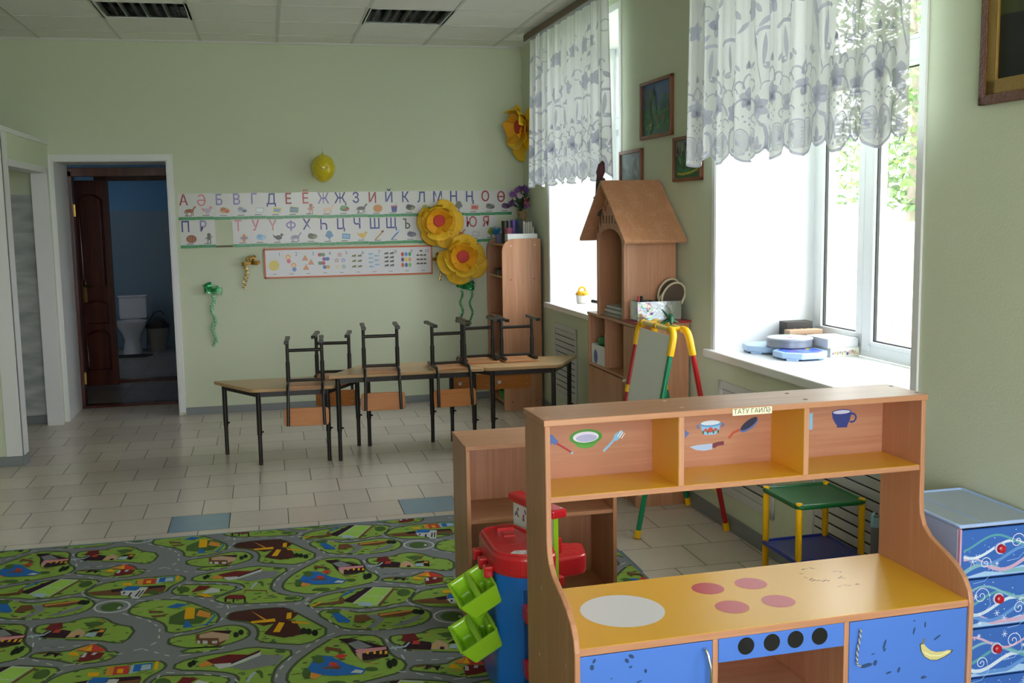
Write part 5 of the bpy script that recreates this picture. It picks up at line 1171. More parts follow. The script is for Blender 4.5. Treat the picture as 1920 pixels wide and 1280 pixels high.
for n in range(1, 11):
    u0 = 0.015+(n-1)*cw
    f.rect(u0+cw-0.0012, u0+cw, 0.016, 0.232, c('#c4c8d0', 0.4), 1)
    f.text(str(n), u0+cw-(0.026 if n < 10 else 0.034), 0.198, 0.042, GR)
    f.rect(u0+cw*0.38, u0+cw*0.62, 0.032, 0.036, GR)
    if n == 1: f.disc(u0+0.066, 0.108, 0.043, 0.043, c('#d8c44a', 0.3), 28)
    elif n == 2:
        for (a, b_, cc) in ((0.045, 0.155, '#d0506a'), (0.088, 0.085, '#5a8ac8')): f.disc(u0+a, b_+0.020, 0.022, 0.022, c('#d89a5a', 0.3), 16); f.disc(u0+a, b_+0.018, 0.014, 0.014, c('#e6c4a4', 0.3), 14); f.disc(u0+a+0.004, b_-0.014, 0.018, 0.018, c(cc, 0.3), 14)
    elif n == 3:
        for a, b_ in ((0.045, 0.165), (0.092, 0.130), (0.050, 0.088)): f.poly([(u0+a-0.026, b_-0.020), (u0+a+0.026, b_-0.020), (u0+a+0.002, b_+0.026)], c('#cf8a5a', 0.3)); f.line([(u0+a-0.026, b_-0.020), (u0+a+0.026, b_-0.020)], 0.003, c('#a8603a', 0.3))
    elif n == 4:
        for a, b_, c1, c2 in ((0.042, 0.188, '#a03a4a', '#3f8a5a'), (0.078, 0.152, '#7a4a9a', '#3a6ab0'), (0.042, 0.118, '#3a8a6a', '#b0304a'), (0.080, 0.084, '#3a6ab0', '#d09a4a')): f.disc(u0+a-0.012, b_, 0.018, 0.016, c(c1, 0.3), 14); f.disc(u0+a+0.014, b_, 0.018, 0.016, c(c2, 0.3), 14)
    elif n == 5:
        for a, b_, cc in ((0.056, 0.185, '#b03040'), (0.030, 0.138, '#b03a4a'), (0.084, 0.138, '#3a6ab8'), (0.034, 0.084, '#d8c46a'), (0.088, 0.084, '#3a8a50')): f.star(u0+a, b_, 0.023, c(cc, 0.3)); f.star(u0+a, b_, 0.013, c('#d6d8de', 0.3))
    elif n in (6, 7, 8):
        pos = {6: [(0.036, 0.172), (0.084, 0.172), (0.036, 0.128), (0.084, 0.128), (0.036, 0.082), (0.084, 0.082)], 7: [(0.036, 0.185), (0.086, 0.168), (0.036, 0.150), (0.086, 0.130), (0.036, 0.114), (0.088, 0.094), (0.040, 0.078)], 8: [(x, z) for z in (0.186, 0.152, 0.118, 0.084) for x in (0.034, 0.080)]}[n]
        cc = {6: '#6a6a28', 7: '#8ab0d4', 8: '#4a4a4e'}[n]
        for a, b_ in pos:
            f.disc(u0+a, b_, 0.017, 0.008, c(cc, 0.3), 12)
            if n == 7: f.poly([(u0+a+0.014, b_), (u0+a+0.026, b_+0.010), (u0+a+0.026, b_-0.010)], c(cc, 0.3))
            else: f.disc(u0+a+0.012, b_+0.006, 0.008, 0.006, c(cc, 0.3), 10); f.line([(u0+a-0.014, b_-0.004), (u0+a-0.02, b_-0.012)], 0.003, c(cc, 0.3)); f.line([(u0+a+0.010, b_-0.004), (u0+a+0.016, b_-0.012)], 0.003, c(cc, 0.3))
    elif n == 9:
        for k, cc in enumerate(('#c03a34', '#3a8ad0', '#3a9a5a', '#5a2f7a', '#d8c44a', '#d89a5a', '#cc5a2e', '#2f5ab4', '#7ab45a')): f.disc(u0+0.034+0.031*(k % 3), 0.176-0.046*(k//3), 0.013, 0.018, c(cc, 0.3), 16)
    else:
        for a, b_ in [(0.056, 0.198)]+[(0.028+0.030*i, 0.162-0.036*j) for j in range(3) for i in range(3)]: f.disc(u0+a, b_, 0.013, 0.011, c('#4a3426', 0.3), 12, a0=0, a1=180); f.rect(u0+a-0.013, u0+a+0.013, b_-0.003, b_, c('#2a1e18', 0.3))
m.build('chart_print', sh, recalc=False)

# yellow balloon with a smile drawn on it
bl = thing('balloon', 'yellow balloon with a drawn smile hanging on the green back wall', 'balloon', (0.478, 8.935, 1.90))
BALY = mat('yellow_balloon_rubber', '#d3c022', 0.25, coat=0.4)
bc_ = Vector((0.478, 8.935, 2.008)); br = Vector((0.097, 0.095, 0.113))
b = MB(); prof = [(max(1e-6, 0.097*math.sin(math.pi*i/24)*(1-0.06*math.cos(math.pi*i/24))), 0.113*-math.cos(math.pi*i/24)) for i in range(25)]
b.lathe(prof, bc_, BALY, 32); b.lathe([(0.004, 0.112), (0.010, 0.126), (0.004, 0.128)], bc_, BALY, 12); skin = b.build('balloon_skin', bl, smooth=60)
b = MB(); b.tube([(0.478, 8.935, 2.13), (0.480, 8.99, 2.165), (0.478, DY-0.003, 2.20)], 0.0012, c('#b8b89a'), 6); b.build('string', bl)
def onball(u, v): return Vector((bc_.x+u, bc_.y-br.y*math.sqrt(max(0.02, 1-(u/br.x)**2-(v/br.z)**2))-0.0006, bc_.z+v))
BRN = c('#6a4a10')
def stroke(nm, pts, w=0.0022):
    b = MB(); b.tube([onball(u, v) for u, v in pts], w, BRN, 6); b.build(nm, skin)
stroke('drawn_smile', [(-0.030+0.005*k, 0.006-0.014*math.sin(math.pi*k/12)) for k in range(13)])
for s in (-1, 1):
    stroke('drawn_nose', [(s*0.008-0.008, 0.022+0.008*math.cos(k)) if False else (s*0.010-0.006+0.005*math.cos(R(k*60)), 0.030+0.008*math.sin(R(k*60))) for k in range(6)], 0.0014)
    stroke('drawn_eye', [(s*0.044-0.006+0.009*math.cos(R(k*45)), 0.036+0.007*math.sin(R(k*45))) for k in range(9)], 0.0026)
    stroke('drawn_brow', [(s*(0.030+0.006*k)-0.006, 0.064+0.006*math.sin(k*0.8)) for k in range(5)])
stroke('drawn_fringe', [(-0.030+0.006*k, 0.078+0.006*math.sin(k*0.35)) for k in range(11)], 0.0016)

# big paper flowers
PET = [mat('yellow_paper_outer', '#e2b412', 0.55), mat('yellow_paper_mid', '#e8bf2e', 0.55), mat('yellow_paper_inner', '#e0a018', 0.55), mat('red_paper', '#b52a1c', 0.6), mat('orange_paper', '#d88f12', 0.55)]
def flower(label, cx, cy, cz, rad, facing, lean, seed, group='large yellow paper flowers'):
    t = thing('paper_flower', label, 'paper flower', (cx, cy, cz), group=group)
    F_ = Vector(facing).normalized(); U = Vector((0, 0, 1)).cross(F_).normalized(); V = F_.cross(U)
    rr = random.Random(seed)
    def petal(ang, L, W, lift, cup, m, d0, curl=0.0):
        b = MB(); NU, NV = 15, 13; P = []; a = R(ang)
        L = L*(1-0.16*math.sin(a))
        er = U*math.cos(a)+V*math.sin(a); et = -U*math.sin(a)+V*math.cos(a)
        sk = rr.uniform(-.12, .12); wv = rr.uniform(0, 6.28)
        for i in range(NU):
            s = i/(NU-1); wid = W*(0.34+0.66*math.sin(math.pi*min(0.5, 0.62*s)))
            for j in range(NV):
                q = 2*j/(NV-1)-1
                tip = 1-0.26*abs(q)**2.6*s            # round the outer end
                r_ = rad*(0.08+L*s*tip)*(1-curl*0.45*s*s)
                h_ = rad*(d0+lift*s+cup*s*s+curl*s*s*0.9+0.12*q*q*(1-0.5*s)+0.05*s*math.sin(3*q+wv)+0.03*s*math.sin(6*q+wv*2))
                P.append(Vector((cx, cy, cz))+er*r_+et*(rad*wid*(q+sk*s))*(1-0.12*curl*s)+F_*h_)
        b.add(P, [(i*NV+j, i*NV+j+1, (i+1)*NV+j+1, (i+1)*NV+j) for i in range(NU-1) for j in range(NV-1)], m)
        o = b.build('petal', t, smooth=80, recalc=False); so = o.modifiers.new('paper', 'SOLIDIFY'); so.thickness = 0.0015
    for k in range(6): petal(lean+k*60+rr.uniform(-12, 12), 0.92+rr.uniform(-.08, .08), 0.50, 0.10, -0.10 if k % 2 else -0.02, PET[0], 0.0+0.03*(k % 3), 0.62 if k == 1 else 0.0)
    for k in range(4): petal(lean+35+k*90+rr.uniform(-12, 12), 0.64, 0.46, 0.22, 0.06, PET[1], 0.10+0.03*(k % 2), 0.25 if k == 0 else 0.0)
    for k in range(4): petal(lean+k*90+rr.uniform(-6, 6), 0.44, 0.36, 0.30, 0.06, PET[2], 0.17)
    b = MB(); Rm = Matrix((U, V, F_)).transposed()
    b.lathe([(1e-6, rad*0.27), (rad*0.40, rad*0.27), (rad*0.42, rad*0.25)], (cx, cy, cz), PET[4], 28, Rm); b.build('flower_heart', t, smooth=40)
    b = MB(); b.lathe([(1e-6, rad*0.36), (rad*0.23, rad*0.355), (rad*0.245, rad*0.33), (rad*0.24, rad*0.2)], (cx, cy, cz), PET[3], 28, Rm); b.build('red_centre', t, smooth=40)
    b = MB(); back = Vector((cx, DY-0.0040, cz)) if F_.y < -0.5 else Vector((cx+0.085, cy, cz)); b.tube([Vector((cx, cy, cz))+F_*rad*0.05, back], 0.018, PET[4], 12); b.build('stalk', t, smooth=40)
    return t
flower('upper large yellow paper flower in front of the alphabet cards', 1.436, 8.992, 1.560, 0.205, (-0.10, -1, 0.06), 60, 1)
flower('lower large yellow paper flower beside the corner cupboard', 1.617, 8.905, 1.255, 0.212, (-0.06, -1, 0.10), 75, 2)
flower('orange yellow paper flower high on the window wall behind the lace curtain', 2.145, 8.72, 2.33, 0.235, (-1, -0.30, 0.0), 20, 3)

# ribbon bows with curled tails
def bow(label, x, y, z, s, m1, m2, tails, seed):
    t = thing('ribbon_bow', label, 'ribbon bow', (x, y, z), group='ribbon bows on the back wall')
    rr = random.Random(seed)
    for k in range(9):
        b = MB(); a = R(rr.uniform(-20, 200)); L = s*rr.uniform(0.55, 1.0); dx, dz = math.cos(a), math.sin(a)*0.8+0.1
        W = Vector((-dz, rr.uniform(-.4, .4), dx)).normalized()*s*0.16; P = []
        for i in range(13):
            q = i/12*2*math.pi; r_ = L*(0.5-0.5*math.cos(q)); P.append(Vector((x+dx*r_, y-0.012-s*0.35*math.sin(q)*math.sin(q/2)-s*0.1, z+dz*r_)))
        P = [Vector((p.x, min(p.y, y-0.004), p.z)) for p in P]
        b.add([p-W for p in P]+[p+W for p in P], [(i, i+1, 14+i, 13+i) for i in range(12)], m1 if k % 3 else m2)
        b.build('ribbon_loop', t, smooth=60, recalc=False)
    for (dx, ln, turns, rad) in tails:
        b = MB(); n = int(turns*12); P = []; hw = 0.006
        for i in range(n+1):
            q = i/12*2*math.pi; P.append(Vector((x+dx+rad*math.cos(q)+0.012*math.sin(i*0.07), y-0.014+rad*0.7*math.sin(q), z-0.02-ln*i/n)))
        b.add([p+Vector((0, 0, hw)) for p in P]+[p-Vector((0, 0, hw)) for p in P], [(i, i+1, n+2+i, n+1+i) for i in range(n)], m2)
        b.build('ribbon_tail', t, recalc=False)
GR1, GR2_ = mat('green_foil_ribbon', '#2f9a5a', 0.25, 0.4), mat('pale_green_foil_ribbon', '#8fcfa4', 0.25, 0.4)
GO1, GO2 = mat('gold_foil_ribbon', '#a87a2a', 0.25, 0.5), mat('pale_gold_foil_ribbon', '#cfae6a', 0.25, 0.5)
bow('green ribbon bow with a long curled tail on the green wall by the doorway', -0.462, DY-0.004, 1.015, 0.095, GR1, GR2_, [(0.005, 0.43, 20, 0.012), (0.012, 0.40, 17, 0.010)], 1)
bow('gold ribbon bow left of the number chart', -0.135, DY-0.004, 1.245, 0.080, GO1, GO2, [(-0.05, 0.19, 6, 0.016), (-0.045, 0.12, 4, 0.010)], 2)
bow('green ribbon bow below the lower paper flower', 1.655, DY-0.004, 0.985, 0.095, GR1, GR1, [(-0.03, 0.30, 15, 0.009), (0.055, 0.30, 14, 0.009)], 3)
bow('gold ribbon bow half hidden behind the paper flowers', 1.450, DY-0.004, 1.235, 0.080, GO1, GO2, [(0.0, 0.16, 6, 0.012), (0.09, 0.13, 5, 0.010)], 4)

# ------------------------------------------------------------------ pictures on the window wall
FRM = wood('picture_frame_wood', '#6e3b20', '#8a4e2c', 2, 0.4)
def picture(label, y1, y0, z1, z0, fw, mfr, paint, lean=0.0, inner=None, mat2=None):
    t = thing('framed_picture', label, 'picture', (0, (y0+y1)/2, z0), 'wall', 'framed pictures on the window wall')
    d = -0.022
    b = MB(); b.box(d, -0.001, y0, y1, z0, z0+fw, mfr); b.box(d, -0.001, y0, y1, z1-fw, z1, mfr); b.box(d, -0.001, y0, y0+fw, z0, z1, mfr); b.box(d, -0.001, y1-fw, y1, z0, z1, mfr)
    fo = b.build('frame', t, bevel=0.003)
    if inner:
        b = MB(); g = fw+inner
        b.box(d+0.005, -0.002, y0+fw, y1-fw, z0+fw, z0+g, mat2); b.box(d+0.005, -0.002, y0+fw, y1-fw, z1-g, z1-fw, mat2); b.box(d+0.005, -0.002, y0+fw, y0+g, z0+fw, z1-fw, mat2); b.box(d+0.005, -0.002, y1-g, y1-fw, z0+fw, z1-fw, mat2); b.build('gilt_slip', fo, bevel=0.002)
        fw = g
    m = MB(); f = Flat(m, (-0.008, y1-fw, z0+fw), (0, -1, 0), Z3, 0.00003); W, H = y1-y0-2*fw, z1-z0-2*fw
    paint(f, W, H); m.build('painting', t, recalc=False)
    return t
def blobs(f, rr, n, u0, u1, v0, v1, cols, a, b_):
    for k in range(n): f.disc(rr.uniform(u0, u1), rr.uniform(v0, v1), rr.uniform(a*0.5, a), rr.uniform(b_*0.5, b_), c(rr.choice(cols), 0.45), 9, rr.uniform(-1, 1))
def inside(f, W, H, cols): f.rect(0, W, 0, H, c(cols, 0.45))
def p_forest(f, W, H):
    rr = random.Random(1); inside(f, W, H, '#1c5a48'); f.rect(0, W, H*0.55, H, c('#2a5488', 0.45)); blobs(f, rr, 60, W*0.1, W*0.92, H*0.40, H*0.72, ('#23604a', '#1b4a40', '#2a6a58', '#234f6a'), 0.035, 0.02)
    blobs(f, rr, 40, 0.03, W-0.03, 0.02, H*0.45, ('#2f7a44', '#23683a', '#1e5a40', '#3a7a3a'), 0.04, 0.01)
    f.line([(W*0.30, H*0.15), (W*0.29, H*0.55), (W*0.25, H*0.92)], 0.014, c('#1e3024', 0.45)); blobs(f, rr, 26, W*0.07, W*0.42, H*0.62, H*0.92, ('#23402e', '#1c3a34', '#2a4a34'), 0.03, 0.014)
    blobs(f, rr, 14, W*0.40, W*0.85, H*0.24, H*0.36, ('#5a5a3a', '#6a5a3a', '#4a5a3a'), 0.018, 0.012); blobs(f, rr, 9, W*0.16, W*0.36, H*0.08, H*0.22, ('#8a8a5a', '#6a8a4a'), 0.012, 0.012)
def p_pale(f, W, H):
    rr = random.Random(2); inside(f, W, H, '#6f8088'); blobs(f, rr, 60, 0.02, W-0.02, H*0.1, H*0.9, ('#7f9094', '#5f7478', '#8f9a9a', '#5a6a62', '#78868e'), 0.03, 0.02); blobs(f, rr, 20, 0.02, W-0.02, 0.015, H*0.3, ('#4f6450', '#5a6a5a', '#6a7a6a'), 0.03, 0.012)
def p_bright(f, W, H):
    rr = random.Random(3); inside(f, W, H, '#1e6a48'); f.rect(0, W, H*0.6, H, c('#7a8a86', 0.45)); blobs(f, rr, 40, 0.03, W-0.03, H*0.45, H*0.88, ('#3a4a40', '#54624e', '#2a3a34', '#8a948a'), 0.02, 0.035); blobs(f, rr, 30, 0.03, W-0.03, 0.02, H*0.42, ('#1f7a54', '#2a8a4a', '#1a5a40'), 0.04, 0.01)
    f.line([(0.03, H*0.12), (W*0.3, H*0.09), (W*0.6, H*0.12), (W-0.03, H*0.2)], 0.012, c('#b4a92e', 0.45)); f.disc(W*0.62, H*0.36, 0.016, 0.03, c('#b03a2e', 0.45), 12); f.disc(W*0.78, H*0.40, 0.014, 0.03, c('#c4a23a', 0.45), 12); f.disc(W*0.35, H*0.30, 0.014, 0.026, c('#4a3a30', 0.45), 12)
def p_dark(f, W, H):
    rr = random.Random(4); inside(f, W, H, '#0f1214'); f.poly([(0, H*0.30), (W, H*0.24), (W, H*0.36), (0, H*0.40)], c('#39401e', 0.5))
    blobs(f, rr, 60, 0.06, W-0.04, H*0.36, H*0.72, ('#22281c', '#2f3a24', '#4a4e34', '#6a6a48'), 0.035, 0.016); blobs(f, rr, 20, W*0.12, W*0.5, H*0.42, H*0.60, ('#7a7a56', '#5f6a44'), 0.03, 0.009); blobs(f, rr, 26, W*0.16, W*0.75, H*0.20, H*0.33, ('#8a3a1e', '#a8502a', '#7a2a1e'), 0.02, 0.014); blobs(f, rr, 30, 0.05, W-0.04, H*0.74, H*0.95, ('#3a2c2c', '#4a3a38', '#22262c'), 0.05, 0.014)
picture('framed painting of a blue green forest, highest of the three between the windows', 6.130, 5.640, 2.377, 2.043, 0.020, FRM, p_forest)
picture('framed pale grey painting half hidden behind the house cabinet roof', 6.505, 6.112, 1.997, 1.700, 0.020, FRM, p_pale)
picture('framed green meadow painting partly covered by the near lace curtain', 5.616, 5.236, 2.022, 1.780, 0.020, FRM, p_bright)
picture('large dark garden painting in an ornate gilt frame at the right edge', 3.050, 2.10, 2.75, 1.945, 0.030, mat('carved_brown_frame', '#6a4030', 0.4, bump=(120, 0.8, 0.01)), p_dark, inner=0.045, mat2=mat('gilt_slip', '#9a7a3a', 0.4, 0.4, bump=(160, 0.5, 0.006)))

# ------------------------------------------------------------------ louvred radiator vents
VENT = mat('grey_white_vent_plastic', '#cdd0d3', 0.4)
VDARK = mat('vent_shade', '#3a3d40', 0.8)
for k, (y1, y0, lab) in enumerate(((8.10, 7.49, 'louvred white vent under the far window beside the right table'), (5.017, 4.410, 'louvred white vent under the near window behind the easel'), (4.085, 3.470, 'louvred white vent behind the green topped plastic table'))):
    t = thing('radiator_vent', lab, 'vent', (0, (y0+y1)/2, 0.18), 'wall', 'radiator vents in the window wall')
    z0, z1, w = 0.180, 0.755, 0.040
    b = MB(); b.box(-0.012, 0, y0, y1, z0, z0+w, VENT); b.box(-0.012, 0, y0, y1, z1-w, z1, VENT); b.box(-0.012, 0, y0, y0+w, z0, z1, VENT); b.box(-0.012, 0, y1-w, y1, z0, z1, VENT); b.build('frame', t, bevel=0.003)
    b = MB(); b.box(-0.0016, -0.0004, y0+w, y1-w, z0+w, z1-w, VDARK); b.build('shade_sheet', t)  # dark sheet paints in the shade behind the slats
    n = 11; st_ = (z1-z0-2*w)/n
    for i in range(n):
        z = z0+w+st_*(i+0.5)
        b = MB(); b.obox((-0.0066, (y0+y1)/2, z), (0.0040, 0, -st_*0.455), (0, (y1-y0)/2-w, 0), (0.0007, 0, 0.0004), VENT); b.build('slat', t)

# ================================================================== CURTAINS
SHEER = see_through('sheer_net', '#eceef6', 0.10, fabric=0.08)
LACE = see_through('woven_lace', '#cccde2', 0.38, fabric=0.30)
NETM = see_through('open_lace_mesh', '#dfe1ec', 0.60, fabric=0.30)
ROD = wood('bronze_curtain_rail', '#5a4322', '#6f5530', 1, 0.35)
def curtain(label, y1, y0, xo, ztop, zbot, seed, pleat, flat_from):
    """lace curtain; s runs from the far end (y1) towards the camera (y0), h up from the hem"""
    t = thing('lace_curtain', label, 'curtain', (xo, (y0+y1)/2, zbot), 'wall', 'lace curtains')
    L = y1-y0; Ht = ztop-zbot; rr = random.Random(seed); ph = [rr.uniform(0, 6.28) for _ in range(4)]
    unit = 0.262; n_un = L/unit
    def off(s, h):
        a = pleat*(0.45+0.55*(1-h/Ht))*(1.0 if s < flat_from else 0.45)
        return a*(math.sin(s*37+ph[0])+0.55*math.sin(s*61+ph[1]+h*0.6)+0.3*math.sin(s*101+ph[2])+0.18*math.sin(s*190+ph[3])*(h/Ht))
    def S(s, h, d=0.0):
        e = 1e-3; o = off(s, h); g = (off(s+e, h)-off(s-e, h))/(2*e); n = Vector((-1, g*-1, 0)).normalized()
        drift = -0.010*math.sin(s*5+1)*(1-h/Ht)
        return Vector((xo+o+drift, y1-s, zbot+h))+n*d
    def hem(s):           # scalloped edge: large and small lobes in turn
        q = (s/unit) % 1.0
        if q < 0.70: return 0.060*(1-math.sin(math.pi*q/0.70)**0.55)
        return 0.060-0.030*math.sin(math.pi*(q-0.70)/0.30)**0.6
    b = MB(); ns = int(L/0.0075); nh = 44; P = []
    for j in range(nh+1):
        for i in range(ns+1):
            s = L*i/ns; h0 = hem(s); h = h0+(Ht-h0)*(j/nh)**1.0; P.append(S(s, h))
    b.add(P, [(j*(ns+1)+i, j*(ns+1)+i+1, (j+1)*(ns+1)+i+1, (j+1)*(ns+1)+i) for j in range(nh) for i in range(ns)], SHEER)
    b.build('net', t, smooth=80, recalc=False)
    # woven motifs lie on the net
    m = MB()
    def ok(s): return 0.004 < s < L-0.004
    def fan(pts, mt, d):
        if not all(ok(p[0]) for p in pts): return
        n = len(pts); cx = sum(p[0] for p in pts)/n; cy = sum(p[1] for p in pts)/n; V = []
        rings = (1.0, 0.66, 0.33)
        for k in rings: V += [S(cx+(p[0]-cx)*k, cy+(p[1]-cy)*k, d) for p in pts]
        V.append(S(cx, cy, d)); F = []
        for k in range(2): F += [(k*n+i, k*n+(i+1) % n, (k+1)*n+(i+1) % n, (k+1)*n+i) for i in range(n)]
        F += [(2*n+i, 2*n+(i+1) % n, 3*n) for i in range(n)]
        m.add(V, F, mt)
    def band(pts, w, mt=LACE, d=0.0012):
        n = len(pts); A = []; B_ = []; F = []
        for i in range(n):
            p = Vector(pts[i]); tt = Vector(pts[min(i+1, n-1)])-Vector(pts[max(i-1, 0)])
            if tt.length < 1e-9: tt = Vector((1, 0))
            tt.normalize(); q = Vector((-tt.y, tt.x))*w/2; A.append(p+q); B_.append(p-q)
        V = [S(p.x, p.y, d) for p in A+B_]
        for i in range(n-1):
            if ok(pts[i][0]) and ok(pts[i+1][0]): F.append((i, i+1, n+i+1, n+i))
        if F: m.add(V, F, mt)
    def leaf(s, h, ang, ln, wd, d=0.0010, mt=LACE):
        a = R(ang); ca, sa = math.cos(a), math.sin(a)
        fan([(s+u*ca-v*sa, h+u*sa+v*ca) for u, v in [(ln*k/6, wd*math.sin(math.pi*k/6)**0.8) for k in range(7)]+[(ln*k/6, -wd*math.sin(math.pi*k/6)**0.8) for k in range(5, 0, -1)]], mt, d)
    def arc(s, h, r, a0, a1, w, ry=None, d=0.0012):
        ry = ry or r; n = max(6, int(abs(a1-a0)/14)); band([(s+r*math.cos(R(a0+(a1-a0)*i/n)), h+ry*math.sin(R(a0+(a1-a0)*i/n))) for i in range(n+1)], w, d=d)
    def bloom(s, h, r, rot=0, pet=5, mt=LACE):
        for k in range(pet): leaf(s, h, rot+360*k/pet, r, r*0.36, 0.0010+0.0002*k, mt)
    def dots(L_, r=0.006):
        for s, h in L_: fan([(s+r*math.cos(R(60*k)), h+r*math.sin(R(60*k))) for k in range(6)], LACE, 0.0016)
    # hem cord
    n = int(L/0.006); band([(L*i/n, hem(L*i/n)+0.005) for i in range(n+1)], 0.011)
    for u in range(-1, int(n_un)+2):
        o = u*unit; c1 = o+0.35*unit; c2 = o+0.85*unit
        # big lobe: two mesh ovals, curls, dots
        for sg in (-1, 1):
            fan([(c1+sg*0.040+0.036*math.cos(R(20*k)), 0.088+0.056*math.sin(R(20*k))) for k in range(18)], NETM, 0.0006)
            arc(c1+sg*0.040, 0.095, 0.038, 90-sg*95, 90+sg*130, 0.007, 0.056); arc(c1+sg*0.058, 0.118, 0.013, 0, 300, 0.005)
            for q in range(5): band([(c1+sg*0.040-0.034, 0.060+q*0.014), (c1+sg*0.040+0.034, 0.060+q*0.014)], 0.0022, d=0.0009)
            leaf(c1+sg*0.046, 0.075, 90-sg*30, 0.034, 0.009)
            arc(c1+sg*0.030, 0.222, 0.048, 90-sg*90, 90+sg*60, 0.010, 0.060); arc(c1+sg*0.066, 0.190, 0.018, 0, 270, 0.006)
        dots([(c1, 0.034), (c1-0.022, 0.040), (c1+0.022, 0.040), (c1-0.010, 0.056), (c1+0.010, 0.056), (c1, 0.168), (c1-0.018, 0.182), (c1+0.018, 0.182), (c1, 0.196), (c1-0.026, 0.206), (c1+0.026, 0.206)])
        # small lobe: tulip
        leaf(c2, 0.050, 90, 0.062, 0.013); leaf(c2, 0.048, 140, 0.036, 0.009); leaf(c2, 0.048, 40, 0.036, 0.009)
        band([(c2-0.036, 0.150), (c2-0.018, 0.158), (c2, 0.176), (c2+0.018, 0.158), (c2+0.036, 0.150)], 0.016)
        for sg in (-1, 1): band([(c2+sg*0.040, 0.05), (c2+sg*0.044, 0.10), (c2+sg*0.036, 0.150)], 0.012)
        bloom(c2, 0.232, 0.056, 90, 6); bloom(c1, 0.286, 0.050, 90, 5)
        leaf(c1, 0.226, 90, 0.052, 0.016); arc(c1, 0.238, 0.030, 20, 160, 0.008)
        # lily crown with arches above it
        for a, r in ((0, 0.026),): arc(c1, 0.330, r, 0, 180, 0.009, 0.060)
        for sg in (-1, 1): arc(c1+sg*0.046, 0.326, 0.026, 0, 180, 0.009, 0.036); arc(c1+sg*0.084, 0.306, 0.030, 0, 180, 0.006, 0.034)
        for a in (90, 90-24, 90+24): leaf(c1+0.30*(a-90)/24*0.04, 0.412, a, 0.040, 0.009)
        for a, ds in ((55, 0.044), (28, 0.060), (125, -0.044), (152, -0.060), (5, 0.064), (175, -0.064)): leaf(c1+ds, 0.398+0.010*math.sin(R(a)), a, 0.040, 0.008)
        # tall blades and stems
        k = 1 if u % 2 else -1
        band([(c2+k*(-0.02), 0.33), (c2+k*0.0, 0.42), (c2+k*0.008, 0.52), (c2+k*0.034, 0.60)], 0.006); leaf(c2+k*0.006, 0.47, 90-k*16, 0.17, 0.013); leaf(c2-k*0.03, 0.40, 90+k*4, 0.15, 0.010)
        arc(c2-k*0.04, 0.535, 0.050, 30, 170, 0.016, 0.032)
        # upper field: open blossoms and sprigs, thinning out upwards
        z = 0.66
        while z < Ht-0.10:
            w = 0.066 if (u+int(z*7)) % 2 else 0.052
            sft = 0.10*math.sin(u*2.1+z*5)
            bloom(c1+sft*0.6, z, w, 90+20*math.sin(u+z*9), 5, LACE); leaf(c1+sft*0.6+0.05, z+0.06, 60, 0.08, 0.012); leaf(c1+sft*0.6-0.05, z-0.04, 215, 0.08, 0.012)
            arc(c2-sft*0.4, z+0.06, 0.035, 20, 300, 0.007); leaf(c2-sft*0.4+0.02, z+0.02, -50, 0.06, 0.014)
            z += 0.235
    m.build('lace_pattern', t, smooth=80, recalc=False)
    # gathered heading and rail
    b = MB(); P = []
    for j in range(3):
        for i in range(ns+1): P.append(S(L*i/ns, Ht-0.035+0.0175*j, 0.0012))
    b.add(P, [(j*(ns+1)+i, j*(ns+1)+i+1, (j+1)*(ns+1)+i+1, (j+1)*(ns+1)+i) for j in range(2) for i in range(ns)], LACE); b.build('heading_tape', t, smooth=80, recalc=False)
    r = thing('curtain_rail', 'bronze brown curtain rail above the %s window' % ('far' if y1 > 6 else 'near'), 'curtain rail', (xo, (y0+y1)/2, ztop), 'wall', 'curtain rails')
    b = MB(); b.box(xo-0.034, xo-0.024, y0-0.10, y1+0.05, ztop-0.026, ztop+0.026, ROD); b.box(xo-0.034, xo-0.020, y0-0.10, y1+0.05, ztop-0.006, ztop+0.006, ROD); b.build('fascia', r, bevel=0.003)
    b = MB(); b.box(xo-0.022, xo+0.03, y0-0.10, y1+0.05, ztop+0.002, ztop+0.028, WHITE); b.build('track', r)
curtain('white lace curtain at the far window near the corner', 8.285, 6.405, -0.130, 2.985, 1.815, 4, 0.020, 9)
curtain('white lace curtain at the near window above the sill with trays', 5.110, 3.285, -0.130, 2.985, 1.835, 9, 0.017, 1.15)

# ================================================================== SMALL THINGS
# far window sill
wc = thing('watering_can', 'small white toy watering can with yellow lid on the far window sill', 'watering can', (0.20, 8.00, SILL), 'wall')
wx_, wy_ = 0.20, 8.00
b = MB(); b.lathe([(0.034, 0), (0.042, 0.004), (0.050, 0.062), (0.050, 0.066)], (wx_, wy_, SILL), c('#e6e3da', 0.3), 24); b.build('pot', wc, smooth=40)
b = MB(); b.lathe([(0.054, 0.066), (0.054, 0.076), (0.040, 0.094), (0.010, 0.098), (1e-6, 0.098)], (wx_, wy_, SILL), c('#e6ac16', 0.3), 24)
b.tube([(wx_+0.028*math.cos(R(a)), wy_, SILL+0.094+0.034*math.sin(R(a))) for a in range(0, 181, 20)], 0.008, c('#e6ac16', 0.3), 10); b.build('yellow_lid', wc, smooth=40)
b = MB(); b.tube([(wx_, wy_-0.045, SILL+0.072), (wx_, wy_-0.095, SILL+0.078)], [0.010, 0.012], c('#e6ac16', 0.3), 12); b.build('spout', wc, smooth=40)
pn_ = thing('toy_pan', 'black toy pan with its handle showing past the house cabinet, on the far sill', 'pan', (0.20, 7.40, SILL), 'wall')
BLK = mat('black_plastic', '#17181a', 0.35)
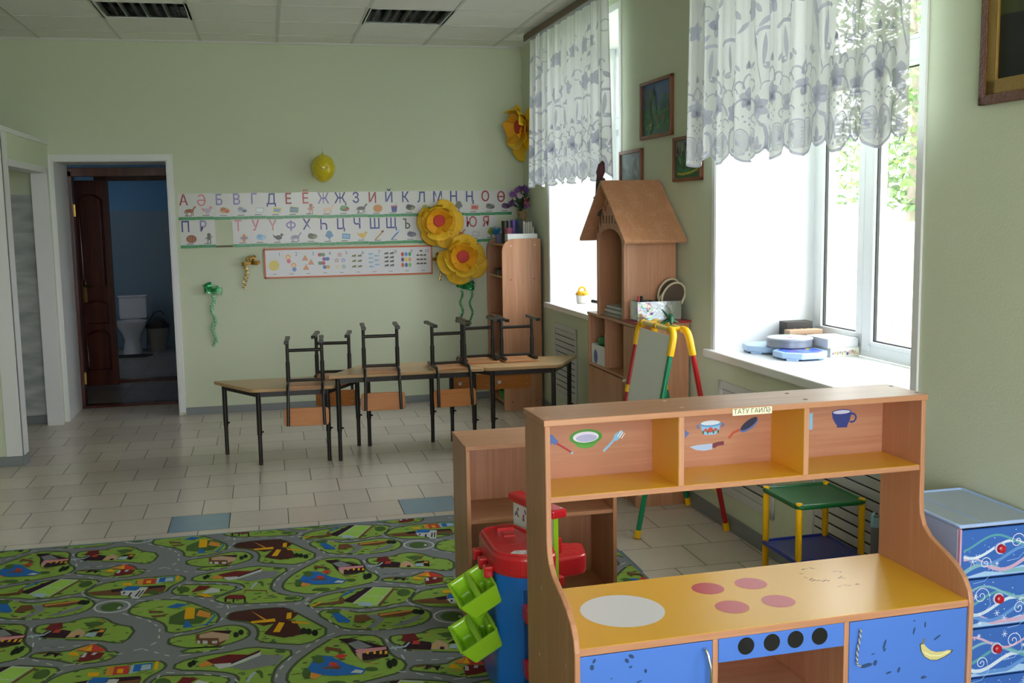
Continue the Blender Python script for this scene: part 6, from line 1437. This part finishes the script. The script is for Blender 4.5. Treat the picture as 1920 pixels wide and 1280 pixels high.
b = MB(); b.lathe([(0.05, 0.0), (0.066, 0.004), (0.072, 0.04), (0.068, 0.04), (0.062, 0.008), (1e-6, 0.007)], (0.22, 7.32, SILL), BLK, 24); b.build('pan_bowl', pn_, smooth=40)
b = MB(); b.tube([(0.21, 7.385, SILL+0.034), (0.18, 7.46, SILL+0.046), (0.14, 7.56, SILL+0.052)], [0.007, 0.011, 0.013], BLK, 12); b.build('pan_handle', pn_, smooth=40)

# near window sill
LBL, LBT = mat('light_blue_tray', '#a9c8f2', 0.3), c('#3c62c8', 0.3)
def octo(label, x, y, r, rot, extra):
    t = thing('game_tray', label, 'tray', (x, y, SILL), 'wall', 'light blue octagonal trays')
    P = [(x+r*math.cos(R(rot+45*k)), y+r*math.sin(R(rot+45*k))) for k in range(8)]
    b = MB(); b.prism(P, (0, 0, SILL+0.008), X3, Y3, 0.030, LBL); bo = b.build('tray_body', t, bevel=0.006, seg=3)
    for k in range(4):
        a = R(rot+22.5+90*k); d = Vector((math.cos(a), math.sin(a), 0)); n = Vector((-d.y, d.x, 0))
        b = MB(); b.obox(Vector((x, y, SILL+0.005))+d*(r*0.86), d*0.012, n*0.028, (0, 0, 0.005), LBL); b.build('foot', t, bevel=0.002)
    m = MB(); f = Flat(m, (0, 0, SILL+0.038), X3, Y3, 0.00004); f.poly([(x+(p-x)*0.84, y+(q-y)*0.84) for p, q in P], LBT if extra else c('#b4d0f4', 0.3)); rr = random.Random(int(x*1000))
    if extra:
        for k in range(16): f.disc(x+rr.uniform(-.6, .6)*r, y+rr.uniform(-.6, .6)*r, rr.uniform(.006, .018), rr.uniform(.005, .012), c(rr.choice(('#c84a5a', '#5aa858', '#d8b84a', '#8aa8e8', '#b46ac0', '#e8e8f0')), 0.3), 9, rr.uniform(0, 3))
    m.build('tray_print', bo, recalc=False)
octo('light blue octagonal tray tucked under the round tin, against the window reveal', 0.215, 4.905, 0.135, 10, False)
octo('light blue octagonal tray with a dark blue printed top, front of the sill', 0.240, 4.635, 0.130, 22, True)
tn = thing('round_tin', 'round grey tin with a pale printed lid lying across the two trays', 'tin', (0.262, 4.78, SILL+0.039), 'wall')
b = MB(); b.lathe([(0.108, 0.0), (0.112, 0.004), (0.112, 0.030), (0.115, 0.032), (0.115, 0.042), (0.110, 0.046), (1e-6, 0.046)], (0.262, 4.78, SILL+0.0400), mat('grey_tin', '#8d94a0', 0.35, 0.3), 40); bo = b.build('tin_body', tn, smooth=40)
m = MB(); f = Flat(m, (0.262, 4.78, SILL+0.0862), X3, Y3, 0.00003); f.disc(0, 0, 0.105, 0.105, c('#cfe4f0', 0.3), 40); rr = random.Random(12)
for k in range(26): f.disc(rr.uniform(-.07, .07), rr.uniform(-.07, .07), rr.uniform(.008, .026), rr.uniform(.006, .016), c(rr.choice(('#e6eef4', '#bcd9ee', '#e4e9e2', '#a9d2ea')), 0.3), 10, rr.uniform(0, 3))
for k in range(6): f.disc(rr.uniform(-.05, .0), rr.uniform(-.06, -.01), rr.uniform(.008, .016), rr.uniform(.005, .009), c(rr.choice(('#d0508a', '#c86aa0', '#b04a8a')), 0.3), 9)
m.build('lid_print', bo, recalc=False)
def carton(name, label, x0, x1, y0, y1, z0, z1, m, draw=None, group=None, cat='box', inner=None):
    o = MB(); o.box(x0, x1, y0, y1, z0, z1, m); ob = o.build(name, base=((x0+x1)/2, (y0+y1)/2, z0), frame='wall', bevel=0.002); tag(ob, label, cat, group)
    if draw:
        q = MB(); f = Flat(q, (x0, y0-0.0006, z0), X3, Z3, 0.0003); draw(f, x1-x0, z1-z0); q.build('box_print', ob, recalc=False)
    return ob
def d_cards(f, W, H):
    rr = random.Random(3)
    for k in range(11): f.disc(0.012+k*W/12, H*rr.uniform(.35, .65), rr.uniform(.003, .008), rr.uniform(.004, .010), c(rr.choice(('#c8b85a', '#8a9ab0', '#5a5a5e', '#b4a06a', '#9a8ab4', '#d0a0a8')), 0.4), 8)
def d_beige(f, W, H):
    for k in range(14): f.rect(W*0.20+k*W*0.038, W*0.20+k*W*0.038+0.0035, H*0.66, H*0.82, c('#7a6048'))
    f.rect(W*0.76, W*0.91, H*0.12, H*0.36, c('#6a5544'))
def d_black(f, W, H):
    for k in range(3): f.line([(W*(0.25+0.25*k), H*0.2), (W*(0.32+0.25*k), H*0.75)], 0.006, c('#b4b4ae'))
carton('puzzle_box', 'white box with small coloured drawings, lower of the two by the window frame', 0.385, 0.540, 4.60, 4.80, SILL, SILL+0.044, c('#dedbd2', 0.45), d_cards)
carton('white_box', 'plain white box lying on top of the printed one by the window frame', 0.375, 0.540, 4.61, 4.82, SILL+0.0442, SILL+0.088, c('#dcdee2', 0.45))
carton('cardboard_box', 'beige cardboard box with small dark print, behind the round tin', 0.315, 0.500, 4.875, 4.935, SILL, SILL+0.105, c('#b4957a', 0.6), d_beige)
carton('black_carton', 'black open topped carton standing behind the beige cardboard box', 0.345, 0.495, 4.965, 5.045, SILL, SILL+0.138, c('#26231e', 0.5), d_black)

# on and in the house cabinet
mg = [('#b9bec4', 0.30, 0.20, 0.012), ('#8f979f', 0.27, 0.19, 0.010), ('#cfd2d4', 0.29, 0.20, 0.014), ('#7f868e', 0.25, 0.18, 0.008), ('#c4c8cc', 0.26, 0.19, 0.012)]
z = HZ
MLAB = ['bottom magazine of the stack in the little house', 'dark grey magazine second from the bottom of the stack in the little house', 'thick pale magazine in the middle of the stack in the little house', 'thin dark grey magazine second from the top in the little house', 'top magazine of the stack in the little house']
for k, (h_, ly_, lx_, th_) in enumerate(mg):
    cx_, cy_ = -0.190+0.004*math.sin(k*2), 5.86+0.012*math.cos(k*1.7)
    b = MB(); b.box(cx_-lx_/2, cx_+lx_/2, cy_-ly_/2, cy_+ly_/2, z, z+th_, c(h_, 0.35)); o = b.build('magazine', base=(cx_, cy_, z), frame='wall', bevel=0.0015)
    tag(o, MLAB[k], 'magazine', 'magazines in the little house'); z += th_+0.0004
b = MB(); b.ell((-0.22, 5.80, z+0.0185), (0.040, 0.085, 0.018), BLK, 20, 10); tag(b.build('spectacle_case', base=(-0.22, 5.80, z), frame='wall', smooth=60), 'black oval case lying on top of the magazine stack', 'case')
rb = MB(); rb.box(-0.335, -0.005, 5.375, 5.570, HZ+0.0005, HZ+0.013, c('#9c2230', 0.35)); tag(rb.build('red_folder', base=(-0.17, 5.47, HZ), frame='wall', bevel=0.002), 'thin red folder under the silver box on the house cabinet', 'folder')
hb = thing('silver_gift_box', 'open box covered in silver holographic paper holding rackets', 'box', (-0.17, 5.48, HZ+0.0135), 'wall')
HOLO = bpy.data.materials.new('holographic_paper'); HOLO.use_nodes = True
_n = HOLO.node_tree; _b = _n.nodes['Principled BSDF']; _b.inputs['Metallic'].default_value = 0.9; _b.inputs['Roughness'].default_value = 0.16
_t = _n.nodes.new('ShaderNodeTexCoord'); _v = _n.nodes.new('ShaderNodeTexVoronoi'); _v.inputs['Scale'].default_value = 110; _h = _n.nodes.new('ShaderNodeHueSaturation'); _h.inputs['Saturation'].default_value = 0.55; _h.inputs['Value'].default_value = 0.95
_n.links.new(_t.outputs['Object'], _v.inputs['Vector']); _n.links.new(_v.outputs['Color'], _h.inputs['Color']); _n.links.new(_h.outputs['Color'], _b.inputs['Base Color'])
SILV = mat('silver_foil', '#cdd2d8', 0.16, 0.95, bump=(9, 0.3, 0.02))
bx0, bx1, by0, by1, bz0, bz1 = -0.300, -0.045, 5.420, 5.545, HZ+0.0136, HZ+0.118
b = MB(); b.box(bx0, bx1, by0, by0+0.003, bz0, bz1, SILV); b.box(bx0, bx1, by1-0.003, by1, bz0, bz1, SILV); b.box(bx0, bx0+0.003, by0, by1, bz0, bz1, SILV); b.box(bx1-0.003, bx1, by0, by1, bz0, bz1, SILV); b.box(bx0, bx1, by0, by1, bz0, bz0+0.003, SILV)
bo = b.build('box_shell', hb)
m = MB(); Flat(m, (bx0, by0-0.0004, bz0), X3, Z3, 0.0002).poly([(0.001, 0.002), (0.075, 0.002), (0.098, 0.05), (0.070, 0.102), (0.001, 0.102)], HOLO); so = m.build('holographic_panel', bo, recalc=False); so['label'] = 'rainbow speckled panel'
def racket(label, x, y, z, ang, lean):
    t = thing('racket', label, 'racket', (x, y, z), 'wall', 'rackets in the silver box')
    M_ = Matrix.Translation((x, y, z)) @ Matrix.Rotation(R(ang), 4, 'Y') @ Matrix.Rotation(R(lean), 4, 'X')
    def q(u, v, w=0): return M_ @ Vector((u, w, v))
    P = [q(0.060*math.cos(R(a)), 0.150+0.080*math.sin(R(a))) for a in range(0, 360, 15)]
    b = MB(); b.tube(P, 0.0062, c('#c9bda0', 0.4), 8, closed=True); ho = b.build('racket_hoop', t, smooth=50)
    b = MB(); b.add([q(0.058*math.cos(R(a)), 0.150+0.078*math.sin(R(a))) for a in range(0, 360, 15)], [tuple(range(24))], see_through('dark_racket_strings', '#4a3a2c', 0.10)); b.build('strings', ho, recalc=False)
    b = MB(); b.tube([q(0, 0.004), q(0, 0.068)], 0.008, c('#5a4030', 0.4), 10); b.build('handle', t, smooth=40)
racket('racket leaning left out of the silver box', -0.190, 5.500, HZ+0.026, 52, 0)
racket('tall racket at the right end of the silver box', -0.150, 5.515, HZ+0.026, 30, -3)
racket('middle racket in the silver box', -0.165, 5.470, HZ+0.026, 40, -2)
for k, (x, hcol, lab) in enumerate(((-0.285, '#b02a3a', 'red pencil standing at the left end of the silver box'), (-0.268, '#1c1c20', 'black marker standing at the left end of the silver box'))):
    b = MB(); b.tube([(x, 5.44, HZ+0.018), (x-0.006, 5.43, HZ+0.150)], 0.005+0.003*k, c(hcol, 0.4), 10); tag(b.build('pencil' if k == 0 else 'marker', base=(x, 5.44, HZ+0.018), frame='wall', smooth=40), lab, 'pencil' if k == 0 else 'marker')
bxw = thing('white_storage_box', 'white box with a blue spot in the far compartment of the house cabinet', 'box', (-0.2, 6.06, 0.7055), 'wall')
b = MB(); x0, x1, y0, y1, z0, z1 = -0.315, -0.06, 5.925, 6.185, 0.7055, 0.825; WB = c('#d9dade', 0.4)
b.box(x0, x0+0.003, y0, y1, z0, z1, WB); b.box(x1-0.003, x1, y0, y1, z0, z1, WB); b.box(x0, x1, y0, y0+0.003, z0, z1, WB); b.box(x0, x1, y1-0.003, y1, z0, z1, WB); b.box(x0, x1, y0, y1, z0, z0+0.003, WB); bo = b.build('box_shell', bxw)
m = MB(); Flat(m, (x0-0.0004, y1, z0), (0, -1, 0), Z3, 0.0003).disc(0.085, 0.045, 0.036, 0.042, c('#3a5ab0', 0.4), 24); so = m.build('blue_spot', bo, recalc=False); so['label'] = 'round blue printed spot'
b = MB(); b.lathe([(0.055, 0), (0.060, 0.03), (0.048, 0.05), (1e-6, 0.055)], (-0.235, 6.115, 0.815), mat('green_translucent_cap', '#2f7a48', 0.35), 20); b.tube([(-0.235, 6.10, 0.85), (-0.235, 6.0, 0.96)], 0.005, c('#5a6ab0', 0.4), 8)
tag(b.build('green_scoop', base=(-0.235, 6.115, 0.815), frame='wall', smooth=40), 'green toy net scoop lying in the white storage box', 'scoop')
b = MB()
for k in range(5): b.box(-0.285+0.0, -0.12, 5.945+k*0.018, 5.957+k*0.018, 0.7092, 0.895-0.006*(k % 2), c('#8f9a98' if k % 2 else '#a9b2b0', 0.45))
tag(b.build('booklet_bundle', base=(-0.2, 5.985, 0.7092), frame='wall'), 'bundle of thin grey booklets upright in the white storage box', 'booklets')
# dark dried branch ornament behind the roof
orn = thing('dried_branch', 'dark dried branch ornament rising behind the little house roof', 'ornament', (-0.26, 6.02, 1.62), 'wall')
DKW = mat('dark_driftwood', '#4a4246', 0.6, bump=(40, 0.6, 0.01)); PUR = mat('dark_plum_leaf', '#5a3038', 0.6)
b = MB(); b.tube([(-0.30, 6.035, 1.610), (-0.315, 5.985, 1.700), (-0.33, 5.955, 1.78), (-0.34, 5.93, 1.83)], [0.030, 0.034, 0.026, 0.018], DKW, 12); b.tube([(-0.31, 5.98, 1.69), (-0.345, 5.90, 1.76), (-0.345, 5.85, 1.805), (-0.345, 5.835, 1.79)], [0.020, 0.018, 0.012, 0.004], DKW, 10); b.tube([(-0.31, 6.02, 1.66), (-0.33, 6.06, 1.71), (-0.335, 6.075, 1.70)], [0.007, 0.005, 0.002], DKW, 8); b.build('branch', orn, smooth=60)
b = MB(); b.tube([(-0.34, 5.93, 1.82), (-0.345, 5.90, 1.85), (-0.35, 5.87, 1.885), (-0.35, 5.845, 1.90)], [0.018, 0.026, 0.020, 0.006], PUR, 10); b.tube([(-0.345, 5.89, 1.87), (-0.35, 5.85, 1.90), (-0.35, 5.815, 1.888)], [0.012, 0.012, 0.003], PUR, 8); b.build('dark_bloom', orn, smooth=60)

# on top of the corner cupboard
TZ = 1.3712
b = MB(); WT_ = c('#d9dde0', 0.35); x0, x1, y0, y1, z1 = 1.905, 2.160, 8.425, 8.515, TZ+0.080
b.box(x0, x1, y0, y0+0.003, TZ, z1, WT_); b.box(x0, x1, y1-0.003, y1, TZ, z1, WT_); b.box(x0, x0+0.003, y0, y1, TZ, z1, WT_); b.box(x1-0.003, x1, y0, y1, TZ, z1, WT_); b.box(x0, x1, y0, y1, TZ, TZ+0.003, WT_)
tag(b.build('white_tray', base=(2.03, 8.47, TZ)), 'white rectangular tray at the near end of the cupboard top', 'tray')
bk_ = [('#8a8f98', 0.020, 0.180, 'grey'), ('#70767e', 0.018, 0.172, 'dark grey'), ('#a4a8a6', 0.016, 0.176, 'pale grey'), ('#8f7a66', 0.016, 0.178, 'brown spined'), ('#3f4a6a', 0.016, 0.135, 'small navy blue')]
x = 2.070
for k, (h_, th_, ht_, nm) in enumerate(bk_):
    b = MB(); b.box(x, x+th_, 8.56, 8.68, TZ, TZ+ht_, c(h_, 0.45)); b.box(x+0.0015, x+th_-0.0015, 8.557, 8.56, TZ+0.003, TZ+ht_-0.003, c('#c9c6bd', 0.6)); o = b.build('book', base=(x, 8.62, TZ)); tag(o, '%s book standing upright on the cupboard top by the white tray' % nm, 'book', 'books on the cupboard'); x += th_+0.002
for nm, lab, ca, x, y, prof, h_ in (('purple_pot', 'purple pot on the cupboard top', 'pot', 2.005, 8.625, [(0.022, 0), (0.028, 0.19), (0.025, 0.19), (0.020, 0.01)], '#4f3590'), ('pink_bowl', 'small deep pink bowl in front of the purple pot', 'bowl', 1.948, 8.556, [(0.024, 0), (0.034, 0.08), (0.040, 0.128), (0.037, 0.128), (0.030, 0.08)], '#8f4a66'), ('black_pencil_cup', 'black pencil cup beside the purple pot', 'cup', 1.940, 8.66, [(0.028, 0), (0.030, 0.185), (0.027, 0.185), (0.024, 0.01)], '#22201f'), ('teal_mug', 'dark teal mug on the cupboard top', 'mug', 2.085, 8.75, [(0.026, 0), (0.029, 0.2), (0.026, 0.2), (0.022, 0.01)], '#3f5f62'), ('blue_jar', 'slate blue jar in front of the teal mug', 'jar', 2.035, 8.69, [(0.024, 0), (0.027, 0.12), (0.018, 0.135), (1e-6, 0.135)], '#4a6274')):
    b = MB(); b.lathe(prof, (x, y, TZ), c(h_, 0.35), 20); tag(b.build(nm, base=(x, y, TZ), smooth=40), lab, ca)
b = MB(); rr = random.Random(6)
for k in range(70):
    d = Vector((rr.uniform(-1, 1), rr.uniform(-1, 1), rr.uniform(-.4, 1))).normalized(); b.tube([(1.898, 8.80, TZ+0.06), Vector((1.898, 8.80, TZ+0.10))+d*0.045], [0.004, 0.001], c('#1f7ab4', 0.6), 4)
b.tube([(1.898, 8.80, TZ), (1.898, 8.80, TZ+0.08)], 0.012, c('#2a5a8a'), 10)
tag(b.build('blue_pompom', base=(1.898, 8.80, TZ)), 'bright blue tufted pompom at the front of the cupboard top', 'pompom')
b = MB(); b.box(1.878, 1.935, 8.70, 8.745, TZ, TZ+0.075, c('#57507e', 0.4)); tag(b.build('violet_box', base=(1.905, 8.72, TZ), bevel=0.003), 'small violet box at the front edge of the cupboard top', 'box')
b = MB(); b.box(1.862, 1.910, 8.67, 8.74, 1.1062, 1.165, BLK); b.box(1.868, 1.905, 8.62, 8.668, 1.1062, 1.15, c('#6a5048', 0.5)); tag(b.build('toy_camera', base=(1.885, 8.69, 1.1062), bevel=0.004), 'dark toy camera on the shelf inside the corner cupboard', 'toy')
b = MB(); b.lathe([(0.05, 0), (0.068, 0.06), (0.074, 0.075), (0.070, 0.075), (0.06, 0.03), (1e-6, 0.02)], (1.925, 8.60, 0.0665), c('#2fae4a', 0.35), 24); tag(b.build('green_bucket', base=(1.925, 8.60, 0.0665), smooth=40), 'bright green toy bucket on the bottom shelf of the corner cupboard', 'bucket')
fv = thing('flower_vase', 'woven vase of purple artificial flowers on the cupboard top in the corner', 'vase of flowers', (2.135, 8.86, TZ))
b = MB(); b.lathe([(0.034, 0), (0.044, 0.10), (0.036, 0.20), (0.042, 0.265), (0.038, 0.265), (0.030, 0.2)], (2.135, 8.86, TZ), mat('woven_straw', '#9a8058', 0.7, bump=(150, 0.8, 0.006)), 20); b.build('vase', fv, smooth=50)
rr = random.Random(10); b = MB(); g = [c('#22382a', 0.5), c('#2f4a34', 0.5)]
for k in range(60):
    p = Vector((2.125, 8.84, TZ+0.34))+Vector((rr.gauss(0, .034), rr.gauss(0, .034), rr.gauss(0, .040))); n1 = Vector((rr.uniform(-1, 1), rr.uniform(-1, 1), rr.uniform(-1, 1))).normalized(); n2 = n1.orthogonal().normalized(); b.add([p-n1*.035, p+n2*.013, p+n1*.035, p-n2*.013], [(0, 1, 2, 3)], g[k % 2])
for k in range(9): b.tube([(2.135, 8.86, TZ+0.22), (2.135+rr.uniform(-.06, .04), 8.85+rr.uniform(-.05, .04), TZ+0.40)], 0.003, g[0], 5)
fo = b.build('leaves', fv, recalc=False); fo['kind'] = 'stuff'
pc = [c('#7a4a94', 0.5), c('#94609f', 0.5), c('#5f3a80', 0.5), c('#a04a5e', 0.5), c('#b9a4b4', 0.5)]
for k, (dx, dy, dz, ci) in enumerate(((-0.075, 0, 0.405, 0), (-0.045, -0.03, 0.435, 1), (-0.010, 0.0, 0.452, 0), (0.025, -0.03, 0.455, 2), (0.045, 0.0, 0.440, 0), (-0.085, -0.01, 0.330, 2), (0.035, -0.04, 0.345, 3), (-0.025, -0.05, 0.395, 4), (0.045, -0.02, 0.310, 1))):
    b = MB(); ctr = Vector((2.125+dx, 8.85+dy, TZ+dz))
    for q in range(7):
        a = q*0.9; d = Vector((math.cos(a), -0.5, math.sin(a))).normalized(); e = d.cross(Vector((0, 1, 0.2))).normalized()
        b.add([ctr, ctr+d*0.018+e*0.014, ctr+d*0.036, ctr+d*0.018-e*0.014], [(0, 1, 2, 3)], pc[ci])
    b.build('flower_head', fv, recalc=False)
